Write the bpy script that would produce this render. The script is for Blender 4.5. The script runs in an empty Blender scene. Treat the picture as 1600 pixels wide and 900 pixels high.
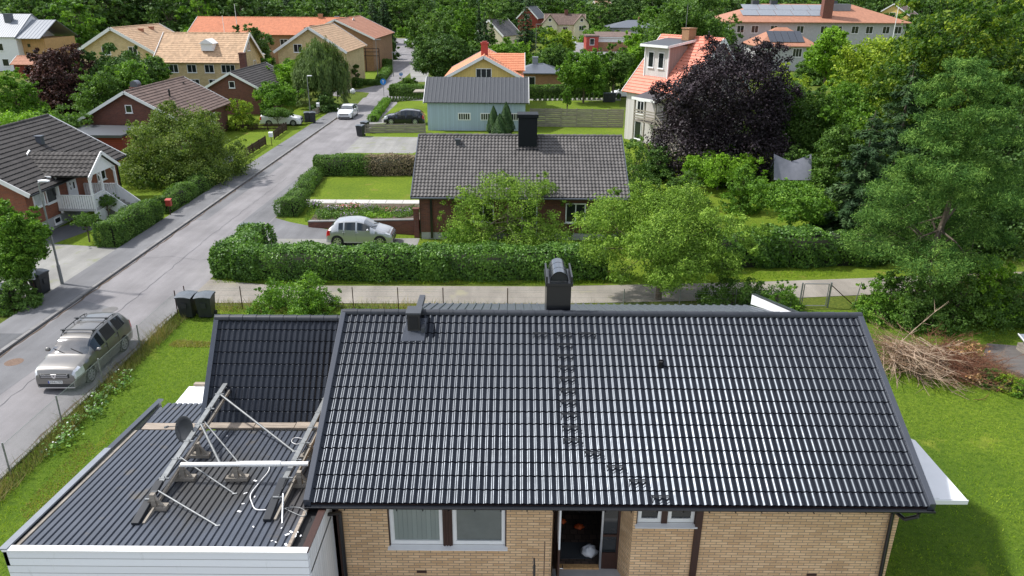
import bpy, math, random
import numpy as np
from mathutils import Vector, Matrix
R = math.radians
sc = bpy.context.scene

# ---------------------------------------------------------------- camera, sky, sun, exposure
CH, CP, CR, CF = 13.8, R(21.8), R(0.4), 1150.0
cam_d = bpy.data.cameras.new('camera'); cam = bpy.data.objects.new('camera', cam_d)
sc.collection.objects.link(cam); sc.camera = cam
cam.location = (0, 0, CH)
cam.matrix_world = Matrix.Translation((0, 0, CH)) @ Matrix.Rotation(math.pi/2 - CP, 4, 'X') @ Matrix.Rotation(CR, 4, 'Z')
cam_d.sensor_width = 36; cam_d.lens = 36*CF/1600; cam_d.clip_end = 6000; cam_d.clip_start = 0.1
SUN_AZ, SUN_EL = (-4.0, 1.1), R(52)      # direction the sunlight comes from, on plan
world = bpy.data.worlds.new('World'); sc.world = world; world.use_nodes = True
wn, wl = world.node_tree.nodes, world.node_tree.links
bg = wn['Background']; bg.inputs['Strength'].default_value = 0.15
sky = wn.new('ShaderNodeTexSky'); sky.sky_type = 'NISHITA'; sky.sun_disc = False
sky.sun_elevation = SUN_EL; sky.sun_rotation = math.atan2(SUN_AZ[0], SUN_AZ[1])
sky.air_density = 1.0; sky.dust_density = 1.5
# broken summer cloud over the whole sky
tc = wn.new('ShaderNodeTexCoord'); mp = wn.new('ShaderNodeMapping'); mp.inputs['Scale'].default_value = (1.5, 1.5, 4.0)
nz = wn.new('ShaderNodeTexNoise'); nz.inputs['Scale'].default_value = 1.6; nz.inputs['Detail'].default_value = 7; nz.inputs['Roughness'].default_value = .55
cr = wn.new('ShaderNodeValToRGB'); cr.color_ramp.elements[0].position = .40; cr.color_ramp.elements[1].position = .60
mx = wn.new('ShaderNodeMix'); mx.data_type = 'RGBA'
wl.new(tc.outputs['Generated'], mp.inputs['Vector']); wl.new(mp.outputs[0], nz.inputs['Vector']); wl.new(nz.outputs['Fac'], cr.inputs[0])
wl.new(cr.outputs[0], mx.inputs['Factor']); wl.new(sky.outputs[0], mx.inputs['A']); mx.inputs['B'].default_value = (6.9, 7.1, 7.6, 1)
wl.new(mx.outputs['Result'], bg.inputs['Color'])
sun_d = bpy.data.lights.new('sun', 'SUN'); sun_o = bpy.data.objects.new('sun', sun_d); sc.collection.objects.link(sun_o)
sun_d.energy = 4.3; sun_d.angle = R(2.5); sun_d.color = (1, .975, .94)
_h = math.hypot(*SUN_AZ)
sdir = Vector((SUN_AZ[0]/_h*math.cos(SUN_EL), SUN_AZ[1]/_h*math.cos(SUN_EL), math.sin(SUN_EL)))
sun_o.rotation_euler = sdir.to_track_quat('Z', 'Y').to_euler()
sun_o.location = (-60, 20, 90)
vs = sc.view_settings; sc.display_settings.display_device = 'sRGB'
vs.view_transform = 'Standard'; vs.look = 'None'; vs.exposure = 0.24; vs.gamma = 1; vs.use_curve_mapping = False
sc.cycles.max_bounces = 6; sc.cycles.diffuse_bounces = 3; sc.cycles.glossy_bounces = 3; sc.cycles.transmission_bounces = 4
sc.cycles.transparent_max_bounces = 6; sc.cycles.caustics_reflective = False; sc.cycles.caustics_refractive = False

# ---------------------------------------------------------------- survey helpers: where a sight line meets a plane of the site
def _ray(px, py):
    u, v = px-800, py-450; c, s = math.cos(CR), math.sin(CR)
    x, y = u*c+v*s, -u*s+v*c
    return Vector((x, CF*math.cos(CP)-y*math.sin(CP), -CF*math.sin(CP)-y*math.cos(CP)))
def G(px, py, z=0.0):
    r = _ray(px, py); t = (z-CH)/r.z; return Vector((r.x*t, r.y*t, z))
def Yp(px, py, y):
    r = _ray(px, py); t = y/r.y; return Vector((r.x*t, y, CH+r.z*t))

# ---------------------------------------------------------------- mesh building
col = sc.collection
def link(o, parent=None):
    col.objects.link(o)
    if parent is not None: o.parent = parent
    return o
class MB:
    def __init__(s): s.v = []; s.f = []; s.m = []; s.sm = []
    def add(s, vs_, fs, m=0, smooth=False):
        b = len(s.v); s.v += [tuple(p) for p in vs_]
        for f in fs: s.f.append(tuple(i+b for i in f)); s.m.append(m); s.sm.append(smooth)
        return s
    def box(s, x0, x1, y0, y1, z0, z1, m=0, M=None):
        p = [(x, y, z) for z in (z0, z1) for y in (y0, y1) for x in (x0, x1)]
        if M is not None: p = [M @ Vector(q) for q in p]
        return s.add(p, [(0,2,3,1),(4,5,7,6),(0,1,5,4),(2,6,7,3),(0,4,6,2),(1,3,7,5)], m)
    def bar(s, a, b, w, h=None, m=0, up=(0,0,1)):      # box section from a to b
        a, b = Vector(a), Vector(b); d = (b-a); L = d.length; d.normalize(); h = h or w
        x = d.cross(Vector(up)); x = x.normalized() if x.length > 1e-4 else Vector((1,0,0)); u = x.cross(d).normalized()
        M = Matrix((x, d, u)).transposed().to_4x4(); M.translation = a
        return s.box(-w/2, w/2, 0, L, -h/2, h/2, m, M)
    def tube(s, a, b, r0, r1=None, n=8, m=0, cap=True, smooth=True):
        a, b = Vector(a), Vector(b); r1 = r0 if r1 is None else r1
        d = (b-a).normalized(); x = d.orthogonal().normalized(); y = d.cross(x)
        pts = [a+(x*math.cos(2*math.pi*i/n)+y*math.sin(2*math.pi*i/n))*r0 for i in range(n)]
        pts += [b+(x*math.cos(2*math.pi*i/n)+y*math.sin(2*math.pi*i/n))*r1 for i in range(n)]
        s.add(pts, [(i, (i+1)%n, n+(i+1)%n, n+i) for i in range(n)], m, smooth)
        if cap: s.add(pts, [tuple(reversed(range(n))), tuple(range(n, 2*n))], m)
        return s
    def path(s, pts, r, n=6, m=0):
        for i in range(len(pts)-1): s.tube(pts[i], pts[i+1], r, r, n, m)
        return s
    def prism(s, poly, vec, m=0):                       # polygon (3d points) swept along vec
        n = len(poly); v = Vector(vec); p = [Vector(q) for q in poly]; q = [a+v for a in p]
        nrm = Vector((0,0,0))
        for i in range(n): nrm += p[i].cross(p[(i+1)%n])
        fs = [tuple(range(n)), tuple(reversed(range(n, 2*n)))] + [((i+1)%n, i, n+i, n+(i+1)%n) for i in range(n)]
        if nrm.dot(v) > 0: fs = [tuple(reversed(f)) for f in fs]
        return s.add(p+q, fs, m)
    def lathe(s, prof, n=16, m=0, M=None, smooth=True):  # prof: (r, z)
        pts = []
        for r, z in prof:
            for i in range(n):
                q = Vector((r*math.cos(2*math.pi*i/n), r*math.sin(2*math.pi*i/n), z)); pts.append(M @ q if M is not None else q)
        fs = [(k*n+i, k*n+(i+1)%n, (k+1)*n+(i+1)%n, (k+1)*n+i) for k in range(len(prof)-1) for i in range(n)]
        fs += [tuple(reversed(range(n))), tuple((len(prof)-1)*n+i for i in range(n))]
        return s.add(pts, fs, m, smooth)
    def grid(s, P, m=0, smooth=True, flip=False):        # P: [rows][cols] points
        r, c = len(P), len(P[0]); pts = [p for row in P for p in row]
        fs = [(i*c+j, i*c+j+1, (i+1)*c+j+1, (i+1)*c+j) for i in range(r-1) for j in range(c-1)]
        if flip: fs = [tuple(reversed(f)) for f in fs]
        return s.add(pts, fs, m, smooth)
    def build(s, name, mats, parent=None, uv=True, bevel=0, sharp=None):
        me = bpy.data.meshes.new(name); me.from_pydata(s.v, [], s.f)
        for mt in (mats if isinstance(mats, (list, tuple)) else [mats]): me.materials.append(mt)
        me.polygons.foreach_set('material_index', s.m); me.polygons.foreach_set('use_smooth', s.sm)
        if uv: box_uv(me)
        me.update()
        if sharp: me.set_sharp_from_angle(angle=R(sharp))
        o = link(bpy.data.objects.new(name, me), parent)
        if bevel:
            b = o.modifiers.new('bevel', 'BEVEL'); b.width = bevel; b.segments = 2; b.limit_method = 'ANGLE'
        return o
def box_uv(me):
    nl, nv, npl = len(me.loops), len(me.vertices), len(me.polygons)
    if not nl: return
    co = np.empty(nv*3); me.vertices.foreach_get('co', co); co = co.reshape(-1, 3)
    vi = np.empty(nl, np.int32); me.loops.foreach_get('vertex_index', vi)
    nr = np.empty(npl*3); me.polygons.foreach_get('normal', nr); nr = np.abs(nr.reshape(-1, 3))
    lt = np.empty(npl, np.int32); me.polygons.foreach_get('loop_total', lt)
    ax = np.repeat(np.argmax(nr*np.array([1, 1, 1.2]), 1), lt); p = co[vi]
    uv = np.where((ax == 0)[:, None], p[:, [1, 2]], np.where((ax == 1)[:, None], p[:, [0, 2]], p[:, [0, 1]]))
    me.uv_layers.new(name='UVMap'); me.uv_layers[0].data.foreach_set('uv', uv.astype(np.float32).ravel())
def tag(o, label=None, cat=None, group=None, kind=None):
    if label: o['label'] = label
    if cat: o['category'] = cat
    if group: o['group'] = group
    if kind: o['kind'] = kind
    return o
def thing(name, label, cat, loc=(0,0,0), rz=0.0, group=None):
    o = bpy.data.objects.new(name, None); o.empty_display_size = .3
    link(o); o.location = loc; o.rotation_euler = (0, 0, rz)
    return tag(o, label, cat, group)
def struct(o): o['kind'] = 'structure'; return o
def copy_tree(o, parent=None):
    c = o.copy(); col.objects.link(c)
    if parent is not None: c.parent = parent
    for ch in list(o.children): copy_tree(ch, c)
    return c
def dup(o, loc, rz=0.0, label=None, scale=None):
    c = copy_tree(o); c.location = loc; c.rotation_euler = (0, 0, rz)
    if label: c['label'] = label
    if scale: c.scale = scale if isinstance(scale, (tuple, list)) else (scale,)*3
    return c

# ---------------------------------------------------------------- materials
def nt(name):
    m = bpy.data.materials.new(name); m.use_nodes = True
    return m, m.node_tree.nodes, m.node_tree.links, m.node_tree.nodes['Principled BSDF']
def noise(n, l, scale, detail=4, src='Object', rough=.6, stretch=None):
    t = n.new('ShaderNodeTexCoord'); z = n.new('ShaderNodeTexNoise'); z.inputs['Scale'].default_value = scale
    z.inputs['Detail'].default_value = detail; z.inputs['Roughness'].default_value = rough
    if stretch:
        mp = n.new('ShaderNodeMapping'); mp.inputs['Scale'].default_value = stretch
        l.new(t.outputs[src], mp.inputs[0]); l.new(mp.outputs[0], z.inputs['Vector'])
    else: l.new(t.outputs[src], z.inputs['Vector'])
    return z.outputs['Fac']
def ramp(n, l, fac, stops):
    r = n.new('ShaderNodeValToRGB'); e = r.color_ramp.elements
    while len(e) < len(stops): e.new(.5)
    for k, (p, c) in enumerate(stops): e[k].position = p; e[k].color = (*c, 1) if len(c) == 3 else c
    l.new(fac, r.inputs[0]); return r.outputs[0]
def bump(n, l, b, fac, strength, dist):
    bp = n.new('ShaderNodeBump'); bp.inputs['Strength'].default_value = strength; bp.inputs['Distance'].default_value = dist
    l.new(fac, bp.inputs['Height']); l.new(bp.outputs[0], b.inputs['Normal'])
def mixc(n, l, fac, a, b, mode='MIX'):
    x = n.new('ShaderNodeMix'); x.data_type = 'RGBA'; x.blend_type = mode
    for sock, val in (('Factor', fac), ('A', a), ('B', b)):
        if isinstance(val, (int, float)): x.inputs[sock].default_value = val
        elif isinstance(val, tuple): x.inputs[sock].default_value = (*val, 1)
        else: l.new(val, x.inputs[sock])
    return x.outputs['Result']
def mat(name, c, rough=.75, metal=0, var=.18, scale=3.0, bmp=0, spec=.5, coat=0, bscale=None, stretch=None, stain=None):
    m, n, l, b = nt(name)
    f = noise(n, l, scale, 5, stretch=stretch)
    lo = tuple(x*(1-var) for x in c); hi = tuple(min(1, x*(1+var)) for x in c)
    cc = ramp(n, l, f, [(.3, lo), (.7, hi)])
    if stain:
        f2 = noise(n, l, stain[1], 6); k = ramp(n, l, f2, [(stain[2], (0,0,0)), (stain[2]+.12, (1,1,1))])
        cc = mixc(n, l, k, cc, stain[0])
    l.new(cc, b.inputs['Base Color'])
    b.inputs['Roughness'].default_value = rough; b.inputs['Metallic'].default_value = metal
    b.inputs['Specular IOR Level'].default_value = spec; b.inputs['Coat Weight'].default_value = coat
    if coat: b.inputs['Coat Roughness'].default_value = .04
    if bmp: bump(n, l, b, noise(n, l, bscale or scale*8, 4), .6, bmp)
    return m
def brick(name, c1, c2, mortar, bw=.26, bh=.075, ms=.009, rough=.85, offset=.5, var=.2, bd=.006):
    m, n, l, b = nt(name)
    t = n.new('ShaderNodeTexCoord'); k = n.new('ShaderNodeTexBrick')
    k.inputs['Scale'].default_value = 1; k.inputs['Brick Width'].default_value = bw; k.inputs['Row Height'].default_value = bh
    k.inputs['Mortar Size'].default_value = ms; k.inputs['Mortar Smooth'].default_value = .1; k.offset = offset
    k.inputs['Color1'].default_value = (*c1, 1); k.inputs['Color2'].default_value = (*c2, 1); k.inputs['Mortar'].default_value = (*mortar, 1)
    l.new(t.outputs['UV'], k.inputs['Vector'])
    f = noise(n, l, 1.3, 6); v = ramp(n, l, f, [(.3, (1-var,)*3), (.7, (1,)*3)])
    f3 = noise(n, l, 40, 3); v2 = ramp(n, l, f3, [(.3, (.86,)*3), (.7, (1,)*3)])
    cc = mixc(n, l, 1.0, k.outputs['Color'], v, 'MULTIPLY'); cc = mixc(n, l, 1.0, cc, v2, 'MULTIPLY')
    l.new(cc, b.inputs['Base Color']); b.inputs['Roughness'].default_value = rough
    inv = n.new('ShaderNodeMath'); inv.operation = 'SUBTRACT'; inv.inputs[0].default_value = 1; l.new(k.outputs['Fac'], inv.inputs[1])
    bump(n, l, b, inv.outputs[0], .8, bd)
    return m
def leafmat(name, dark, base, light, trans=.35, rough=.55, spec=.2, k=1.75):
    dark, base, light = [tuple(min(.8, q*k) for q in c) for c in (dark, base, light)]
    m, n, l, b = nt(name)
    a = n.new('ShaderNodeAttribute'); a.attribute_name = 'tint'
    cc = ramp(n, l, a.outputs['Fac'], [(.1, dark), (.5, base), (.92, light)])
    l.new(cc, b.inputs['Base Color']); b.inputs['Roughness'].default_value = rough; b.inputs['Specular IOR Level'].default_value = spec
    t = n.new('ShaderNodeBsdfTranslucent'); tcx = mixc(n, l, 1.0, cc, (1.0, 1.08, .45), 'MULTIPLY'); l.new(tcx, t.inputs['Color'])
    x = n.new('ShaderNodeMixShader'); x.inputs[0].default_value = trans
    l.new(b.outputs[0], x.inputs[1]); l.new(t.outputs[0], x.inputs[2]); l.new(x.outputs[0], n['Material Output'].inputs['Surface'])
    return m
def grassmat(name, a, b_, c, patch=.25, dry=None, dry_at=.62):
    m, n, l, b = nt(name)
    f1 = noise(n, l, patch, 6); f2 = noise(n, l, 6, 6, rough=.75); f3 = noise(n, l, 30, 3, rough=.8, stretch=(1, .5, 1))
    cc = mixc(n, l, ramp(n, l, f1, [(.35, (0,)*3), (.65, (1,)*3)]), a, b_)
    cc = mixc(n, l, ramp(n, l, f2, [(.4, (0,)*3), (.68, (1,)*3)]), cc, c)
    if dry: cc = mixc(n, l, ramp(n, l, noise(n, l, patch*2.3, 7), [(dry_at, (0,)*3), (dry_at+.12, (1,)*3)]), cc, dry)
    cc = mixc(n, l, 1.0, cc, ramp(n, l, f3, [(.3, (.6,)*3), (.65, (1.1,)*3)]), 'MULTIPLY')
    l.new(cc, b.inputs['Base Color']); b.inputs['Roughness'].default_value = .95; b.inputs['Specular IOR Level'].default_value = .1
    bump(n, l, b, f3, 1.0, .06)
    return m
def asphalt(name, c, speck=.25, patchc=None, crack=True):
    m, n, l, b = nt(name)
    f = noise(n, l, .35, 7); cc = ramp(n, l, f, [(.3, tuple(x*.78 for x in c)), (.7, tuple(x*1.1 for x in c))])
    g = noise(n, l, 55, 2, rough=.9); cc = mixc(n, l, 1.0, cc, ramp(n, l, g, [(.3, (1-speck,)*3), (.7, (1+speck*.4,)*3)]), 'MULTIPLY')
    s = noise(n, l, .7, 5, stretch=(1.6, .18, 1)); cc = mixc(n, l, 1.0, cc, ramp(n, l, s, [(.35, (.8,)*3), (.7, (1.07,)*3)]), 'MULTIPLY')
    if patchc: cc = mixc(n, l, ramp(n, l, noise(n, l, .9, 6), [(.56, (0,)*3), (.66, (1,)*3)]), cc, patchc)
    l.new(cc, b.inputs['Base Color']); b.inputs['Roughness'].default_value = .88; b.inputs['Specular IOR Level'].default_value = .25
    bump(n, l, b, g, .5, .01)
    return m
def tilemat(name, c, rough=.35, spec=.5, lichen=None, at=.66, var=.12, coat=0):
    m, n, l, b = nt(name)
    cc = ramp(n, l, noise(n, l, 1.5, 6), [(.3, tuple(x*(1-var) for x in c)), (.7, tuple(x*(1+var) for x in c))])
    t = n.new('ShaderNodeTexCoord')
    vo = n.new('ShaderNodeTexVoronoi'); vo.inputs['Scale'].default_value = 3.1; l.new(t.outputs['Object'], vo.inputs['Vector'])
    cc = mixc(n, l, .12 if not lichen else .3, cc, mixc(n, l, 1.0, ramp(n, l, vo.outputs['Color'], [(0, (.3,)*3), (1, (1.7,)*3)]), c, 'MULTIPLY'))
    if lichen: cc = mixc(n, l, ramp(n, l, noise(n, l, 7, 8, rough=.75), [(at, (0,)*3), (at+.08, (1,)*3)]), cc, lichen)
    l.new(cc, b.inputs['Base Color']); b.inputs['Roughness'].default_value = rough; b.inputs['Specular IOR Level'].default_value = spec
    b.inputs['Coat Weight'].default_value = coat; b.inputs['Coat Roughness'].default_value = .12
    rr = n.new('ShaderNodeMapRange'); rr.inputs['To Min'].default_value = rough*.7; rr.inputs['To Max'].default_value = min(1, rough*1.5)
    l.new(noise(n, l, 5, 5), rr.inputs[0]); l.new(rr.outputs[0], b.inputs['Roughness'])
    return m
M = {}
M['asphalt'] = asphalt('road asphalt', (.27, .258, .262))
M['asphalt_dark'] = asphalt('new asphalt', (.13, .133, .14))
M['asphalt_mid'] = asphalt('pavement asphalt', (.205, .205, .212))
M['gravel'] = asphalt('gravel', (.33, .30, .26), .4, patchc=(.27, .25, .18))
M['concrete'] = asphalt('concrete drive', (.31, .305, .285), .2, patchc=(.22, .23, .16))
M['kerb'] = brick('kerb stone', (.27, .265, .26), (.22, .215, .21), (.08, .08, .08), 6, 1.0, .02)
M['iron'] = mat('cast iron cover', (.14, .135, .13), .7, .2)
M['paving'] = brick('paving slabs', (.62, .6, .56), (.5, .49, .46), (.2, .2, .18), 1.2, 1.2, .02)
M['lawn'] = grassmat('lawn', (.15, .22, .02), (.22, .30, .025), (.085, .15, .016), .3, dry=(.26, .24, .055), dry_at=.6)
M['lawn_lush'] = grassmat('lush lawn', (.10, .175, .018), (.19, .275, .026), (.06, .12, .014), .2, dry=(.30, .34, .05), dry_at=.62)
M['meadow'] = grassmat('rough grass', (.11, .155, .022), (.17, .20, .035), (.065, .105, .018), .12, dry=(.22, .19, .06))
M['soil'] = mat('soil', (.09, .065, .045), .95, var=.4, scale=6, bmp=.02)
M['brick_tan'] = brick('tan brick', (.95, .66, .385), (.72, .455, .24), (.36, .27, .19), .27, .076, .009)
M['brick_red'] = brick('dark red brick', (.24, .075, .045), (.15, .05, .035), (.16, .12, .10))
M['brick_orange'] = brick('orange red brick', (.36, .105, .05), (.27, .075, .04), (.24, .17, .12))
M['brick_yellow'] = brick('pale yellow brick', (.80, .62, .33), (.68, .5, .25), (.5, .42, .28), .3, .12)
M['brick_brown'] = brick('brown brick', (.48, .26, .13), (.38, .2, .1), (.25, .17, .11), .3, .12)
M['wood_red'] = brick('red timber', (.30, .05, .03), (.25, .04, .03), (.12, .025, .02), 6, .16, .012)
M['wood_grey'] = mat('weathered grey timber', (.27, .24, .2), .85, var=.35, scale=2, bmp=.003, stretch=(1, 1, 9))
M['wood_brown'] = mat('dark brown timber', (.045, .018, .012), .55, var=.3, scale=5, stretch=(8, 8, 1))
M['wood_pale'] = mat('weathered planks', (.30, .25, .2), .85, var=.35, scale=3, stretch=(.6, 6, 3), bmp=.002)
def boards(name, c, gap, w=.14, vertical=True, dirt=None, rough=.6):
    m, n, l, b = nt(name); t = n.new('ShaderNodeTexCoord'); sp = n.new('ShaderNodeSeparateXYZ'); l.new(t.outputs['UV'], sp.inputs[0])
    k = n.new('ShaderNodeMath'); k.operation = 'DIVIDE'; k.inputs[1].default_value = w; l.new(sp.outputs['X' if vertical else 'Y'], k.inputs[0])
    fr = n.new('ShaderNodeMath'); fr.operation = 'FRACT'; l.new(k.outputs[0], fr.inputs[0])
    g = ramp(n, l, fr.outputs[0], [(0, (0,)*3), (.09, (1,)*3)])
    fl = n.new('ShaderNodeMath'); fl.operation = 'FLOOR'; l.new(k.outputs[0], fl.inputs[0])
    wn_ = n.new('ShaderNodeTexWhiteNoise'); wn_.noise_dimensions = '1D'; l.new(fl.outputs[0], wn_.inputs['W'])
    cc = mixc(n, l, ramp(n, l, wn_.outputs['Value'], [(0, (0,)*3), (1, (1,)*3)]), tuple(x*.88 for x in c), c)
    if dirt: cc = mixc(n, l, ramp(n, l, noise(n, l, 3, 7, rough=.75, stretch=(1.5, 1.5, .35)), [(.6, (0,)*3), (.72, (1,)*3)]), cc, dirt)
    cc = mixc(n, l, g, gap, cc)
    l.new(cc, b.inputs['Base Color']); b.inputs['Roughness'].default_value = rough; bump(n, l, b, g, .8, .012)
    return m
M['clad_white'] = boards('white cladding', (.84, .86, .90), (.2, .21, .23), .19, False, dirt=(.66, .68, .70))
M['clad_white_v'] = boards('white boards', (.78, .78, .78), (.35, .35, .36), .14)
M['clad_blue'] = boards('pale blue boards', (.42, .53, .61), (.2, .28, .34), .2, dirt=(.3, .38, .42), rough=.8)
M['clad_yellow'] = boards('yellow boards', (.72, .52, .17), (.4, .28, .08), .22)
M['clad_pink'] = boards('pale pink grey boards', (.62, .585, .56), (.3, .26, .24), .22)
M['clad_brown'] = boards('taupe boards', (.36, .28, .25), (.2, .15, .13), .16)
M['white'] = mat('white paint', (.8, .8, .79), .5, var=.04)
M['render_white'] = mat('white render', (.75, .76, .78), .8, var=.04)
M['render_grey'] = mat('grey render', (.42, .42, .42), .85, var=.1)
M['cream'] = mat('cream render', (.66, .58, .42), .85, var=.08)
M['yellow_paint'] = mat('yellow paint', (.7, .5, .15), .8, var=.08)
M['timber_orange'] = mat('larch boards', (.5, .3, .13), .8, var=.3, stretch=(5, 5, .5))
M['tile_black'] = tilemat('glossy black roof tile', (.014, .0155, .021), .27, .36)
M['tile_black'].node_tree.nodes['Principled BSDF'].inputs['Specular Tint'].default_value = (.78, .88, 1, 1)
M['tile_grey'] = tilemat('dark grey concrete tile', (.055, .05, .047), .75, .3, lichen=(.2, .18, .13), at=.68, var=.35)
M['tile_brown'] = tilemat('weathered brown concrete tile', (.085, .078, .074), .5, .45, lichen=(.24, .21, .17), at=.64, var=.35)
M['tile_redbrown'] = tilemat('red brown concrete tile', (.15, .105, .088), .8, .3, lichen=(.27, .2, .16), at=.64, var=.3)
M['tile_orange'] = tilemat('orange clay tile', (.61, .24, .13), .7, .3, var=.15)
M['tile_deep'] = tilemat('deep orange clay tile', (.50, .19, .10), .75, .3, var=.15)
M['tile_salmon'] = tilemat('salmon clay tile', (.68, .25, .175), .65, .3, var=.1)
M['tile_sand'] = tilemat('faded sand orange tile', (.47, .315, .195), .8, .3, lichen=(.38, .24, .15), at=.68, var=.12)
M['tile_terracotta'] = tilemat('terracotta tile', (.37, .175, .11), .75, .3, var=.15)
M['sheet_dark'] = mat('dark blue grey sheet metal', (.085, .095, .115), .36, .0, var=.1, spec=.6)
M['sheet_garage'] = mat('weathered dark roof sheet', (.066, .076, .096), .42, 0, var=.15, scale=1.2, spec=.5, stain=((.125, .11, .085), 1.1, .60))
M['sheet_grey'] = mat('grey sheet metal', (.055, .06, .068), .5, 0, var=.08)
M['sheet_light'] = mat('light grey sheet metal', (.22, .24, .27), .5, 0, var=.08)
M['black_metal'] = mat('black metal', (.012, .013, .016), .28, 0, var=.1, spec=.6)
M['galv'] = mat('galvanised steel', (.24, .25, .25), .5, .4, var=.2, scale=8)
M['alu'] = mat('aluminium', (.6, .62, .64), .35, .85, var=.1)
M['verge'] = mat('dark coated flashing', (.06, .068, .085), .24, .3, var=.05, spec=.8)
M['canopy_white'] = mat('white canopy sheet', (.82, .83, .84), .4, var=.03)
M['glass'] = mat('dark window glass', (.02, .024, .026), .04, 0, var=.1, spec=.7)
M['windscreen'] = mat('windscreen glass', (.05, .06, .07), .05, .35, var=.3, spec=1, coat=1)
M['glass_blind'] = mat('glass before a pale blind', (.27, .30, .28), .05, 0, var=.04, spec=.6, coat=.6)
M['glass_blind'] = boards('glass before a slatted blind', (.27, .31, .285), (.21, .25, .23), .11, rough=.08)
M['glass_green'] = mat('glass before a green blind', (.11, .13, .125), .05, 0, var=.12, spec=.6, coat=.6)
M['curtain'] = mat('glass before white curtains', (.45, .47, .47), .1, 0, var=.15, spec=.5)
M['solar'] = mat('solar panel glass', (.03, .035, .045), .1, 0, var=.1, spec=.8, coat=.5)
M['bark'] = mat('bark', (.12, .095, .07), .9, var=.35, scale=6, stretch=(4, 4, 1), bmp=.01)
M['bark_pale'] = mat('pale twigs', (.38, .28, .2), .85, var=.25, scale=6)
M['bark_rust'] = mat('rust brown twigs', (.15, .06, .03), .9, var=.35, scale=6)
M['twig_brown'] = mat('dead brush', (.24, .15, .09), .9, var=.3)
M['rubber'] = mat('black rubber', (.018, .018, .019), .8, var=.1)
M['plastic'] = mat('black plastic', (.022, .025, .028), .45, var=.15)
M['chrome'] = mat('chrome', (.75, .76, .78), .15, 1, var=.02)
M['headlight'] = mat('headlight glass', (.6, .62, .66), .08, .2, var=.2, spec=.8)
M['red_light'] = mat('red lamp glass', (.45, .02, .02), .15, var=.05)
M['red'] = mat('red paint', (.38, .05, .035), .5, var=.1)
M['orange'] = mat('orange plastic', (.75, .13, .03), .4, var=.05)
M['blue_sign'] = mat('blue sign enamel', (.02, .22, .62), .4, var=.03)
M['dish'] = mat('dark dish paint', (.012, .015, .02), .6, var=.1)
M['rust'] = mat('rusty iron', (.16, .105, .075), .9, var=.3, scale=12)
M['cloth_grey'] = mat('grey mesh cloth', (.24, .245, .29), .8, var=.1)
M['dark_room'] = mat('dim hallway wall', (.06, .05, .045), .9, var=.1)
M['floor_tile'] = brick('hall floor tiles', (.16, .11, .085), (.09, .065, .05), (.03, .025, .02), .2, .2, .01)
M['mat_grey'] = mat('grey doormat', (.05, .055, .06), .95, var=.2, scale=30)
M['plate'] = mat('number plate white', (.75, .75, .73), .4, var=.02)
M['plate_blue'] = mat('number plate blue', (.02, .06, .35), .4, var=.02)
def paint(name, c, metal=.5, rough=.3): return mat(name, c, rough, metal, var=.03, spec=.5, coat=.8)
M['p_bronze'] = paint('champagne bronze car paint', (.20, .192, .18), .6, .34)
M['p_silver'] = paint('silver car paint', (.46, .47, .48), .6, .34)
M['p_white'] = paint('white car paint', (.8, .81, .82), 0, .3)
M['p_navy'] = paint('dark blue car paint', (.012, .015, .028), .4, .25)
M['p_grey'] = paint('grey car paint', (.2, .21, .23), .6, .3)
# foliage
M['l_apple'] = leafmat('apple leaves', (.035, .06, .012), (.095, .165, .024), (.22, .31, .055), .32, .7, .12)
M['l_green'] = leafmat('green leaves', (.03, .07, .01), (.07, .145, .018), (.14, .24, .03))
M['l_mid'] = leafmat('mid green leaves', (.025, .055, .012), (.06, .115, .022), (.115, .19, .04))
M['l_dark'] = leafmat('dark green leaves', (.018, .042, .01), (.042, .085, .018), (.085, .145, .03), .22)
M['l_oak'] = leafmat('dark leaves with painted yellow highlights', (.015, .035, .007), (.04, .085, .010), (.17, .22, .02))  # light tint paints the yellow sunlit clumps into the leaf colour
M['l_olive'] = leafmat('olive green leaves', (.03, .055, .012), (.08, .12, .022), (.16, .2, .05))
M['l_yellow'] = leafmat('yellow green leaves', (.045, .09, .01), (.13, .195, .018), (.27, .32, .03), .35)
M['l_lime'] = leafmat('lime green leaves', (.05, .10, .01), (.11, .21, .018), (.2, .33, .03), .35)
M['l_hedge'] = leafmat('glossy hedge leaves', (.02, .05, .01), (.05, .11, .015), (.12, .22, .035), .25, .45, .3)
M['l_purple'] = leafmat('copper beech leaves', (.006, .005, .006), (.016, .011, .014), (.038, .027, .033), .1, .5, .25)
M['l_copper'] = leafmat('dark red leaves', (.012, .008, .008), (.035, .018, .016), (.085, .035, .03), .15)
M['l_pine'] = leafmat('pine needles', (.008, .026, .006), (.045, .10, .02), (.15, .24, .05), .2, .7, .1)
M['l_spruce'] = leafmat('spruce needles', (.010, .026, .009), (.025, .055, .017), (.055, .095, .028), .1, .6, .25)
M['l_willow'] = leafmat('willow leaves', (.03, .055, .015), (.07, .11, .03), (.12, .17, .05))
M['l_dry'] = leafmat('dry hedge twigs', (.06, .045, .03), (.13, .10, .06), (.2, .17, .10), .1)
M['l_weed'] = leafmat('rough grass and weeds', (.05, .06, .02), (.12, .12, .04), (.25, .19, .09), .3)
M['l_grass'] = leafmat('grass blades', (.045, .10, .008), (.12, .20, .014), (.25, .31, .035), .4)
M['l_straw'] = leafmat('straw grass', (.16, .15, .05), (.28, .26, .08), (.4, .36, .14), .4, k=1)
M['l_flower'] = leafmat('flowers', (.5, .1, .08), (.5, .22, .3), (.6, .45, .6), .3)
M['l_mauve'] = leafmat('mauve flowers', (.16, .11, .2), (.25, .18, .32), (.4, .32, .48), .3)
M['l_white'] = leafmat('white flowers', (.4, .42, .36), (.6, .62, .55), (.8, .8, .75), .2)
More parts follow.
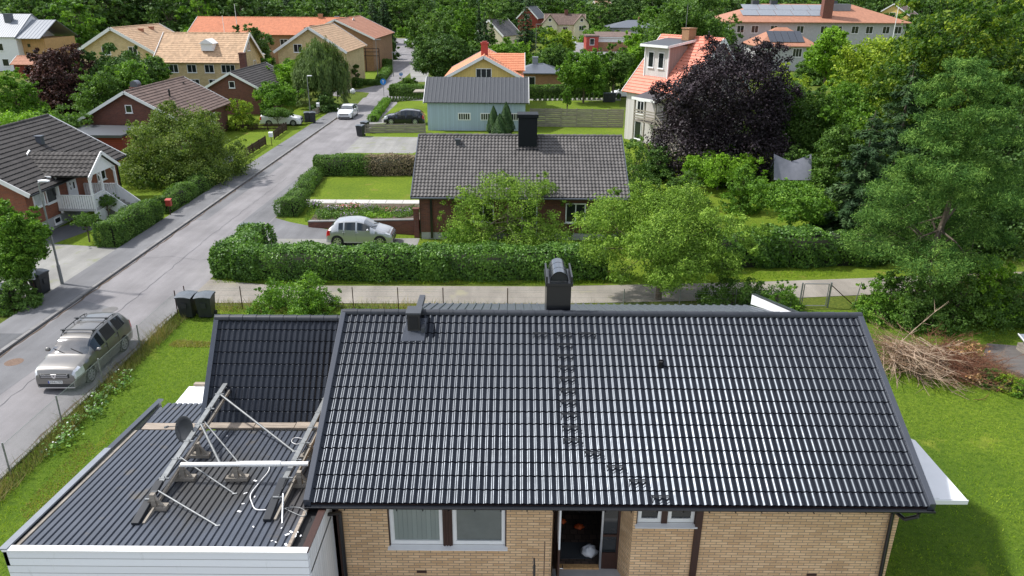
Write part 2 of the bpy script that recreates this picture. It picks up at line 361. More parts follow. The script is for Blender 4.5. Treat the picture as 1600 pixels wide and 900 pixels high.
M['core'] = mat('inner twigs', (.018, .024, .010), .95, var=.3)

def stain_spot(m, cx, cy, rx, ry, c):
    n, l = m.node_tree.nodes, m.node_tree.links; b = n['Principled BSDF']; src = b.inputs['Base Color'].links[0].from_socket
    t = n.new('ShaderNodeTexCoord'); mp = n.new('ShaderNodeMapping'); mp.inputs['Location'].default_value = (-cx/rx, -cy/ry, 0); mp.inputs['Scale'].default_value = (1/rx, 1/ry, 0)
    l.new(t.outputs['Object'], mp.inputs[0]); ln = n.new('ShaderNodeVectorMath'); ln.operation = 'LENGTH'; l.new(mp.outputs[0], ln.inputs[0])
    nf = noise(n, l, 2.2, 7, rough=.7, stretch=(2.5, .5, 1)); ad = n.new('ShaderNodeMath'); ad.operation = 'MULTIPLY_ADD'; l.new(nf, ad.inputs[0]); ad.inputs[1].default_value = 1.4; l.new(ln.outputs['Value'], ad.inputs[2])
    k = ramp(n, l, ad.outputs[0], [(.0, (.92,)*3), (1, (.92,)*3)]); mr = n.new('ShaderNodeMapRange'); mr.inputs['From Min'].default_value = 1.25; mr.inputs['From Max'].default_value = 1.8; mr.inputs['To Min'].default_value = .6; mr.inputs['To Max'].default_value = 0
    l.new(ad.outputs[0], mr.inputs[0]); cc = mixc(n, l, mr.outputs[0], src, c); l.new(cc, b.inputs['Base Color'])
stain_spot(M['sheet_garage'], -6.95, 14.3, 1.25, 1.9, (.045, .038, .024))
stain_spot(M['sheet_garage'], -4.85, 13.9, .45, 1.6, (.055, .042, .028))
# ---------------------------------------------------------------- foliage
def unit(a): return a/np.maximum(np.linalg.norm(a, axis=1, keepdims=True), 1e-9)
def leaf_quads(name, P, N, Lh, Wd, tint, material, rng, along=None, parent=None, extra=None, spread=.35):
    """one rhombic leaf per point; P points, N facing, Lh/Wd size, along = preferred axis"""
    k = len(P); r = rng.normal(size=(k, 3)) if along is None else along + rng.normal(size=(k, 3))*spread
    T = unit(r - (r*N).sum(1, keepdims=True)*N); B = np.cross(N, T)
    s = rng.uniform(.7, 1.3, (k, 1)); T = T*Lh*s/2; B = B*Wd*s/2
    V = np.empty((k, 4, 3)); V[:, 0] = P-T; V[:, 1] = P+B+T*.15; V[:, 2] = P+T; V[:, 3] = P-B+T*.15
    V = V.reshape(-1, 3); tv = np.repeat(tint, 4); mats = [material]; nf = k; ev, ef = [], []
    if extra: ev, ef, em = extra.v, extra.f, extra.m; mats += extra.mats
    me = bpy.data.meshes.new(name)
    nv = len(V)+len(ev); el = sum(len(f) for f in ef)
    me.vertices.add(nv); me.loops.add(4*k+el); me.polygons.add(k+len(ef))
    co = V if not len(ev) else np.vstack([V, np.array([tuple(p) for p in ev])])
    me.vertices.foreach_set('co', co.astype(np.float32).ravel())
    li = np.arange(4*k, dtype=np.int32)
    ls = np.arange(0, 4*k, 4, dtype=np.int32)
    if len(ef):
        li = np.concatenate([li, np.array([i+len(V) for f in ef for i in f], np.int32)])
        st, acc = [], 4*k
        for f in ef: st.append(acc); acc += len(f)
        ls = np.concatenate([ls, np.array(st, np.int32)])
    me.loops.foreach_set('vertex_index', li); me.polygons.foreach_set('loop_start', ls)
    for mt in mats: me.materials.append(mt)
    if len(ef): me.polygons.foreach_set('material_index', np.concatenate([np.zeros(k, np.int32), np.array(em, np.int32)+1]))
    at = me.attributes.new('tint', 'FLOAT', 'POINT'); at.data.foreach_set('value', np.concatenate([tv, np.full(len(ev), .3)]).astype(np.float32))
    me.update(calc_edges=True); me.validate()
    return link(bpy.data.objects.new(name, me), parent)
def blob_points(blobs, n, rng, per=26, clump=.2, shell=.16, minz=-.55, top=.35):
    b = np.array(blobs, float); w = (b[:, 3]*b[:, 4]*b[:, 5])**(2/3); w /= w.sum()
    nc = max(8, n//per); bi = rng.choice(len(b), nc, p=w); d = unit(rng.normal(size=(nc, 3))); d[:, 2] = np.maximum(d[:, 2], minz + 0*d[:, 2]); d = unit(d)
    rad = 1-np.abs(rng.normal(0, shell, nc)); c = b[bi, :3]+d*b[bi, 3:6]*rad[:, None]
    # leave out clumps buried deep inside another blob
    keep = np.ones(nc, bool)
    for q in b: keep &= (((c-q[:3])/(q[3:6]*.62))**2).sum(1) > 1
    c, d, bi = c[keep], d[keep], bi[keep]; nc = len(c)
    ci = rng.integers(0, nc, n); r = b[bi, 3:6].mean(1)*clump
    off = rng.normal(size=(n, 3)); off[:, 2] *= .75
    P = c[ci]+off*r[ci][:, None]*.62
    ct = rng.normal(.5, .16, nc); tint = np.clip(ct[ci]+rng.normal(0, .12, n), 0, 1)
    N = unit(d[ci]*.55+rng.normal(size=(n, 3))*.75+np.array([0, 0, top]))
    return P, N, tint
def blobs_round(rng, h0, h, w, k=14, fill=.62, squash=.85):
    """k leafy lobes in an ellipsoid crown between h0 and h, width w"""
    cz, rz, rx = (h0+h)/2, (h-h0)/2, w/2; out = []; k = int(k*1.4); fill *= .82
    for i in range(k):
        d = rng.normal(size=3); d /= np.linalg.norm(d); rr = rng.uniform(.35, 1)**.6
        r = rng.uniform(.2, .42)*min(rx, rz)*1.12
        e = max(0, 1-r/rx)
        out.append((d[0]*rr*(rx-r), d[1]*rr*(rx-r), cz+d[2]*rr*(rz-r*squash), r, r, r*squash))
    for i in range(k//2):                      # stray boughs that break the outline
        d = rng.normal(size=3); d[2] = abs(d[2])*.8-.15; d /= np.linalg.norm(d); r = rng.uniform(.11, .19)*min(rx, rz)*1.1; g = rng.uniform(.9, 1.08)
        out.append((d[0]*g*(rx-r*.4), d[1]*g*(rx-r*.4), cz+d[2]*g*(rz-r*.4), r, r, r*squash))
    out.append((0, 0, cz, rx*fill, rx*fill, rz*fill)); return out
def trunk_mesh(blobs, h0, r0, rng, lean=(0, 0), nb=9):
    t = MB(); pts = [(0, 0, -.1)]; k = 5
    zt = h0+(max(b[2] for b in blobs)-h0)*.55
    for i in range(1, k): f = i/(k-1); pts.append((lean[0]*f+rng.normal(0, r0*.4), lean[1]*f+rng.normal(0, r0*.4), zt*f))
    for i in range(k-1): t.tube(pts[i], pts[i+1], r0*(1-.6*i/(k-1)), r0*(1-.6*(i+1)/(k-1)), 9, cap=False)
    for b in sorted(blobs, key=lambda q: -q[3])[:nb]+list(blobs[:nb]):
        f = rng.uniform(.35, .95); j = min(int(f*(k-1)), k-2); g = f*(k-1)-j
        p = Vector(pts[j]).lerp(Vector(pts[j+1]), g); e = Vector(b[:3])
        m = p.lerp(e, .5)+Vector((0, 0, .06*(e-p).length)); rr = r0*.38*(1-.4*f)
        t.tube(p, m, rr, rr*.6, 6, cap=False); t.tube(m, e, rr*.6, rr*.2, 5, cap=False)
        for _ in range(3):
            q = e+Vector(rng.normal(size=3))*b[3]*.55; t.tube(m.lerp(e, .6), q, rr*.25, rr*.08, 4, cap=False)
    return t
def tree(name, label, x, y, h, w, leaf='l_green', n=16000, ls=.2, h0=.18, k=14, seed=1, group=None, cat='tree', r0=None, z=0,
         squash=.85, clump=.28, shell=.16, fill=.62, bark='bark', asp=.62, per=26, blobs=None, lean=(0, 0), sx=1, sy=1):
    rng = np.random.default_rng(seed); T = thing(name, label, cat, (x, y, z), 0, group)
    bl = blobs or blobs_round(rng, h*h0, h, w, k, fill, squash)
    if h0 < .06 and not blobs: bl += [(w*.33*math.cos(a_+.3*math.sin(a_*7)), w*.33*math.sin(a_), h*.17, min(w*.2, h*.3), min(w*.2, h*.3), h*.2) for a_ in [i_*6.2832/9+rng.uniform(-.2, .2) for i_ in range(9)]]
    if sx != 1 or sy != 1: bl = [(b[0]*sx, b[1]*sy, b[2], b[3]*(.5+.5*sx), b[4]*(.5+.5*sy), b[5]) for b in bl]
    P, N, t = blob_points(bl, n, rng, per, clump, shell)
    leaf_quads('crown', P, N, ls, ls*asp, t, M[leaf], rng, parent=T)
    trunk_mesh(bl, h*h0, r0 or max(.05, h*.022), rng, lean).build('trunk', M[bark], T, uv=False)
    return T
def conifer(name, label, x, y, h, w, leaf='l_spruce', n=14000, ls=.35, h0=.06, seed=1, droop=.25, group=None, cat='spruce', wd=.28, z=0, power=.85, rag=.25):
    rng = np.random.default_rng(seed); T = thing(name, label, cat, (x, y, z), 0, group)
    lv = max(10, int(h*1.7)); P, A, t = [], [], []; tr = MB(); tr.tube((0, 0, -.1), (0, 0, h*.97), h*.016, .02, 8, cap=False)
    br = []
    for i in range(lv):
        f = (i+rng.uniform(-.3, .3))/lv; f = min(max(f, 0), .985); zc = h*(h0+(1-h0)*f); rr = w/2*(1-f)**power
        nb = int(5+6*(1-f)); a0 = rng.uniform(0, 6.28)
        for j in range(nb):
            a = a0+6.283*j/nb+rng.normal(0, .15); rl = max(.15, rr*rng.uniform(1-rag, 1+rag*.4)); br.append((a, zc+rng.normal(0, .12), rl))
            if j % 2 == 0: tr.tube((0, 0, zc), (math.cos(a)*rl*.9, math.sin(a)*rl*.9, zc-droop*rl), h*.003+.01, .008, 4, cap=False)
    br = np.array(br); wts = br[:, 2]**1.5; wts /= wts.sum(); bi = rng.choice(len(br), n, p=wts); b = br[bi]
    u = rng.uniform(.08, 1, n)**.7; a = b[:, 0]; out = np.stack([np.cos(a), np.sin(a), np.zeros(n)], 1); side = np.stack([-np.sin(a), np.cos(a), np.zeros(n)], 1)
    lat = rng.normal(0, .13, n)*b[:, 2]*(1.25-u)
    P = out*(b[:, 2]*u)[:, None]+side*lat[:, None]; P[:, 2] = b[:, 1]-droop*b[:, 2]*u**1.4+.12*u*b[:, 2]*(u > .8)+rng.normal(0, .05+.012*h*.3, n)
    N = unit(np.array([0, 0, 1.0])+rng.normal(size=(n, 3))*.45+out*.3)
    bt = rng.normal(.45, .14, len(br)); t = np.clip(bt[bi]+rng.normal(0, .1, n)+.18*(u-.6), 0, 1)
    leaf_quads('crown', P, N, ls, ls*wd, t, M[leaf], rng, along=out+side*np.sign(lat)[:, None]*.7, parent=T)
    tr.build('trunk', M['bark'], T, uv=False); return T
def hedge(name, label, pts, wdt, h, leaf='l_hedge', n=12000, ls=.11, seed=1, cat='hedge', group=None, bulge=.12, round_=.25, z=0, wob=.1, asp=.65, part2=None):
    """clipped hedge: a twiggy core closely covered with leaves, following a line of ground points"""
    rng = np.random.default_rng(seed); pts = [Vector((p[0], p[1], 0)) for p in pts]; o = pts[0].copy()
    core = MB(); core.mats = [M['core']]; segs = []
    for a, b in zip(pts[:-1], pts[1:]):
        d = (b-a); L = d.length; d.normalize(); s = Vector((-d.y, d.x, 0)); segs.append((a-o, d, s, L))
        A, B = a-o-d*wdt*.3, b-o+d*wdt*.3; hw = wdt/2-.14
        core.prism([A+s*hw, A+s*hw*.7+Vector((0, 0, h-.16)), A-s*hw*.7+Vector((0, 0, h-.16)), A-s*hw], B-A)
    tot = sum(q[3]+wdt for q in segs); P, N = [], []
    for a, d, s, L in segs:
        k = int(n*(L+wdt)/tot); u = rng.uniform(-wdt*.42, L+wdt*.42, k); per = 2*h+wdt; q = rng.uniform(0, per, k)
        lat = np.where(q < h, -wdt/2, np.where(q < h+wdt, q-h-wdt/2, wdt/2)); zz = np.where(q < h, q, np.where(q < h+wdt, h, per-q))
        nrm = np.stack([np.where(q < h, -1., np.where(q < h+wdt, 0, 1.)), np.where((q >= h) & (q < h+wdt), 1., 0)], 1)
        ends = rng.random(k) < wdt/(L+wdt)*.8; e = np.sign(rng.random(k)-.5)
        u = np.where(ends, np.where(e > 0, L+wdt*.42, -wdt*.42), u); lat = np.where(ends, rng.uniform(-wdt/2, wdt/2, k), lat); zz = np.where(ends, rng.uniform(0, h, k), zz)
        # round the shoulders, then waver
        cz = np.clip((zz-(h-round_))/round_, 0, 1); lat *= 1-.28*cz**2; zz -= .25*round_*(np.abs(lat)/(wdt/2))**3*(zz > h-.05)
        wv = wob*(np.sin(u*1.7+seed)+.6*np.sin(u*3.9+2*zz)+.5*np.sin(zz*4+u))*.5+rng.normal(0, .05, k)
        lat = lat+np.where(np.abs(lat) > wdt*.3, np.sign(lat)*(wv+bulge*np.sin(np.clip(zz/h, 0, 1)*3.14)), 0); zz = np.maximum(.02, zz+wv*.8*(zz > h-.3))
        D = np.array([d.x, d.y, 0]); S_ = np.array([s.x, s.y, 0]); p = np.array([a.x, a.y, 0])+D*u[:, None]+S_*lat[:, None]; p[:, 2] = zz
        nn = S_*nrm[:, :1]*1.0; nn[:, 2] = nrm[:, 1]; nn = np.where(ends[:, None], D*e[:, None], nn)
        P.append(p); N.append(nn)
    P = np.vstack(P); N = np.vstack(N); k = len(P)
    t = .5+.13*np.sin(P[:, 0]*2.3+seed)*np.cos(P[:, 1]*2.9)+.1*np.sin(P[:, 0]*7+P[:, 2]*6)+rng.normal(0, .16, k)
    N = unit(N*.8+rng.normal(size=(k, 3))*.6+np.array([0, 0, .35]))
    ob = leaf_quads(name, P, N, ls, ls*asp, np.clip(t, 0, 1), M[leaf], rng, extra=core)
    ob.location = (o.x, o.y, z); return tag(ob, label, cat, group)
def shrub(name, label, x, y, h, w, leaf='l_green', n=5000, ls=.1, seed=1, cat='bush', group=None, k=8, z=0, sy=1, sx=1, **kw):
    return tree(name, label, x, y, h, w, leaf, n, ls, .04, k, seed, group, cat, z=z, fill=.7, r0=.04, sx=sx, sy=sy, **kw)
def blades(name, label, poly, dens, hgt, leaf='l_grass', seed=1, wd=.012, z=0, cat='grass', holes=(), hvar=.4, zf=None):
    """short blades standing over a polygon"""
    rng = np.random.default_rng(seed); p = np.array([(q[0], q[1]) for q in poly]); lo, hi = p.min(0), p.max(0)
    n = int((hi-lo).prod()*dens); c = rng.uniform(lo, hi, (n, 2))
    def inside(c, p):
        r = np.zeros(len(c), bool); j = len(p)-1
        for i in range(len(p)):
            a, b = p[i], p[j]; cond = ((a[1] > c[:, 1]) != (b[1] > c[:, 1])) & (c[:, 0] < (b[0]-a[0])*(c[:, 1]-a[1])/(b[1]-a[1]+1e-12)+a[0]); r ^= cond; j = i
        return r
    ok = inside(c, p)
    for hle in holes: ok &= ~inside(c, np.array(hle))
    c = c[ok]; n = len(c); a = rng.uniform(0, 6.28, n)
    patch = .5+.22*np.sin(c[:, 0]*.9+1.3*np.sin(c[:, 1]*.5))+.18*np.sin(c[:, 1]*1.7+c[:, 0]*.6)+.18*np.sin(c[:, 0]*4.3+c[:, 1]*1.1+2*np.sin(c[:, 1]*.8))
    hh = hgt*rng.uniform(1-hvar, 1+hvar, n)*(.7+.6*patch)
    V = np.zeros((n, 3, 3)); dx = np.stack([np.cos(a), np.sin(a)], 1)*wd
    V[:, 0, :2] = c-dx; V[:, 1, :2] = c+dx; ln = rng.normal(0, .45, (n, 2))*hh[:, None]; V[:, 2, :2] = c+ln; V[:, 2, 2] = hh
    me = bpy.data.meshes.new(name); me.vertices.add(3*n); me.loops.add(3*n); me.polygons.add(n)
    V[:, :, 2] += z; me.vertices.foreach_set('co', V.astype(np.float32).ravel()); me.loops.foreach_set('vertex_index', np.arange(3*n, dtype=np.int32))
    me.polygons.foreach_set('loop_start', np.arange(0, 3*n, 3, dtype=np.int32)); me.materials.append(M[leaf])
    t = np.clip(np.repeat(.2+.55*patch+rng.normal(0, .15, n), 3), 0, 1); at = me.attributes.new('tint', 'FLOAT', 'POINT'); at.data.foreach_set('value', t.astype(np.float32))
    me.update(calc_edges=True); o = link(bpy.data.objects.new(name, me)); return tag(o, label, cat, None, 'stuff')

# ---------------------------------------------------------------- roofs
def slope_tiles(mb, e0, e1, r0, period=.16, course=.34, amp=.03, step=.03, seg=8, m=0, mode='wave', thick=.06, jitter=0.0, seed=0):
    """one roof slope: real tile courses (or sheet ribs) from the ridge down to the eave e0-e1; r0 lies above e0"""
    e0, e1, r0 = Vector(e0), Vector(e1), Vector(r0); ux = (e1-e0); W = ux.length; ux.normalize(); us = (e0-r0); L = us.length; us.normalize()
    nn = us.cross(ux); nn = nn if nn.z > 0 else -nn; nn.normalize(); rows = max(1, round(L/course)); cs = L/rows; rng = random.Random(seed)
    if mode == 'wave':
        cols = max(2, int(W/period*seg)); us_ = [W*i/cols for i in range(cols+1)]
        prof = [amp*(.5+.5*math.cos(2*math.pi*u/period)) for u in us_]
    else:                                            # trapezoid ribs
        us_, prof = [], []; k = int(W/period)
        for i in range(k):
            b = W*i/k; w_ = W/k
            for f, h in ((0, 0), (.62, 0), (.70, 1), (.90, 1), (.98, 0)): us_.append(b+f*w_); prof.append(h*amp)
        us_.append(W); prof.append(0)
    if mode == 'wave':
        def line(s_, h_, dj=0): return [r0+us*s_+ux*u+nn*(p+h_+dj) for u, p in zip(us_, prof)]
        A = line(0, 0); B = line(cs, 0); flip = (A[1]-A[0]).cross(B[0]-A[0]).dot(nn) < 0
        for r in range(rows):
            dj = rng.uniform(-1, 1)*jitter; lo = line((r+1)*cs, step, dj)
            mb.grid([line(r*cs, -.01 if r else 0, dj), line(r*cs+.03, step*.25, dj)], m, True, flip); mb.grid([line(r*cs+.03, step*.25, dj), lo], m, True, flip)
            mb.grid([lo, line((r+1)*cs, -.01)], m, True, flip)
    else:
        P = [[r0+us*s_+ux*u+nn*p for u, p in zip(us_, prof)] for s_ in (0, L)]
        flip = (P[0][1]-P[0][0]).cross(P[1][0]-P[0][0]).dot(nn) < 0; mb.grid(P, m, False, flip)
    a, b, c, d = r0-nn*.022, r0+ux*W-nn*.022, e1-nn*.022, e0-nn*.022
    mb.prism([a, b, c, d], -nn*thick, m); return mb
STY = dict(fine=dict(period=.16, course=.34, amp=.034, step=.034, seg=8), pan=dict(period=.30, course=.35, amp=.05, step=.05, seg=5),
           pansmall=dict(period=.215, course=.295, amp=.05, step=.04, seg=6), flatrow=dict(period=.30, course=.36, amp=.03, step=.05, seg=3), far=dict(period=.6, course=.45, amp=.035, step=.025, seg=3), sheet=dict(mode='rib', period=.4, amp=.03))
def window_part(parent, c, u, nrm, w, h, n=1, frame='white', glass='glass', fw=.07, sill=True, depth=.05, cross=0):
    """window on a wall: c = centre on the wall face, u = along the wall, nrm = outward"""
    c, u, nrm = Vector(c), Vector(u).normalized(), Vector(nrm).normalized(); z = Vector((0, 0, 1)); f = MB()
    X = Matrix((u, nrm, z)).transposed().to_4x4(); X.translation = c
    f.box(-w/2, -w/2+fw, 0, depth, -h/2, h/2, 0, X); f.box(w/2-fw, w/2, 0, depth, -h/2, h/2, 0, X)
    f.box(-w/2+fw, w/2-fw, 0, depth, h/2-fw, h/2, 0, X); f.box(-w/2+fw, w/2-fw, 0, depth, -h/2, -h/2+fw, 0, X)
    for i in range(1, n): q = -w/2+w*i/n; f.box(q-fw*.4, q+fw*.4, 0, depth*.9, -h/2+fw, h/2-fw, 0, X)
    for i in range(1, cross+1): q = -h/2+h*i/(cross+1); f.box(-w/2+fw, w/2-fw, .001, depth*.7, q-.02, q+.02, 0, X)
    if sill: f.box(-w/2-.05, w/2+.05, 0, depth+.06, -h/2-.05, -h/2-.001, 0, X)
    fo = f.build('window', M[frame], parent); g = MB(); g.box(-w/2+fw*.9, w/2-fw*.9, .004, depth*.45, -h/2+fw*.9, h/2-fw*.9, 0, X)
    g.build('pane', M[glass], fo); return fo
def house(name, label, x, y, rz, L, D, hw, rise, wall, roof, trim='white', sty='far', oe=.45, og=.35, wins=(), chims=(), group=None, cat='house',
          base=None, z=0, verge='white', gut=None, hip=False, vw=.16, dormer=None, gable_mat=None):
    """gabled house: ridge along its own x, length L, depth D; wins = (side f/b/l/r, offset, sill centre z, w, h, n)"""
    T = thing(name, label, cat, (x, y, z), rz, group); hl, hd = L/2, D/2; sl = rise/hd
    w = MB(); w.box(-hl, hl, -hd, hd, 0 if not base else base, hw)
    if not hip: w.prism([(-hl, -hd, hw), (-hl, hd, hw), (-hl, 0, hw+rise)], (2*hl, 0, 0), 1 if gable_mat else 0)
    w.build('wall', [M[wall]]+([M[gable_mat]] if gable_mat else []), T)
    if base: q = MB(); q.box(-hl+.03, hl-.03, -hd+.03, hd-.03, -.3, base); q.build('foundation', M['render_grey'], T)
    r = MB(); ez = hw-sl*oe+.10; rz_ = hw+rise+.10; X = hl+og; Y_ = hd+oe; s = STY[sty]
    if hip:
        t = min(hd, hl*.8)
        for sg in (-1, 1):
            r.add([(-X, sg*Y_, ez), (X, sg*Y_, ez), (X-t-og, 0, rz_), (-X+t+og, 0, rz_)], [(0, 1, 2, 3) if sg < 0 else (3, 2, 1, 0)])
            r.add([(sg*X, -Y_, ez), (sg*X, Y_, ez), (sg*(X-t-og), 0, rz_)], [(0, 1, 2) if sg > 0 else (2, 1, 0)])
        r.box(-X, X, -Y_, Y_, ez-.14, ez-.002)
    else:
        slope_tiles(r, (-X, -Y_, ez), (X, -Y_, ez), (-X, 0, rz_), seed=1, **s); slope_tiles(r, (X, Y_, ez), (-X, Y_, ez), (X, 0, rz_), seed=2, **s)
    ro = r.build('roof', M[roof], T)
    if sty != 'sheet' and not hip:
        c = MB(); k = int(2*X/.4)
        for i in range(k): a = -X+2*X*i/k; c.tube((a, 0, rz_-.01), (a+2*X/k+.03, 0, rz_+.01), .11, .125, 8)
        c.build('ridge_cap', M[roof], T, uv=False)
    if verge and not hip:
        for sg in (-1, 1):
            v = MB()
            for sy in (-1, 1):
                a = Vector((sg*(X+.02), sy*(Y_+.01), ez-.06)); b = Vector((sg*(X+.02), 0, rz_-.04)); v.bar(a, b, .05, vw+.1, up=(0, 0, 1))
            v.build('bargeboard', M[verge], T)
    if gut:
        for sy in (-1, 1): g = MB(); g.tube((-X, sy*(Y_+.05), ez-.06), (X, sy*(Y_+.05), ez-.06), .06, n=8); g.build('gutter', M[gut], T)
        g = MB(); g.tube((hl-.1, -hd-.07, .1), (hl-.1, -hd-.07, ez-.1), .045, n=8); g.build('downpipe', M[gut], T)
    for ws in wins:
        sd, o, zc, ww, wh = ws[:5]; n = ws[5] if len(ws) > 5 else 1; gl = ws[6] if len(ws) > 6 else 'glass'
        c, u, nn = {'f': ((o, -hd-.002, zc), (1, 0, 0), (0, -1, 0)), 'b': ((o, hd+.002, zc), (1, 0, 0), (0, 1, 0)),
                    'l': ((-hl-.002, o, zc), (0, 1, 0), (-1, 0, 0)), 'r': ((hl+.002, o, zc), (0, 1, 0), (1, 0, 0))}[sd]
        window_part(T, c, u, nn, ww, wh, n, trim, gl)
    for cx, cy, cw, cd, ch, cm in chims:
        c = MB(); zb = rz_-abs(cy)*sl-.4; c.box(cx-cw/2, cx+cw/2, cy-cd/2, cy+cd/2, zb, zb+ch)
        c.box(cx-cw/2-.06, cx+cw/2+.06, cy-cd/2-.06, cy+cd/2+.06, zb+ch, zb+ch+.1); c.build('chimney', M[cm], T, bevel=.01)
    return T

# ---------------------------------------------------------------- cars
def interp(tab, x):
    for (a, b), (c, d) in zip(tab[:-1], tab[1:]):
        if x <= c: return b+(d-b)*(x-a)/(c-a) if c > a else d
    return tab[-1][1]
def smooth_tab(tab, x, L):
    if x < .16 or x > L-.16: return interp(tab, x)
    return sum(interp(tab, x+d) for d in (-.13, -.08, -.04, 0, .04, .08, .13))/7
def make_car(label, paintm, L, W, top, belt, wb, fo, side_glass, wsx, rwx, group=None, rails=False, plate=None, emblem=False, wr=.31, name='parked_car', full=True):
    """nose at x=0 pointing to -x; top/belt = side profile tables; fo = front overhang, wb = wheelbase"""
    T = thing(name, label, 'car', group=group); H = max(z for _, z in top)
    ax = [fo, fo+wb]; xs = sorted(set([round(L*i/72, 3) for i in range(73)]+[a for q in side_glass for a in q[:2]]+list(wsx)+list(rwx)+[q[0] for q in top]))
    wt = [(0, .80), (.07, .86), (.2, .93), (.5, .985), (1.0, 1), (L-.9, 1), (L-.3, .965), (L-.08, .9), (L, .82)]
    rt = [(0, .62), (wsx[0], .80), (wsx[1], .70), (L*.6, .69), (L-.5, .67), (L, .66)]
    def ring(x):
        w = W/2*interp(wt, x); zt = smooth_tab(top, x, L); zb = min(smooth_tab(belt, x, L), zt-.035); zl = .22
        if x < wsx[0]: zb = max(zb, zt-.07-.05*min(1, x))
        for a in ax:
            d = abs(x-a); R_ = wr+.055
            if d < R_: zl = max(zl, wr+math.sqrt(R_*R_-d*d)*.98)
        green = max(0, min(1, (zt-zb-.05)/.25)); wr_ = W/2*interp(rt, x)*green+w*.86*(1-green)
        zl = min(zl, zb-.06); z2 = max(.42, zl+.02); z2 = min(z2, zb-.04); z3 = zb-.55*(zb-z2) if zb-z2 > .1 else (zb+z2)/2
        e = .05*green+.015
        return [(.0, .2), (w*.9, .2 if zl < .25 else .2), (w*.965, zl), (w, z2), (w*.995, z3), (w*.955, zb), (wr_+(w*.955-wr_)*.06, zt-e-.02*green), (wr_*.93, zt-.012-.01*green), (wr_*.5, zt+.0), (0, zt+.008)]
    body, lamp, tail, wsf, wsr = MB(), MB(), MB(), MB(), MB(); gls = {}; RG = [ring(x) for x in xs]; n = len(RG[0])
    def pt(i, j, s): return (xs[i], s*RG[i][j][0], RG[i][j][1])
    ends = 0
    for i in range(len(xs)-1):
        xm = (xs[i]+xs[i+1])/2; green = interp(top, xm)-interp(belt, xm) > .06
        for j in range(n-1):
            for s in (-1, 1):
                q = [pt(i, j, s), pt(i+1, j, s), pt(i+1, j+1, s), pt(i, j+1, s)]
                if s > 0: q = q[::-1]
                q = q[::-1]; tgt = body
                if j == 5 and green and any(a <= xm <= b for a, b in side_glass): tgt = gls.setdefault((s, [k for k, q_ in enumerate(side_glass) if q_[0] <= xm <= q_[1]][0]), MB())
                elif j >= 7 and wsx[0] <= xm <= wsx[1]: tgt = wsf
                elif j == 6 and wsx[0]+.03 <= xm <= wsx[1]-.02: tgt = wsf
                elif j >= 6 and rwx[0] <= xm <= rwx[1]: tgt = wsr
                elif j == 4 and .02 <= xm <= .5: tgt = lamp
                elif j == 5 and .04 <= xm <= .36: tgt = lamp
                elif j in (4,) and xm > L-.26: tgt = tail
                elif j == 5 and xm > L-.2 and interp(belt, xm) > .8: tgt = tail
                if j == 1 or j == 0:
                    if any(abs(xm-a) < wr+.05 for a in ax) and j == 1: pass
                tgt.add(q, [(0, 1, 2, 3)], 1 if j <= 1 else 0, True)
    for i, fl in ((0, False), (len(xs)-1, True)):
        ps = [pt(i, j, 1) for j in range(n)]+[pt(i, j, -1) for j in reversed(range(n))]; body.add(ps, [tuple(range(len(ps))) if fl else tuple(reversed(range(len(ps))))], 0)
    def weld(mb, nm, mt, par=T):
        if not mb.f: return None
        o = mb.build(nm, mt, par, uv=False); import bmesh
        b = bmesh.new(); b.from_mesh(o.data); bmesh.ops.remove_doubles(b, verts=b.verts, dist=.0004); bmesh.ops.recalc_face_normals(b, faces=b.faces) if nm == 'body' else None
        b.to_mesh(o.data); b.free(); o.data.set_sharp_from_angle(angle=R(38)); return o
    bo = weld(body, 'body', [M[paintm], M['rubber']]); [weld(g_, 'side_window', M['glass']) for g_ in gls.values()]; weld(wsf, 'windscreen', M['windscreen']); weld(wsr, 'rear_window', M['glass'])
    lamp_l, lamp_r = MB(), MB()
    for mb_, nm, mt in ((lamp, 'headlight', 'headlight'), (tail, 'tail_light', 'red_light')):
        for s in (-1, 1):
            q = MB()
            for f in mb_.f:
                ps = [mb_.v[i] for i in f]
                if sum(p[1] for p in ps)*s > 0: q.add(ps, [(0, 1, 2, 3)], 0, True)
            weld(q, nm, M[mt])
    for a in ax:
        for s in (-1, 1):
            c = Vector((a, s*(W/2-.12), wr)); t = MB(); Mx = Matrix.Translation(c) @ Matrix.Rotation(R(90), 4, 'X')
            t.lathe([(wr*.62, -.10), (wr*.9, -.11), (wr, -.085), (wr, .085), (wr*.9, .11), (wr*.62, .10)], 28, 0, Mx)
            to = t.build('wheel', M['rubber'], T, uv=False)
            if full:
                r_ = MB(); r_.tube(c+Vector((0, s*.09, 0)), c+Vector((0, s*.104, 0)), wr*.66, n=24, m=1)
                for k in range(7):
                    an = 6.283*k/7; d = Vector((math.cos(an), 0, math.sin(an))); r_.bar(c+d*.03+Vector((0, s*.112, 0)), c+d*wr*.65+Vector((0, s*.112, 0)), .055, .02, up=(0, 1, 0))
                r_.tube(c+Vector((0, s*.1, 0)), c+Vector((0, s*.125, 0)), .06, n=12)
                for k in range(20):
                    an, bn = 6.283*k/20, 6.283*(k+1)/20; r_.bar(c+Vector((math.cos(an)*wr*.66, s*.11, math.sin(an)*wr*.66)), c+Vector((math.cos(bn)*wr*.66, s*.11, math.sin(bn)*wr*.66)), .025, .02, up=(0, 1, 0))
                r_.build('rim', [M['alu'], M['plastic']], to, uv=False)
    un = MB(); un.box(.35, L-.35, -W/2+.26, W/2-.26, .17, .5); 
    for a in ax: un.box(a-wr-.03, a+wr+.03, -W/2+.06, W/2-.06, .3, min(.72, wr*2+.04))
    un.build('underbody', M['rubber'], T)
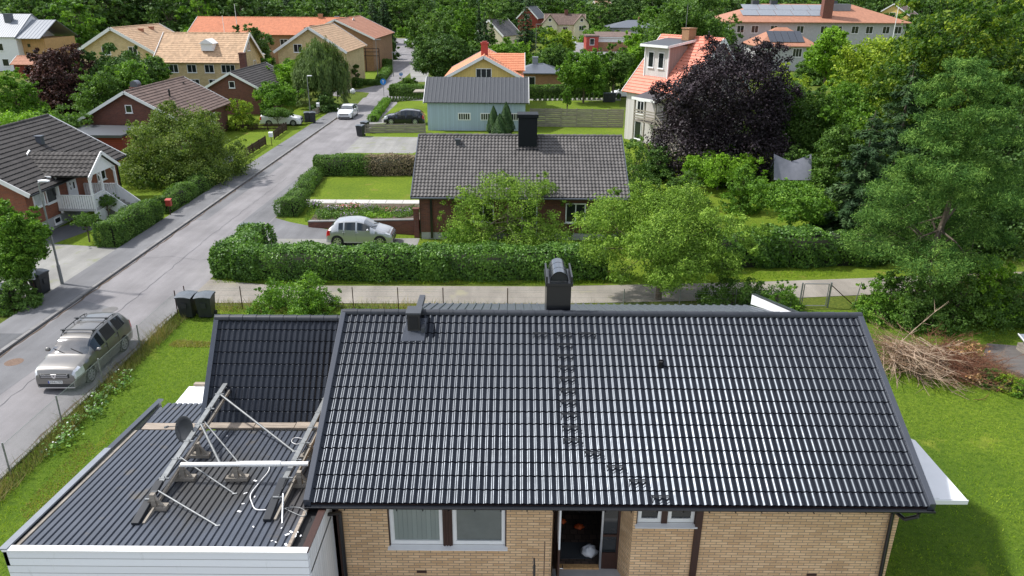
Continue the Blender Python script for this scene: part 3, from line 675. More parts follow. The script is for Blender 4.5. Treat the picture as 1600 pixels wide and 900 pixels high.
    if full:
        zt0 = interp(top, .04); g = MB()
        g.box(-.012, .06, -W*.30, W*.30, zt0-.16, zt0-.0); g.box(-.008, .1, -W*.37, W*.37, .24, .37); g.build('grille', M['plastic'], T)
        c = MB(); c.box(-.022, .02, -W*.28, W*.28, zt0-.06, zt0-.04); c.box(-.022, .02, -W*.28, W*.28, zt0-.12, zt0-.10); c.box(-.012, .02, -W*.38, W*.38, .20, .235)
        c.build('grille_bar', M['chrome'], T, bevel=.003)
        for s in (-1, 1):
            m_ = MB(); cx = wsx[0]+.42; zz = interp(belt, cx)+.07
            m_.lathe([(.02, -.09), (.085, -.06), (.1, 0), (.085, .07), (.03, .1)], 12, 0, Matrix.Translation((cx, s*(W/2+.1), zz)) @ Matrix.Rotation(R(90), 4, 'X') @ Matrix.Diagonal((.75, .9, 1, 1)))
            m_.bar((cx+.02, s*(W/2-.04), zz-.06), (cx, s*(W/2+.05), zz-.04), .04); m_.build('wing_mirror', M[paintm], T, uv=False)
            for gx in [(q[0]+q[1])/2+.35 for q in side_glass[:2]]:
                h_ = MB(); h_.box(gx-.09, gx+.09, s*(W/2*.995)-.01, s*(W/2*.995)+.025, interp(belt, gx)-.17, interp(belt, gx)-.13); h_.build('door_handle', M[paintm], T, bevel=.006)
        sm = MB()
        for q in side_glass[1:]:
            for s in (-1, 1): sm.box(q[0]-.035, q[0]-.028, s*W/2*.96 if s > 0 else s*W/2-.002, s*W/2+.002 if s > 0 else s*W/2*.96, .34, interp(belt, q[0])-.05)
        if sm.f: sm.build('door_seam', M['plastic'], T)
        wi = MB()
        for yy in (-.55, .1): wi.bar((wsx[0]+.02, yy, interp(top, wsx[0])+.03), (wsx[0]+.20, yy+.5, interp(top, wsx[0]+.2)+.025), .02, .015)
        wi.build('wiper', M['rubber'], T)
    if plate:
        p = MB(); p.box(-.022, 0, -.26, .26, .40, .51, 0); p.box(-.024, -.001, .215, .26, .402, .508, 1)
        po = p.build('number_plate', [M['plate'], M['plate_blue']], T); cu = bpy.data.curves.new('plate_text', 'FONT'); cu.body = plate; cu.size = .105; cu.align_x = 'CENTER'; cu.align_y = 'CENTER'; cu.extrude = .001
        tmp = bpy.data.objects.new('tmp', cu); me_ = bpy.data.meshes.new_from_object(tmp); bpy.data.objects.remove(tmp); to = bpy.data.objects.new('lettering', me_); link(to, po); to.location = (-.0245, -.02, .455); to.rotation_euler = (R(90), 0, R(-90)); me_.materials.clear(); me_.materials.append(M['plastic'])
    if emblem:
        zt0 = interp(top, .04); e = MB(); e.prism([(-.024, -.10, zt0+.01), (-.024, .10, zt0+.01), (-.024, .075, zt0-.11), (-.024, 0, zt0-.17), (-.024, -.075, zt0-.11)], (-.018, 0, 0))
        e.prism([(-.042, -.04, zt0-.03), (-.042, .04, zt0-.03), (-.042, 0, zt0-.09)], (-.003, 0, 0), 1); e.build('emblem', [M['chrome'], M['plastic']], T)
    if rails:
        for s in (-1, 1):
            r_ = MB(); y0 = s*W/2*.66; a, b = wsx[1]+.12, L-.75; zr = lambda x: interp(top, x)+.055
            k = 10; ps = [(a+(b-a)*i/k, y0, zr(a+(b-a)*i/k)-(.06 if i in (0, k) else 0)) for i in range(k+1)]; r_.path(ps, .018, 6); 
            for i in (1, 5, 9): r_.tube(ps[i], (ps[i][0], y0, ps[i][2]-.07), .016, n=6)
            r_.build('roof_rail', M['plastic'], T, uv=False)
        for xx in (wsx[1]+.35, L-1.45):
            c = MB(); zc = interp(top, xx)+.095; c.box(xx-.035, xx+.035, -W/2*.78, W/2*.78, zc-.015, zc+.015)
            for s in (-1, 1): c.box(xx-.05, xx+.05, s*W/2*.66-.04, s*W/2*.66+.04, zc-.07, zc+.02)
            c.build('roof_bar', M['plastic'], T, bevel=.006)
    return T
EST = dict(L=4.49, W=1.74, top=[(0, .55), (.03, .76), (.12, .89), (.45, .98), (.95, 1.05), (1.03, 1.07), (1.68, 1.46), (2.2, 1.56), (3.1, 1.58), (3.8, 1.54), (4.12, 1.46), (4.38, 1.05), (4.45, .85), (4.49, .5)],
           belt=[(0, .5), (1.0, .99), (2.0, 1.01), (3.6, 1.06), (4.2, 1.09), (4.49, .9)], wb=2.634, fo=.83, side_glass=[(1.42, 2.15), (2.27, 3.02), (3.17, 3.85)], wsx=(1.03, 1.68), rwx=(4.14, 4.36))
HAT = dict(L=3.88, W=1.67, top=[(0, .50), (.03, .66), (.12, .76), (.45, .9), (.85, 1.0), (.95, 1.03), (1.65, 1.42), (2.1, 1.50), (2.8, 1.48), (3.35, 1.40), (3.68, 1.05), (3.82, .85), (3.88, .5)],
           belt=[(0, .45), (.9, .94), (2.0, .97), (3.3, 1.02), (3.88, .9)], wb=2.48, fo=.72, side_glass=[(1.28, 2.02), (2.12, 2.75), (2.83, 3.1)], wsx=(.95, 1.65), rwx=(3.38, 3.66))
SAL = dict(L=4.5, W=1.8, top=[(0, .48), (.03, .66), (.12, .76), (.5, .88), (1.15, 1.0), (1.22, 1.02), (1.95, 1.38), (2.5, 1.46), (3.1, 1.45), (3.7, 1.34), (4.1, 1.12), (4.4, 1.05), (4.48, .8), (4.5, .5)],
           belt=[(0, .45), (1.1, .94), (2.3, .97), (3.8, 1.02), (4.5, .9)], wb=2.65, fo=.85, side_glass=[(1.55, 2.45), (2.55, 3.3), (3.38, 3.65)], wsx=(1.22, 1.95), rwx=(3.72, 4.08))
SUV = dict(L=4.65, W=1.88, top=[(0, .55), (.03, .74), (.12, .9), (.5, 1.02), (1.15, 1.12), (1.22, 1.14), (1.95, 1.52), (2.5, 1.62), (3.4, 1.6), (4.1, 1.5), (4.45, 1.15), (4.58, .9), (4.65, .55)],
           belt=[(0, .5), (1.1, 1.06), (2.3, 1.09), (3.8, 1.15), (4.65, 1.0)], wb=2.7, fo=.88, side_glass=[(1.6, 2.5), (2.6, 3.4), (3.5, 3.95)], wsx=(1.22, 1.95), rwx=(4.12, 4.42), wr=.35)
# ---------------------------------------------------------------- ground, road, lane
def sheet(name, poly, z, m, kind='structure'):
    mb = MB(); p = [(q[0], q[1], z) for q in poly]; a = sum(p[i][0]*p[(i+1)%len(p)][1]-p[(i+1)%len(p)][0]*p[i][1] for i in range(len(p)))
    mb.add(p if a > 0 else p[::-1], [tuple(range(len(p)))]); o = mb.build(name, M[m]); o['kind'] = kind; return o
def rect(x0, x1, y0, y1): return [(x0, y0), (x1, y0), (x1, y1), (x0, y1)]
def gp(*ps): return [tuple(G(*p))[:2] for p in ps]
sheet('ground', rect(-900, 900, -120, 1800), -.012, 'meadow')
sheet('lawn', rect(-15.45, 60, -12, 32.0), 0, 'lawn_lush')
sheet('lawn', rect(-14.9, 40, 35.0, 62), 0, 'lawn')
sheet('lawn', rect(-60, -22.6, 40.3, 100), 0, 'lawn')
sheet('lawn', rect(-15.6, 12.5, 62, 110), .0, 'lawn')
rd = [(-20.8, -25), (-20.8, 101)]+gp((582, 137), (602, 126), (615, 112), (614, 95), (612, 80), (609, 60), (644, 60), (652, 80), (649, 95), (643, 112), (628, 125), (604, 139))+[(-16.9, 109), (-15.6, 101), (-15.6, -25)]
sheet('road', rd, .004, 'asphalt')
sheet('side_road', gp((588, 150), (600, 158), (668, 157), (760, 155), (760, 151), (668, 151), (612, 148)), .008, 'asphalt')
sheet('side_road', gp((520, 150), (548, 152), (566, 148), (598, 140), (590, 133), (560, 140), (520, 140)), .008, 'asphalt')
sheet('parking_area', gp((643, 128), (668, 128), (672, 95), (648, 92), (640, 108)), .006, 'concrete')
sheet('parking_area', gp((870, 105), (1010, 105), (1010, 68), (870, 66)), .006, 'asphalt')
sheet('road_patch', [(-20.6, 20), (-18.9, 20), (-18.4, 31.5), (-20.6, 32.5)], .008, 'asphalt_mid')
sheet('road_patch', [(-20.7, 46), (-19.9, 46), (-19.8, 63), (-20.7, 64)], .008, 'asphalt_mid')
sheet('road_patch', [(-17.5, 44.5), (-15.7, 45.6), (-15.8, 60), (-17.2, 57)], .008, 'asphalt_mid')
def strip(name, pts, w, z, m, seed=0):
    rg_ = random.Random(seed); mb = MB(); L_, R_ = [], []
    for i in range(len(pts)-1):
        a, b = Vector((*pts[i], z)), Vector((*pts[i+1], z)); d = (b-a); k = max(1, int(d.length/.5)); s_ = Vector((-d.y, d.x, 0)).normalized()
        for j in range(k+(i == len(pts)-2)): c = a+d*j/k+s_*rg_.uniform(-.06, .06); ww = w*rg_.uniform(.4, 1)/2; L_.append(c+s_*ww); R_.append(c-s_*ww)
    mb.grid([L_, R_], 0, False); o = mb.build(name, M[m]); o['kind'] = 'structure'; return o
strip('road_crack', [(-18.3, 19), (-18.2, 30), (-18.35, 43), (-18.1, 58)], .035, .0125, 'asphalt_dark', 1)
strip('road_crack', [(-20.6, 38.5), (-19.2, 38.9), (-17.3, 38.3), (-15.9, 38.7)], .03, .0125, 'asphalt_dark', 2)
strip('road_crack', [(-17.2, 47), (-16.6, 55), (-17.1, 66)], .03, .0125, 'asphalt_dark', 3)
strip('gutter_dirt', [(-20.72, 14), (-20.7, 40), (-20.72, 70), (-20.72, 99)], .13, .011, 'soil', 4)
strip('gutter_dirt', [(-15.66, 8), (-15.64, 20), (-15.66, 31)], .16, .011, 'soil', 5)
def slab(name, poly, z0, z1, m):
    mb = MB(); mb.prism([(q[0], q[1], z0) for q in poly], (0, 0, z1-z0)); return struct(mb.build(name, M[m]))
slab('pavement', rect(-22.65, -21.0, -25, 100), -.05, .09, 'asphalt_mid')
slab('kerb', rect(-21.0, -20.82, -25, 100), -.05, .10, 'kerb')
sheet('pavement_patch', rect(-22.64, -21.01, 16, 28.6), .096, 'asphalt_dark')
slab('kerb', rect(-15.56, -15.44, -10, 31.2), -.05, .07, 'kerb')
sheet('driveway', [(-28.6, 30.5), (-22.6, 31.5), (-22.6, 40.3), (-28.6, 41.2)], .006, 'concrete')
sheet('garden_path', [(-28.6, 41.2), (-26.9, 41), (-25.9, 44.5), (-25.7, 48.4), (-26.6, 48.6), (-28.5, 44)], .008, 'asphalt_dark')
sheet('forecourt', [(-11.5, -12), (9.2, -12), (9.2, 13.88), (-4.0, 13.88), (-4.0, 11.8), (-11.5, 11.8)], .006, 'concrete')
sheet('gravel_lane', [(-15.6, 32.3), (2, 32.5), (12, 33.2), (19, 34.1), (34, 36), (34, 38.2), (19, 36.3), (12, 35.5), (2, 34.75), (-12, 34.6), (-15.6, 35.4)], .005, 'gravel')
sheet('driveway', [(-15.6, 40.35), (-14, 40.2), (-5.6, 40.6), (-5.6, 42.5), (-11, 42.3), (-15.6, 42.2)], .006, 'concrete')
sheet('driveway', [(-15.6, 42.2), (-11, 42.25), (-10.6, 43.6), (-14.4, 45.7), (-15.6, 46.6)], .010, 'asphalt_mid')
sheet('garden_path', [(-15.0, 50.3), (-5.8, 50.35), (-5.8, 51.35), (-15.1, 51.3)], .012, 'paving')
sheet('driveway', [(-15.7, 67.9), (-9.3, 67.9), (-8.6, 70), (-8, 76.1), (-15.7, 76.3)], .006, 'concrete')
sheet('driveway', gp((612, 192), (660, 192), (662, 184), (600, 184), (580, 194)), .006, 'concrete')
sheet('grass_island', gp((532, 155), (548, 158), (572, 152), (577, 145), (555, 143), (532, 147)), .012, 'meadow')
sheet('lawn', gp((545, 129), (552, 101), (606, 99), (597, 129)), .004, 'lawn')
sheet('lawn', gp((830, 170), (968, 168), (968, 156), (830, 158)), .006, 'lawn')
sheet('paved_path', gp((828, 157), (970, 157), (970, 153), (828, 153)), .008, 'concrete')
mb = MB(); mb.v = []; nx, ny = 60, 8
P = []
for j in range(ny+1):
    yy = 380+j*90; row = []
    for i in range(nx+1):
        xx = -750+1500*i/nx; t_ = j/ny; hgt = (3*t_+38*t_*t_)*(1+.35*math.sin(xx*.009+1)+.2*math.sin(xx*.023+j))
        row.append((xx, yy, hgt-.5*(j == 0)))
    P.append(row)
mb.grid(P, 0, True); struct(mb.build('hills', M['meadow']))
# manhole covers in the carriageway
for (px, py, mm, lb) in ((22, 566, 'rust', 'rusty round manhole cover in the darker road patch near the kerb'), (172, 484, 'iron', 'grey round manhole cover in mid road beyond the estate car')):
    g = G(px, py); t = MB(); t.lathe([(.34, 0), (.34, .004), (.30, .004), (.29, .006), (0.01, .006)], 28, smooth=False); o = t.build('manhole_cover', M[mm], uv=False); o.location = (g.x, g.y, .006); tag(o, lb, 'manhole cover')

# ---------------------------------------------------------------- the main house
MH = thing('house', 'tan brick bungalow in front with large glossy black wavy tiled roof', 'house', (0, 0, 0))
XL, XR, YE, ZE, YR, ZR = -4.57, 9.43, 13.46, 3.22, 18.25, 5.75; SL = (ZR-ZE)/(YR-YE)
def onroof(px, py, lift=0):
    r = _ray(px, py); k = CH-ZE+YE*SL-lift; t = k/(r.y*SL-r.z); return Vector((r.x*t, r.y*t, CH+r.z*t))
r = MB(); slope_tiles(r, (XL+.1, YE, ZE), (XR-.1, YE, ZE), (XL+.1, YR, ZR), period=.164, course=.339, amp=.036, step=.02, seg=10, seed=3)
slope_tiles(r, (XR-.1, 2*YR-YE, ZE), (XL+.1, 2*YR-YE, ZE), (XR-.1, YR, ZR), period=.328, course=.339, amp=.036, step=.02, seg=4, seed=4)
r.build('roof', M['tile_black'], MH, uv=False)
def ridge_caps(par, x0, x1, y, z, L=.36, rr=.10):
    c = MB(); k = int((x1-x0)/L)
    for i in range(k):
        a = x0+(x1-x0)*i/k; b = a+(x1-x0)/k+.03; n = 9; P = []
        for xx, q in ((a, rr*.93), (b, rr*1.06), (b, rr*.9)):
            P.append([(xx, y-q*1.05*math.cos(math.pi*j/n), z+q*.95*math.sin(math.pi*j/n)-.02-.02*(j in (0, n))) for j in range(n+1)])
        c.grid(P, 0, True)
    return c.build('ridge_cap', M['verge_tile'] if 'verge_tile' in M else M['tile_black'], par, uv=False, sharp=40)
M['verge_tile'] = tilemat('satin ridge tile', (.03, .034, .043), .42, .4)
ridge_caps(MH, XL, XR, YR, ZR+.03)
for x0, x1 in ((XL-.04, XL+.12), (XR-.12, XR+.04)):
    v = MB(); up = Vector((0, -SL, 1)).normalized()
    for ya, za, yb, zb in ((YE-.03, ZE, YR, ZR), (2*YR-YE+.03, ZE, YR, ZR)):
        v.prism([(x0, ya, za-.16), (x1, ya, za-.16), (x1, ya, za+.02), (x1-.03 if x0 < 0 else x1, ya, za+.10), (x0+(.03 if x0 > 0 else 0), ya, za+.10), (x0, ya, za+.02)], (0, yb-ya, zb-za))
    v.build('verge_flashing', M['verge'], MH, bevel=.008)
g = MB(); n = 8
for xx0, xx1 in ((XL, XR),):
    P = [[(xx, YE-.065+.065*math.cos(math.pi+math.pi*j/n), ZE-.035-.065*math.sin(math.pi*j/n)) for j in range(n+1)] for xx in (xx0, xx1)]; g.grid(P, 0, True)
    g.tube((xx0, YE-.13, ZE-.033), (xx1, YE-.13, ZE-.033), .011, n=6); g.box(xx0-.003, xx0, YE-.13, YE, ZE-.1, ZE-.035); g.box(xx1, xx1+.003, YE-.13, YE, ZE-.1, ZE-.035)
for i in range(24): xk = XL+.3+i*.58; g.box(xk-.012, xk+.012, YE-.132, YE-.02, ZE-.108, ZE-.1)
g.build('gutter', M['black_metal'], MH, uv=False)
f = MB(); f.box(XL+.05, XR-.05, YE+.002, YE+.03, ZE-.16, ZE-.03); f.box(XL+.05, XR-.05, YE+.03, 13.9, ZE-.10, ZE-.08); f.build('eaves_board', M['wood_brown'], MH)
# walls with their openings
YW, YB, TH_ = 13.9, 22.6, .3; WX0, WX1 = -4.03, 9.02
W1 = (-2.86, -.09, 1.63, 2.98); W2 = (2.93, 4.32, 2.32, 2.98); DR = (.98, 2.86, .42, 2.98)
w = MB(); cuts = sorted([W1, W2, DR]); xx = WX0
for a, b, zb, zt in cuts:
    w.box(xx, a, YW, YW+TH_, 0, 3.1); w.box(a, b, YW, YW+TH_, 0, zb); w.box(a, b, YW, YW+TH_, zt, 3.1); xx = b
w.box(xx, WX1, YW, YW+TH_, 0, 3.1)
w.box(WX0, WX0+.3, YW+TH_, YB, 0, 3.1); w.box(WX1-.3, WX1, YW+TH_, YB, 0, 3.1); w.box(WX0, WX1, YB, YB+.3, 0, 3.1)
for x_ in (WX0, WX1-.3): w.prism([(x_, YW, 3.1), (x_, YB+.3, 3.1), (x_, YR, ZR-.12)], (.3, 0, 0))
# splayed brick reveals of the porch recess
w.prism([(DR[0], YW+.005, DR[2]), (DR[0]+.10, YW+.75, DR[2]), (DR[0]-.02, YW+.75, DR[2]), (DR[0]-.02, YW+.3, DR[2])], (0, 0, 2.56))
w.prism([(DR[1]+.02, YW+.3, DR[2]), (DR[1]+.02, YW+.75, DR[2]), (DR[1]-.22, YW+.75, DR[2]), (DR[1], YW+.005, DR[2])], (0, 0, 2.56))
w.build('wall', M['brick_tan'], MH)
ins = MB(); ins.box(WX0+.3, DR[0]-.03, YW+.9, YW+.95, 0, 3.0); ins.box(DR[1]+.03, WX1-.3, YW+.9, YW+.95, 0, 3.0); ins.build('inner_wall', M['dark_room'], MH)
def near_window(x0, x1, z0, split, gl, gr, nm):
    y = YW+.06; zt = 2.98; f = MB(); m0, m1 = split
    f.box(x0, x0+.03, y-.04, y+.1, z0, zt, 1); f.box(x1-.03, x1, y-.04, y+.1, z0, zt, 1); f.box(m0, m1, y-.03, y+.1, z0, zt, 1)
    if nm == 1:
        for k in range(3): f.box(m0+.02+k*.065, m0+.055+k*.065, y-.045, y-.03, z0, zt, 1)
    fr = .085; bs = [(x0+.03, m0), (m1, x1-.03)]
    for a, b in bs:
        f.box(a, a+fr, y, y+.08, z0+.02, zt); f.box(b-fr, b, y, y+.08, z0+.02, zt); f.box(a+fr, b-fr, y, y+.08, z0+.02, z0+.02+fr+.02)
        f.box(a+fr, b-fr, y, y+.08, zt-.05, zt)
        f.box(a+fr, a+fr+.015, y+.02, y+.06, z0+.12, zt-.06, 0)
    wo = f.build('window', [M['white'], M['wood_brown']], MH, bevel=.004)
    s = MB(); s.prism([(x0-.03, YW-.09, z0-.04), (x1+.03, YW-.09, z0-.04), (x1+.03, YW-.09, z0-.02), (x0-.03, YW-.09, z0-.02)], (0, .15, .035)); s.build('sill', M['white'], wo, bevel=.004)
    for (a, b), mt in zip(bs, (gl, gr)):
        p = MB(); p.box(a+fr-.01, b-fr+.01, y+.035, y+.05, z0+.1, zt-.04); p.build('pane', M[mt], wo)
    return wo
near_window(W1[0], W1[1], W1[2], (-1.585, -1.36), 'glass_blind', 'glass_green', 1)
near_window(W2[0], W2[1], W2[2], (3.52, 3.66), 'glass', 'glass', 2)
# entrance: frame, open door leaf, glazed side light, hall behind
ye = YW+.62
f = MB(); xa, xs_, xb = DR[0]+.1, Yp(938, 850, ye).x, DR[1]-.18
f.box(xa, xa+.05, ye, ye+.1, .42, 2.98); f.box(xs_, xs_+.05, ye, ye+.1, .42, 2.98, 1); f.box(xb-.06, xb, ye, ye+.1, .42, 2.98); f.box(xs_+.05, xb-.06, ye+.01, ye+.09, .42, .92)
f.box(xs_+.05, xb-.06, ye+.01, ye+.09, 1.42, 1.48); f.box(xa+.05, xs_, ye-.02, ye+.12, .42, .47, 2); f.build('door_frame', [M['wood_brown'], M['alu'], M['timber_orange']], MH, bevel=.004)
p = MB(); p.box(xs_+.05, xb-.06, ye+.04, ye+.055, .92, 1.42); p.box(xs_+.05, xb-.06, ye+.04, ye+.055, 1.48, 2.98); p.build('side_light', M['glass'], MH)
d = MB(); d.box(xa+.052, xa+.09, ye-.78, ye-.03, .48, 1.7, 0); d.box(xa+.052, xa+.09, ye-.78, ye-.03, 1.7, 2.9, 1); do = d.build('door', [M['wood_brown'], M['render_white']], MH)
h = MB(); h.tube((xa+.1, ye-.78, 1.15), (xa+.17, ye-.78, 1.15), .012); h.tube((xa+.17, ye-.79, 1.15), (xa+.17, ye-.66, 1.15), .011); h.build('handle', M['chrome'], do)
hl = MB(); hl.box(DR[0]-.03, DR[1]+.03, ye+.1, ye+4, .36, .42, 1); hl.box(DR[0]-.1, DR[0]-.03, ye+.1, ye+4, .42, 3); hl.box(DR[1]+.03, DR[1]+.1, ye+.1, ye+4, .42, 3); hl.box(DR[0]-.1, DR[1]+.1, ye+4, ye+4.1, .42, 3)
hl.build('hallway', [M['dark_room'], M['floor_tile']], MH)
st = MB(); st.box(DR[0]-.1, DR[1]+.1, YW-.1, ye+.1, .2, .42); st.box(DR[0]-.1, DR[1]+.4, YW-1.2, YW-.1, 0, .38); st.box(DR[0]-.1, DR[1]+.4, YW-1.5, YW-1.2, 0, .2); st.build('doorstep', M['render_grey'], MH)
# brown boards and downpipes
b = MB(); b.box(4.30, 4.46, YW-.06, YW-.002, .2, 3.05); b.build('cover_board', M['wood_brown'], MH, bevel=.005)
b = MB(); b.box(-4.12, -3.98, YW-.05, YW-.002, 0, 3.05); b.box(-4.13, -4.032, YW-.05, YW+.4, 0, 3.05); b.build('cover_board', M['wood_brown'], MH, bevel=.005)
dp = MB(); dp.path([(9.1, YE-.07, ZE-.09), (9.1, YE-.07, ZE-.2), (8.93, YE+.1, ZE-.42), (8.80, YW-.08, ZE-.38), (8.80, YW-.08, ZE-.6), (8.88, YW-.09, .1)], .045, 10); dp.build('downpipe', M['black_metal'], MH, uv=False)
dp = MB(); dp.path([(-4.25, YE-.07, ZE-.09), (-4.22, YE-.05, ZE-.3), (-3.93, YW-.09, ZE-.55), (-3.93, YW-.09, .1)], .045, 10); dp.build('downpipe', M['black_metal'], MH, uv=False)
for px, py in ((659, 893), (1268, 898)):
    q = Yp(px, py, YW); v = MB(); v.box(q.x-.12, q.x+.12, YW-.012, YW-.001, q.z-.035, q.z+.035); v.build('air_vent', M['wood_brown'], MH)
# chimney with its barrel cowl
cx = 1.27; c = MB(); c.box(cx-.33, cx+.33, 18.42, 19.45, 5.2, 6.52, 0); co = c.build('chimney', M['black_metal'], MH, bevel=.012)
k = MB(); k.box(cx-.37, cx+.37, 18.36, 19.5, 6.50, 6.60); k.box(cx-.36, cx-.31, 18.38, 19.48, 6.6, 6.78); k.box(cx+.31, cx+.36, 18.38, 19.48, 6.6, 6.78); k.build('chimney_rim', M['black_metal'], co, bevel=.01)
k = MB(); n = 16; P = [[(cx-.25*math.cos(math.pi*j/n), yy, 6.62+.30*math.sin(math.pi*j/n)) for j in range(n+1)] for yy in (18.40, 18.7, 19.0, 19.3, 19.5)]; k.grid(P, 0, True)
P2 = [[(p[0]*.0+cx+(p[0]-cx)*.95, p[1], 6.62+(p[2]-6.62)*.95) for p in row] for row in P]; k.grid(P2, 0, True, True)
k.add([(cx-.25*math.cos(math.pi*j/n), 18.5, 6.62+.29*math.sin(math.pi*j/n)) for j in range(n+1)], [tuple(range(n+1))], 1)
M['cowl'] = mat('dark polished cowl', (.16, .18, .21), .2, .85, var=.05)
for yy in (18.75, 19.15): k.add([q for row in [[(cx-.258*math.cos(math.pi*j/n), yv, 6.62+.308*math.sin(math.pi*j/n)) for j in range(n+1)] for yv in (yy, yy+.03)] for q in row], [(j, j+1, n+2+j, n+1+j) for j in range(n)], 0)
k.build('chimney_cowl', [M['cowl'], M['plastic']], co, uv=False)
# ventilation hood on its flashing plate
v = MB(); a, b_, c_, d_ = onroof(626, 533, .06), onroof(663, 532, .06), onroof(667, 497, .06), onroof(636, 497, .06); v.prism([a, b_, c_, d_], (0, 0, -.06)); vo = v.build('vent_plate', M['verge'], MH, bevel=.006)
v = MB(); xv0, xv1 = onroof(637, 520).x, onroof(657, 520).x; v.box(xv0, xv1, 17.66, 18.2, 5.2, 5.96, 0); v.box(xv0-.03, xv1+.03, 17.63, 18.12, 5.96, 6.02, 1); v.box(xv1-.16, xv1, 18.12, 19.0, 5.86, 5.98, 1); v.box(xv0+.05, xv1-.05, 17.645, 17.659, 5.55, 5.9, 2); v.box(xv1+.02, xv1+.12, 17.6, 17.9, 5.3, 5.6, 1)
v.build('vent_hood', [M['black_metal'], M['sheet_grey'], M['rubber']], vo, bevel=.008)
q = onroof(1032, 572); p = MB(); p.tube(q-Vector((0, 0, .05)), q+Vector((0, -.02, .16)), .07, .07, 16, 0, False); p.tube(q+Vector((0, -.02, .02)), q+Vector((0, -.02, .14)), .045, .045, 12, 1); p.build('vent_pipe', [M['black_metal'], M['rubber']], MH, uv=False)
steps = [(844, 524), (880, 524), (916, 524), (881, 541), (882, 558), (884, 576), (886, 594), (886, 612), (887, 630), (889, 650), (891, 670), (893, 690), (926, 710), (961, 732), (996, 754), (1032, 779)]
s0 = None
up = Vector((0, -SL, 1)).normalized(); dn = Vector((0, -1, -SL)).normalized()
for i, (px, py) in enumerate(steps):
    q = onroof(px, py, .03)
    if s0 is None:
        s = MB(); s.tube((-.2, 0, .15), (.2, 0, .15), .013, n=6); s.tube((-.19, -.07, .15), (.19, -.07, .15), .010, n=5); s.box(-.19, .19, -.03, .0, .145, .149)
        for sx in (-.19, .19): s.bar((sx, 0, .16), Vector((sx, 0, 0))+dn*.12+up*.03, .014); s.bar((sx, 0, .16), Vector((sx, 0, 0))-dn*.12+up*.03, .014); s.bar(Vector((sx, 0, 0))+dn*.12+up*.03, Vector((sx, 0, 0))-dn*.12+up*.03, .016, .006)
        s.tube((-.22, 0, .02), (.22, 0, .02), .01, n=6); s0 = o = s.build('roof_step', M['black_metal'], MH, uv=False); 
    else: o = s0.copy(); col.objects.link(o); o.parent = MH
    o.location = q-Vector((0, 0, .07))
# rear roof of profiled sheet, wing, white canopies
r = MB(); slope_tiles(r, (8.1, 23.0, 4.02), (-3.1, 23.0, 4.02), (8.1, 19.0, 5.35), mode='rib', period=.26, amp=.03, thick=.05); r.build('rear_roof', M['sheet_dark'], MH, uv=False)
r = MB(); r.prism([(8.12, 23.05, 4.05), (8.12, 18.9, 5.3), (8.12, 18.9, 5.45), (8.12, 23.05, 4.40)], (.07, 0, 0)); r.build('bargeboard', M['canopy_white'], MH)
r = MB(); r.prism([(8.11, 23.08, 4.40), (8.24, 23.08, 4.40), (8.24, 18.9, 5.48), (8.11, 18.9, 5.48)], (0, 0, .03)); r.build('verge_cap', M['verge'], MH)
w = MB(); w.box(-3.0, 8.0, 22.9, 25.5, 0, 2.9); w.box(-3, 8, 19.2, 22.8, 3, 4.0); w.build('wall', M['clad_white_v'], MH)
WYE, WZE, WYR, WZR = 17.57, 2.68, 19.5, 5.0
r = MB(); slope_tiles(r, (-8.5, WYE, WZE), (-4.1, WYE, WZE), (-8.5, WYR, WZR), period=.164, course=.335, amp=.036, step=.02, seg=10, seed=5); slope_tiles(r, (-4.1, 21.4, 2.7), (-8.5, 21.4, 2.7), (-4.1, WYR, WZR), period=.328, course=.335, amp=.036, step=.02, seg=4, seed=6)
r.build('wing_roof', M['tile_black'], MH, uv=False); ridge_caps(MH, -8.6, -4.3, WYR, WZR+.02, .36, .11)
v = MB(); v.prism([(-8.62, WYE-.02, WZE-.1), (-8.48, WYE-.02, WZE-.1), (-8.48, WYE-.02, WZE+.12), (-8.62, WYE-.02, WZE+.12)], (0, WYR-WYE+.02, WZR-WZE)); v.build('verge_flashing', M['verge'], MH, bevel=.006)
w = MB(); w.box(-8.3, -4.05, 17.7, 21.2, 0, 2.6); w.prism([(-8.35, 17.6, 2.6), (-8.35, 21.4, 2.6), (-8.35, 19.5, 4.9)], (4.3, 0, 0)); w.build('wing_wall', M['clad_white_v'], MH)
c = MB(); ca, cb, cc_ = G(1428, 692, 2.5), G(1510, 783, 2.5), G(1455, 783, 2.5)
c.prism([(9.05, cb.y, 2.5), (cb.x, cb.y, 2.5), (ca.x+.05, ca.y+.05, 2.5), (9.05, ca.y+2.2, 2.5)], (0, 0, .05)); c.prism([(9.05, cb.y-.03, 2.42), (cb.x+.03, cb.y-.03, 2.42), (cb.x+.03, cb.y-.005, 2.42), (9.05, cb.y-.005, 2.42)], (0, 0, .12))
c.prism([(9.05, cb.y, 2.552), (10.35, cb.y+.02, 2.552), (9.4, cb.y+1.6, 2.56), (9.05, cb.y+1.6, 2.56)], (0, 0, .02), 0); c.build('canopy', M['canopy_white'], MH)
c = MB(); c.box(-10.35, -8.66, 19.6, 20.75, 1.95, 2.02); c.box(-10.2, -8.66, 20.75, 20.9, 1.95, 2.1, 1); c.box(-10.3, -10.2, 19.7, 19.8, 0, 1.95); c.build('patio_canopy', [M['canopy_white'], M['wood_pale']], MH)
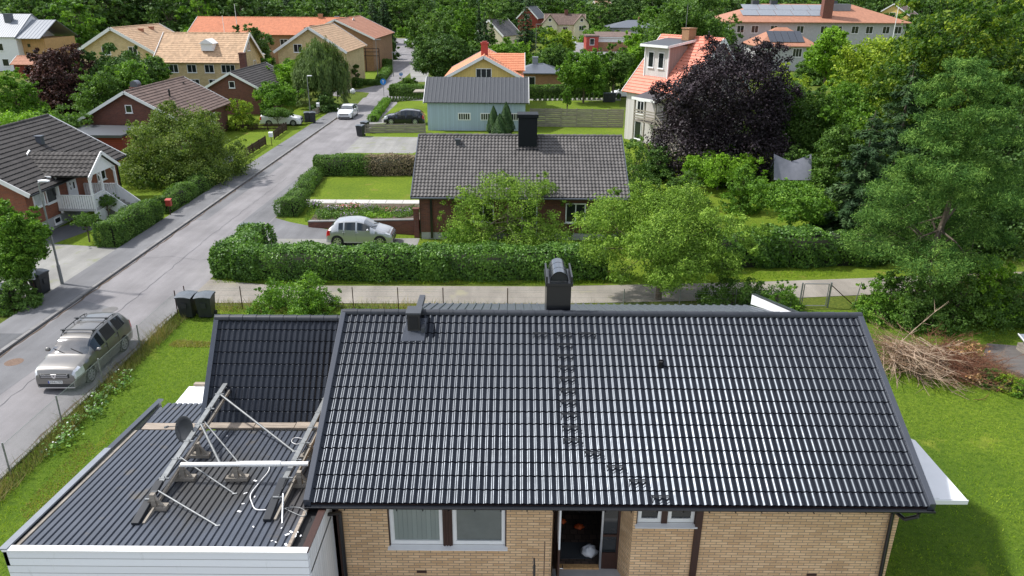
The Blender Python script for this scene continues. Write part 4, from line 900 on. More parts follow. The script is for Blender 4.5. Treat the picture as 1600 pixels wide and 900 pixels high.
# things in the hall
def lump(name, m, x, y, z, s, label, cat, seed=0, group=None):
    rng = np.random.default_rng(seed); t = MB(); n = 14; P = []
    for i in range(9):
        th = math.pi*(i+.001)/8.002; P.append([(x+s[0]*math.sin(th)*math.cos(6.2832*j/n)*(1+.22*math.sin(3*j+i*2)), y+s[1]*math.sin(th)*math.sin(6.2832*j/n)*(1+.2*math.cos(2*j+i)), z+s[2]*(1-math.cos(th))*.5*(1+.12*math.sin(j*2.2))) for j in list(range(n))+[0]])
    t.grid(P, 0, True); return tag(t.build(name, M[m], uv=False), label, cat, group)
q = MB(); q.box(1.2, 2.1, ye+.35, ye+.95, .425, .437); tag(q.build('doormat', M['mat_grey']), 'dark grey doormat on the hall floor inside the open door', 'doormat')
lump('bag', 'render_white', 2.02, ye+.45, .43, (.2, .16, .32), 'crumpled white bag beside the doormat in the hallway', 'bag', 1)
lump('toolbox', 'orange', 1.42, ye+1.7, .43, (.09, .08, .13), 'small orange bundle on the hall floor nearer the open door leaf', 'bundle', 2)
lump('toolbox', 'orange', 1.85, ye+1.5, .43, (.13, .10, .12), 'larger orange bundle on the hall floor beside the dark coats', 'bundle', 3)
q = MB(); q.tube((.54, 12.9, .3), (.54, 12.9, 2.0), .028, n=8); q.tube((.54, 12.9, 2.0), (.54, 13.1, 2.02), .02, n=8); tag(q.build('handrail_post', M['black_metal'], uv=False), 'thin black handrail post standing before the tan brick wall', 'handrail post')
q = MB(); q.tube((.80, 13.6, .2), (.80, 13.6, 2.05), .012, n=6); tag(q.build('stake', M['rust'], uv=False), 'slim rusty stake leaning at the brick wall left of the door', 'stake')

# ---------------------------------------------------------------- garage
GA = thing('garage', 'flat garage with dark ribbed metal roof and white boarded walls', 'garage')
GX0, GX1, GYF, GZF, GS = -10.3, -4.12, 11.86, 3.2, -.085
zr = lambda y: GZF+GS*(y-GYF)
def rib_roof(name, x0, x1, y0, y1, m, par, period=.155, amp=.035, dz=0):
    mb = MB(); k = max(1, round((x1-x0)/period)); us = []
    for i in range(k):
        b_ = x0+(x1-x0)*i/k; w_ = (x1-x0)/k
        for f_, h_ in ((0, 0), (.16, 0), (.26, 1), (.90, 1)): us.append((b_+f_*w_, h_*amp))
    us.append((x1, 0)); mb.grid([[(u, y, zr(y)+h_+dz) for u, h_ in us] for y in (y0, (y0+y1)/2, y1)], 0, False)
    mb.prism([(x0, y0, zr(y0)-.02+dz), (x1, y0, zr(y0)-.02+dz), (x1, y1, zr(y1)-.02+dz), (x0, y1, zr(y1)-.02+dz)], (0, 0, -.05)); return mb.build(name, M[m], par, uv=False)
rib_roof('roof', GX0+.22, GX1-.42, GYF+.02, 17.0, 'sheet_garage', GA)
rib_roof('roof', GX0+.2, -8.7, 17.25, 18.75, 'sheet_garage', GA, dz=-.05)
w = MB(); w.box(GX0, GX1, GYF, GYF+.12, 0, GZF+.03); w.box(GX0, GX0+.12, GYF+.12, 18.6, 0, 2.55); w.build('wall', M['clad_white'], GA)
w = MB(); w.box(GX1-.12, GX1, GYF+.12, 17.6, 0, 2.66); w.prism([(GX1-.12, GYF+.12, 2.6), (GX1-.12, 17.6, 2.6), (GX1-.12, 17.6, 2.66), (GX1-.12, GYF+.12, GZF+.0)], (.12, 0, 0)); w.build('side_wall', M['clad_white_v'], GA)
t = MB(); t.prism([(GX1-.14, GYF, GZF+.03), (GX1+.02, GYF, GZF+.03), (GX1+.02, 17.4, zr(17.4)+.05), (GX1-.14, 17.4, zr(17.4)+.05)], (0, 0, .025)); t.build('wall_cap', M['wood_brown'], GA)
t = MB(); t.prism([(GX1-.44, GYF+.1, zr(GYF)-.09), (GX1-.1, GYF+.1, zr(GYF)-.09), (GX1-.1, 17.4, zr(17.4)-.09), (GX1-.44, 17.4, zr(17.4)-.09)], (0, 0, .01)); t.build('valley_gutter', M['rubber'], GA)
t = MB(); t.bar((GX1-.43, GYF+.1, zr(GYF)+.02), (GX1-.43, 17.0, zr(17)+.02), .07, .05); t.build('edge_batten', M['wood_pale'], GA); t = MB(); t.bar((GX0+.17, GYF+.1, zr(GYF)+.0), (GX0+.17, 17.0, zr(17)+.0), .08, .05); t.build('edge_batten', M['wood_grey'], GA)
t = MB(); t.prism([(GX0-.06, GYF-.02, 3.26), (GX0+.1, GYF-.02, 3.26), (GX0+.1, 15.9, 2.93), (GX0-.06, 15.9, 2.93)], (0, 0, .04), 0); t.prism([(GX0-.04, 15.92, 2.9), (GX0+.1, 15.92, 2.9), (GX0+.1, 18.8, 2.66), (GX0-.04, 18.8, 2.66)], (0, 0, .05), 1)
t.prism([(GX0-.01, GYF, 2.85), (GX0-.01, 18.7, 2.4), (GX0-.01, 18.7, 2.65), (GX0-.01, GYF, 3.25)], (.08, 0, 0), 1); t.build('parapet', [M['sheet_light'], M['verge']], GA)
t = MB(); t.box(GX0, GX1, GYF-.03, GYF+.13, GZF+.03, GZF+.07); t.build('front_cap', M['white'], GA)
t = MB(); pa, pb = Vector((-9.95, 17.0, zr(17)+.03)), Vector((-5.2, 17.25, zr(17)+.03)); t.box(-10.0, -8.3, 17.02, 17.34, zr(17)-.02, zr(17)+.045); t.box(-8.28, -7.0, 17.1, 17.36, zr(17), zr(17)+.06)
t.box(-6.98, -5.9, 17.12, 17.38, zr(17), zr(17)+.06); t.box(-5.88, -4.9, 17.1, 17.4, zr(17)+.01, zr(17)+.07); t.build('edge_plank', M['wood_pale'], GA, bevel=.006)
q = MB(); l_ = Vector((GX1+.002, 12.1, 2.2)); q.lathe([(.06, 0), (.07, .03), (.05, .1)], 12, 0, Matrix.Translation(l_) @ Matrix.Rotation(R(90), 4, 'Y')); q.build('wall_lamp', M['galv'], GA, uv=False)
# rack of long rails lying over the garage roof
RK = thing('roof_rack', 'weathered metal and timber rail rack standing on the garage roof', 'rack', (0, 0, 0))
def rail(x, x2, y0, y1, z0, z1):
    m = MB(); m.bar((x, y0+.9, z0+.12*1.0+(z1-z0)*.17), (x2, y1, z1+.12), .12, .05); m.bar((x-.06, y0+.9, z0+.02+(z1-z0)*.17), (x2-.06, y1, z1+.02), .03, .16, 0)
    ro = m.build('rail', M['galv'], RK, uv=False)
    d_ = MB(); d_.bar((x-.03, y0, z0+.02), (x-.02, y0+1.25, z0+.14+(z1-z0)*.2), .17, .09); d_.build('rail_end', M['dish'], ro, bevel=.01)
    t_ = MB(); t_.bar((x+.13, y0+.05, z0-.02), (x2+.14, y1-.15, z1-.02), .05, .09); t_.build('timber_rail', M['wood_grey'], RK)
    for i in range(7):
        f_ = .12+.13*i; p_ = Vector((x, y0, z0)).lerp(Vector((x2, y1, z1)), f_); c_ = MB(); c_.box(p_.x-.09, p_.x+.15, p_.y-.02, p_.y+.02, p_.z+.12, p_.z+.15); c_.tube(p_+Vector((.05, 0, .1)), p_+Vector((.05, 0, .2)), .01, n=6)
        c_.build('clamp', M['galv'], RK, uv=False)
rail(-8.02, -8.02, 12.75, 18.15, 3.16, 3.46); rail(-5.24, -5.05, 12.9, 18.0, 3.16, 3.4)
b = MB(); b.tube((-7.75, 14.5, 3.47), (-4.75, 14.5, 3.52), .055, n=10); b.tube((-6.35, 14.5, 3.5), (-5.4, 14.5, 3.515), .07, n=10); b.build('crossbar', M['white'], RK, uv=False)
def ground_roof(px, py):
    z = GZF
    for _ in range(20): g_ = G(px, py, z); z = zr(g_.y)+.03
    return Vector((g_.x, g_.y, z))
for (px, py), y_, z_, rr in (((340, 822), 13.7, 3.33, .02), ((367, 772), 14.9, 3.4, .018), ((372, 722), 16.4, 3.45, .022), ((460, 706), 17.6, 3.55, .028), ((345, 726), 16.2, 3.5, .035)):
    e = ground_roof(px, py); b = MB(); b.tube((-7.95, y_, z_), e+Vector((0, 0, .0)), rr, n=8); b.tube(e-Vector((.05, 0, 0)), e+Vector((.06, 0, .02)), .02, n=6); b.build('brace', M['galv'], RK, uv=False)
e = ground_roof(441, 818); b = MB(); b.tube((-5.1, 13.6, 3.35), e, .02, n=8); b.build('brace', M['alu'], RK, uv=False)
for px, py in ((243, 796), (288, 750), (371, 750), (312, 714), (470, 760), (486, 716)):
    e = ground_roof(px, py); b = MB(); z0 = e.z; b.box(e.x-.26, e.x+.26, e.y-.07, e.y+.07, z0, z0+.09); b.box(e.x-.24, e.x+.24, e.y+.08, e.y+.16, z0, z0+.06); b.box(e.x-.05, e.x+.05, e.y-.05, e.y+.05, z0+.09, z0+.42)
    b.bar((e.x-.18, e.y, z0+.1), (e.x, e.y, z0+.38), .05); b.bar((e.x+.18, e.y, z0+.1), (e.x, e.y, z0+.38), .05); b.build('foot', M['wood_grey'], RK)
# satellite dish clamped to the rack
D = thing('satellite_dish', 'dark round satellite dish clamped to the left roof rail', 'satellite dish', (-8.28, 16.1, 3.42))
Mx = Vector((-.45, -.80, .38)).to_track_quat('Z', 'Y').to_matrix().to_4x4()
m = MB(); prof = [(.01, .0), (.12, .012), (.24, .045), (.33, .09), (.34, .085), (.24, .03), (.12, -.005), (.01, -.015)]; m.lathe(prof, 28, 0, Mx); m.build('dish', M['dish'], D, uv=False)
m = MB(); m.tube(Mx @ Vector((0, 0, -.01)), Mx @ Vector((0, 0, -.18)), .03); m.tube((-.0, 0, -.1), (.25, -.02, -.2), .022); m.build('bracket', M['galv'], D, uv=False)
m = MB(); m.tube(Mx @ Vector((-.3, 0, .06)), Mx @ Vector((-.33, 0, .34)), .01); m.tube(Mx @ Vector((-.34, 0, .3)), Mx @ Vector((-.3, 0, .42)), .028); m.build('receiver', M['galv'], D, uv=False)
def cable(pts, r, label, mt='white'):
    P = [ground_roof(*p)+Vector((0, 0, .04)) for p in pts]; m_ = MB(); out = []
    for i in range(len(P)-1):
        a, b, c, d = P[max(i-1, 0)], P[i], P[i+1], P[min(i+2, len(P)-1)]
        for k_ in range(5):
            t = k_/5; out.append(.5*((2*b)+(c-a)*t+(2*a-5*b+4*c-d)*t*t+(3*b-a-3*c+d)*t**3))
    out.append(P[-1]); m_.path(out, r, 5); return tag(m_.build('cable', M[mt], uv=False), label, 'cable')
cable([(421, 728), (420, 738), (405, 757), (392, 775), (394, 788), (400, 798), (416, 799)], .014, 'thick white cable curving over the ribs from the crossbar')
cable([(437, 800), (452, 795), (470, 796), (479, 804), (474, 809), (458, 803), (446, 797)], .009, 'thin grey cable loop at the garage roof corner', 'galv')
cable([(472, 687), (460, 686), (456, 692), (463, 696), (472, 694)], .009, 'small white cable loop under the right rail, near the plank')
rng_ = random.Random(4); bits = MB()
for (px, py) in [(385, 771), (382, 772), (380, 788), (399, 752), (396, 824), (398, 777), (425, 846), (449, 836), (455, 832), (465, 832), (460, 840), (447, 852), (431, 848), (462, 836), (470, 838), (440, 826), (374, 800), (355, 682)]:
    e = ground_roof(px, py); a = rng_.uniform(0, 3); s_ = rng_.uniform(.02, .05); bits.box(-s_, s_, -s_*.5, s_*.5, 0, .01, 0, Matrix.Translation(e+Vector((0, 0, .01))) @ Matrix.Rotation(a, 4, 'Z'))
tag(bits.build('debris', M['white'], uv=False), 'scattered white plaster crumbs on the garage roof ribs', 'debris', kind='stuff')

# ---------------------------------------------------------------- fence, verge, bins, gate, brush pile
FE = thing('wire_fence', 'low chain link fence on thin grey posts along the street lawn', 'fence')
fy = [13.5, 16.3, 18.8, 21.6, 24.3, 27.3, 30.9]; fx = -15.34
for y_ in fy: t = MB(); t.tube((fx, y_, -.1), (fx+.02, y_, 1.15 if y_ < 30 else 1.2), .026, n=8); t.build('post', M['galv'] if y_ < 30 else M['wood_brown'], FE, uv=False)
t = MB(); step = .055; H_ = .95; L_ = fy[-1]-fy[0]; k = int((L_+H_)/step)
for i in range(k):
    a = i*step; y0, z0 = (a, 0) if a <= L_ else (L_, a-L_); y1, z1 = (a-H_, H_) if a >= H_ else (0, a)
    for fl in (0, 1):
        ya, yb = (fy[0]+y0, fy[0]+y1) if not fl else (fy[-1]-y0, fy[-1]-y1); t.tube((fx-.03, ya, z0+.08), (fx-.03, yb, z1+.08), .0014, n=3, cap=False, smooth=False)
t.tube((fx-.03, fy[0], 1.03), (fx-.03, fy[-1], 1.03), .006, n=5); M['wire'] = mat('green grey wire', (.22, .27, .24), .5, .3)
t.build('mesh', M['wire'], FE, uv=False)
F2 = thing('wire_fence', 'low wire fence on thin posts along the gravel lane', 'fence')
for x_ in (-15.2, -12.6, -10, -7.4, -5.3, -3.2, -.2, 2.6, 5.2, 7.8, 10.4, 13.0): t = MB(); t.tube((x_, 31.6, -.1), (x_, 31.6, 1.15), .024, n=6); t.build('post', M['wood_brown'] if x_ < 0 else M['galv'], F2, uv=False)
t = MB()
for z_ in (.2, .45, .7, .95, 1.05): t.tube((-15.2, 31.6, z_), (13.3, 31.6, z_), .004, n=4)
t.build('wire', M['wire'], F2, uv=False)
blades('weeds', 'tall rough grass and weeds along the wire fence', rect(-15.45, -14.75, 12, 31.5), 330, .34, 'l_weed', 3, .012)
blades('weeds', 'rough grass beside the gravel lane and wire fence', rect(-15.2, 13.2, 31.2, 32.2), 120, .3, 'l_weed', 5, .014)
blades('grass', 'long grass strip between gravel lane and clipped hedge', [(-15.3, 34.9), (3, 35.0), (12, 35.8), (18, 36.6), (18, 37.4), (3, 36), (-15.3, 35.5)], 130, .12, 'l_grass', 8, .014)
blades('lawn_grass', 'short mown grass of the street side lawn', [(-14.8, 10), (-10.5, 10), (-10.5, 18.5), (-8.8, 20.5), (-8.8, 31.2), (-14.8, 31.2)], 260, .045, 'l_grass', 6, .011)
blades('lawn_grass', 'short mown grass of the back lawn beside the house', [(9.3, 10), (24, 10), (27, 31), (9.5, 31)], 170, .045, 'l_grass', 7, .012)
lp = [(-14.75+.25*math.sin(i*1.7), 18+i*.52) for i in range(18)]
rngs = np.random.default_rng(9)
P = np.array([(x_+rngs.normal(0, .16), y_+rngs.normal(0, .22), rngs.uniform(.08, .34)) for x_, y_ in lp[4:14] for _ in range(60)])
o = leaf_quads('ground_elder', P, unit(rngs.normal(size=(len(P), 3))*.4+np.array([0, 0, 1])), .10, .08, np.clip(rngs.normal(.5, .2, len(P)), 0, 1), M['l_hedge'], rngs); tag(o, 'broad leaved weeds with pale flowers inside the fence', 'weeds', kind='stuff')
P = P[::16]+np.array([0, 0, .06]); o = leaf_quads('weed_flowers', P, unit(rngs.normal(size=(len(P), 3))*.3+np.array([0, 0, 1])), .055, .05, np.clip(rngs.normal(.5, .2, len(P)), 0, 1), M['l_white'], rngs); tag(o, 'small white flower heads above the fence weeds', 'flowers', kind='stuff')
# dry patch and board on the lawn
sheet('dry_patch', gp((262, 538), (276, 531), (333, 534), (333, 543), (270, 542)), .012, 'dry' if 'dry' in M else 'soil') if False else None
blades('hay_streak', 'pale strip of mown dry grass on the street lawn', gp((118, 700), (140, 688), (150, 700), (95, 775), (40, 815), (30, 800)), 420, .05, 'l_straw', 12, .014)
blades('hay_streak', 'thin pale streak of dry grass near the left wire fence', gp((190, 640), (205, 632), (160, 700), (140, 715)), 300, .05, 'l_straw', 13, .014)
M['straw'] = mat('straw', (.42, .33, .17), .95, var=.3, scale=5)
blades('dry_grass', 'strip of yellowed dry grass across the street lawn', gp((262, 540), (276, 532), (333, 535), (333, 543), (272, 543)), 900, .06, 'l_straw', 11, .02)
def make_bin(label, group=None, lid='plastic'):
    T = thing('wheelie_bin', label, 'wheelie bin', group=group); b = MB()
    b.prism([(-.24, -.25, .08), (.24, -.25, .08), (.24, .22, .08), (-.24, .22, .08)], (0, 0, .001)); v0 = [(-.24, -.24, .06), (.24, -.24, .06), (.24, .2, .06), (-.24, .2, .06)]; v1 = [(-.29, -.32, .98), (.29, -.32, .98), (.29, .34, .98), (-.29, .34, .98)]
    b.add(v0+v1, [(0, 3, 2, 1), (0, 1, 5, 4), (1, 2, 6, 5), (2, 3, 7, 6), (3, 0, 4, 7), (4, 5, 6, 7)]); b.box(-.31, .31, -.34, .36, .94, .99); b.box(-.1, .1, -.325, -.30, .5, .75); b.build('body', M['plastic'], T, bevel=.01)
    l_ = MB(); P = [[(x_, -.37+.76*j/8, 1.0+.09*math.sin(math.pi*(j+.8)/10)+(.015 if abs(x_) < .3 else -.03)) for j in range(9)] for x_ in (-.325, -.31, -.1, .1, .31, .325)]; l_.grid(P, 0, True, True); l_.box(-.31, .31, -.35, .36, .985, 1.0); l_.build('lid', M[lid], T, uv=False, sharp=40)
    h_ = MB(); h_.tube((-.25, .42, 1.0), (.25, .42, 1.0), .017); h_.tube((-.25, .36, .99), (-.25, .42, 1.0), .015); h_.tube((.25, .36, .99), (.25, .42, 1.0), .015); h_.build('handle', M['plastic'], T, uv=False)
    for s in (-1, 1): w_ = MB(); w_.tube((s*.24, .22, .1), (s*.29, .22, .1), .1, n=16); w_.build('wheel', M['rubber'], T, uv=False)
    return T
M['lid'] = mat('worn grey bin lid', (.10, .115, .13), .35, var=.2, spec=.6)
bin0 = make_bin('black wheelie bin at the lane corner, left one of the pair', 'wheelie bins at the lane corner', 'lid'); g = G(298, 494); bin0.location = (g.x-.05, g.y, 0); bin0.rotation_euler = (0, 0, R(-4)); bin0.scale = (1.18, 1.1, 1.05)
dup(bin0, (g.x+.78, g.y+.0, 0), R(3), 'black wheelie bin at the lane corner, right one of the pair', (1.18, 1.1, 1.05))
GT = thing('garden_gate', 'galvanised tube garden gate standing beside the gravel lane', 'gate', (13.75, 32.3, 0))
t = MB(); 
for a, b in (((.05, 0, .08), (.05, 0, 1.2)), ((1.2, 0, .08), (1.2, 0, 1.2)), ((.05, 0, 1.2), (1.2, 0, 1.2)), ((.05, 0, .08), (1.2, 0, .08))): t.tube(a, b, .024)
t.build('leaf', M['galv'], GT, uv=False); t = MB(); t.tube((1.3, 0, -.1), (1.3, 0, 1.28), .045); t.build('post', M['galv'], GT, uv=False); t = MB(); t.tube((-.05, 0, -.1), (-.05, 0, 1.25), .04); t.build('post', M['galv'], GT, uv=False)
t = MB(); t.tube((1.3, 0, 1.15), (2.55, .1, .1), .022); t.build('strut', M['wood_brown'], GT, uv=False); t = MB(); t.tube((2.6, .1, -.1), (2.75, .1, 1.25), .022); t.build('end_post', M['galv'], GT, uv=False)
def bundle(name, mt, par, n, fn, seed):
    rg = np.random.default_rng(seed); m_ = MB()
    for _ in range(n):
        a, d, L_, r_ = fn(rg); p = Vector(a); d = Vector(d).normalized(); k_ = 4
        for i in range(k_):
            q = p+d*L_/k_; q.z = max(.03, q.z); m_.tube(p, q, r_*(1-.8*i/k_), r_*(1-.8*(i+1)/k_), 4, cap=False, smooth=False)
            for _b in range(3 if i else 0):
                e = (d+Vector(rg.normal(0, .65, 3))).normalized(); m_.tube(p, p+e*L_*rg.uniform(.12, .32), r_*.45, .002, 3, cap=False, smooth=False)
            p = q; d = (d+Vector(rg.normal(0, .13, 3))).normalized()
    return m_.build(name, M[mt], par, uv=False)
BP = thing('brush_pile', 'large heap of cut bare branches on the back lawn', 'brush pile', (16.7, 26.0, 0)); BP.scale = (1.0, .95, .78)
bundle('pale_branches', 'bark_pale', BP, 120, lambda g_: ((g_.normal(-.9, .5), g_.normal(1.0, .45), abs(g_.normal(.55, .35))+.05), (g_.normal(.35, .55), -1+g_.normal(0, .5), g_.normal(-.12, .22)), g_.uniform(1.6, 3.2), g_.uniform(.014, .034)), 1)
bundle('brown_branches', 'twig_brown', BP, 110, lambda g_: ((g_.normal(-.6, .6), g_.normal(.2, .6), abs(g_.normal(.5, .3))+.1), (-1+g_.normal(0, .6), .5+g_.normal(0, .5), g_.normal(.1, .3)), g_.uniform(1., 2.4), g_.uniform(.010, .024)), 2)
bundle('rusty_brush', 'bark_rust', BP, 560, lambda g_: ((g_.normal(.8, .65), g_.normal(.2, .75), abs(g_.normal(.4, .3))+.05), (g_.normal(.5, .8), g_.normal(-.3, .8), g_.normal(.15, .3)), g_.uniform(.6, 1.5), g_.uniform(.006, .014)), 3)
bundle('brown_brush', 'twig_brown', BP, 160, lambda g_: ((g_.normal(1.3, .5), g_.normal(-.3, .6), abs(g_.normal(.2, .2))+.05), (1+g_.normal(0, .4), g_.normal(-.1, .4), g_.normal(.0, .15)), g_.uniform(.8, 1.7), g_.uniform(.006, .014)), 4)
rg = np.random.default_rng(5); P = rg.normal(size=(420, 3))*np.array([.45, .25, .12])+np.array([1.7, .95, .6]); P[210:] += np.array([-.35, -1.9, -.3]); P[:, 2] = np.maximum(.05, P[:, 2])
M['l_tan'] = leafmat('dry tan leaves', (.25, .13, .05), (.42, .26, .12), (.55, .4, .22), .1)
leaf_quads('dry_leaves', P, unit(rg.normal(size=(420, 3))), .16, .1, np.clip(rg.normal(.5, .2, 420), 0, 1), M['l_tan'], rg, parent=BP)
DK = thing('garden_deck', 'low weathered grey timber deck at the right edge', 'deck'); p_ = gp((1541, 541), (1640, 549), (1640, 606), (1533, 566))
t = MB(); t.prism([(x_, y_, .0) for x_, y_ in p_], (0, 0, .14)); M['deck'] = boards('grey deck boards', (.13, .118, .11), (.03, .03, .028), .14, False, dirt=(.09, .08, .072), rough=.9); t.build('platform', M['deck'], DK)
CF_ = thing('cold_frame', 'small glazed cold frame standing on the grey deck', 'cold frame', (21.9, 27.2, .14)); t = MB()
t.box(-.8, .8, -.5, .5, 0, .3); t.build('box', M['wood_grey'], CF_); t = MB(); t.prism([(-.85, -.55, .3), (.85, -.55, .3), (.85, .55, .62), (-.85, .55, .62)], (0, 0, .04)); t.build('glazing', M['sheet_light'], CF_)
t = MB(); [t.bar((-.85+.34*i, -.55, .36), (-.85+.34*i, .55, .68), .03) for i in range(6)]; t.build('glazing_bar', M['white'], CF_)
for i, (px, py, w_, h_, lf, lb) in enumerate(((1548, 600, 1.3, .75, 'l_mid', 'dark rounded bush at the end of the brush pile'), (1576, 608, 1.2, .7, 'l_yellow', 'yellow green bush between brush pile and deck'), (1600, 616, 1.2, .65, 'l_green', 'small green bush at the right edge below the deck'))):
    g = G(px, py); shrub('bush', lb, g.x, g.y, h_, w_, lf, 4500, .06, 40+i)
car = make_car('bronze estate car with roof bars parked on the street', 'p_bronze', rails=True, plate='MNU 799', emblem=True, name='estate_car', **EST)
car.location = (-16.72, 23.75, .004); car.rotation_euler = (0, 0, R(91.0))
# ---------------------------------------------------------------- placed trees: screen column, distance up the site, height and width taken off the survey
def W_(wpx, y): return wpx*math.hypot(y, CH)*1.0/CF
def tp(name, label, px, y, ptop, wpx, leaf='l_green', kind='round', hk=1.0, **kw):
    q = Yp(px, ptop, y); x, h = q.x, max(1.0, q.z)*hk
    f = conifer if kind == 'con' else tree
    return f(name, label, x, y, h, W_(wpx, y), leaf, **kw)
# ---- the big hedges round the neighbour's plot
hedge('hedge', 'long glossy clipped hedge along the gravel lane with rounded corner', [(-14.55, 39.4), (-14.6, 36.3), (-13.6, 36.05), (-4, 36.2), (4.2, 36.45)], 1.65, 1.52, 'l_hedge', 62000, .13, 3, wob=.16)
hedge('hedge', 'dense hedge right of the apple tree behind the grass verge', [(8.5, 37.9), (14, 38.6), (19.2, 38.9)], 1.7, 1.75, 'l_hedge', 26000, .14, 4, wob=.3)
hedge('hedge', 'green half of the tall hedge behind the neighbour lawn', [(-15.4, 59.3), (-12.2, 59.5)], 1.6, 1.5, 'l_mid', 9000, .12, 5)
hedge('hedge', 'brownish bare half of the tall hedge beside the dark tiled roof', [(-11.4, 59.5), (-7.4, 59.6)], 1.5, 1.5, 'l_dry', 9000, .11, 6)
hedge('hedge', 'narrow low box hedge curving along the road edge lawn', [(-15.3, 52.6), (-15.6, 55), (-15.7, 57.6)], .95, .85, 'l_mid', 7000, .09, 7)
hedge('hedge', 'short rounded hedge block at the driveway mouth', [(-14.9, 47.4), (-14.9, 49.6)], 1.3, 1.1, 'l_mid', 6000, .09, 8)
hedge('hedge', 'chunky dark hedge between street lamp driveway and pavement', [(-23.35, 40.8), (-23.3, 45.6)], 1.15, 1.4, 'l_mid', 14000, .11, 9)
hedge('hedge', 'lower hedge by the red letter box and pavement', [(-23.4, 47.9), (-23.35, 51.5), (-23.35, 56.5)], 1.1, 1.1, 'l_mid', 12000, .11, 10, wob=.2)
# ---- brick neighbour with its plot
B2 = house('house', 'dark red brick bungalow with brown wavy tiles and black chimney', .45, 46.55, 0, 11.9, 8.4, 2.98, 2.42, 'brick_red', 'tile_brown', sty='pansmall', oe=.55, og=.42, verge='sheet_dark', gut='sheet_dark', vw=.14, base=.45,
           wins=[('f', -2.2, 1.7, 1.3, 1.2, 2), ('f', .55, 1.35, .95, 2.1, 1), ('f', 3.3, 1.7, 1.2, 1.2, 2), ('l', 1, 1.8, 1, 1.1, 1)])
M['chim_dark'] = mat('near black chimney sheet', (.007, .009, .012), .5, 0, spec=.2, var=.1)
c = MB(); c.box(-.13, 1.03, -1.0, .05, 4.4, 6.75); c.box(-.2, 1.1, -1.08, .13, 6.75, 6.98); c.box(-.25, 1.15, -1.25, -1.0, 4.35, 4.9, 0); c.build('chimney', M['chim_dark'], B2, bevel=.03)
q = MB(); q.box(-4.0, -3.75, -.9, -.6, 4.7, 5.35); q.box(-4.06, -3.69, -.96, -.54, 5.35, 5.42); q.build('roof_vent', M['sheet_grey'], B2)
q = MB(); q.box(-5.96, -5.92, -4.35, -4.31, 0, 2.8); q.box(-5.35, -5.22, -4.32, -4.24, .1, 2.8); q.build('downpipe', M['black_metal'], B2)
RW = thing('retaining_wall', 'low brown brick wall with pale coping behind the silver car', 'wall'); wl0, wl1 = Vector((-12.9, 44.6, 0)), Vector((-5.9, 43.1, 0)); t = MB()
d_ = (wl1-wl0).normalized(); s_ = Vector((-d_.y, d_.x, 0)); t.prism([wl0, wl0+s_*.24, wl1+s_*.24, wl1], (0, 0, .12)); t.add([wl0+Vector((0, 0, .12)), wl1+Vector((0, 0, .12)), wl1+Vector((0, 0, .95)), wl0+Vector((0, 0, .34))], [(0, 1, 2, 3)])
t.add([wl0+s_*.24+Vector((0, 0, .12)), wl1+s_*.24+Vector((0, 0, .12)), wl1+s_*.24+Vector((0, 0, .95)), wl0+s_*.24+Vector((0, 0, .34))], [(3, 2, 1, 0)]); t.add([wl1, wl1+s_*.24, wl1+s_*.24+Vector((0, 0, .95)), wl1+Vector((0, 0, .95))], [(0, 1, 2, 3)])
t.build('wall', M['brick_red'], RW); t = MB(); t.prism([wl0+Vector((0, 0, .34))-s_*.04, wl1+Vector((0, 0, .95))-s_*.04, wl1+Vector((0, 0, .95))+s_*.28, wl0+Vector((0, 0, .34))+s_*.28], (0, 0, .06)); t.build('coping', M['kerb'], RW)
bed = MB(); bed.add([wl0+s_*.24+Vector((0, 0, .32)), wl1+s_*.24+Vector((.4, 0, .92)), (-5.5, 50.2, .03), (-13.4, 50.2, .02)], [(0, 1, 2, 3)]); struct(bed.build('flower_bed_soil', M['soil']))
q = MB(); q.box(-5.95, -5.65, 42.6, 42.9, 0, 1.75); q.box(-6.0, -5.6, 42.55, 42.95, 1.75, 1.83); tag(q.build('brick_pier', M['brick_red']), 'narrow brick pier at the house end of the retaining wall', 'pier')
rg = np.random.default_rng(21)
fl = [('lavender_plant', 'l_mauve', 'mauve flowering clump'), ('flowering_plant', 'l_flower', 'pink and orange lily clump'), ('garden_plant', 'l_lime', 'bright lime leafy clump'), ('garden_plant', 'l_mid', 'mid green leafy clump')]
spots = [(492, 345-27, 0), (505, 332, 3), (517, 328, 0), (533, 325, 1), (548, 330, 3), (553, 322, 1), (567, 332, 3), (577, 325, 0), (580, 337, 2), (590, 330, 3), (600, 335, 3), (612, 327, 1), (618, 335, 3), (632, 332, 0), (640, 337, 3), (508, 338, 3), (527, 338, 3), (545, 338, 0), (562, 339, 3), (605, 340, 2), (628, 341, 3), (645, 326, 3)]
pos_words = 'westernmost second third fourth fifth sixth seventh eighth ninth tenth eleventh twelfth thirteenth fourteenth fifteenth sixteenth seventeenth eighteenth nineteenth twentieth twenty-first easternmost'.split()
order = sorted(range(len(spots)), key=lambda i: spots[i][0])
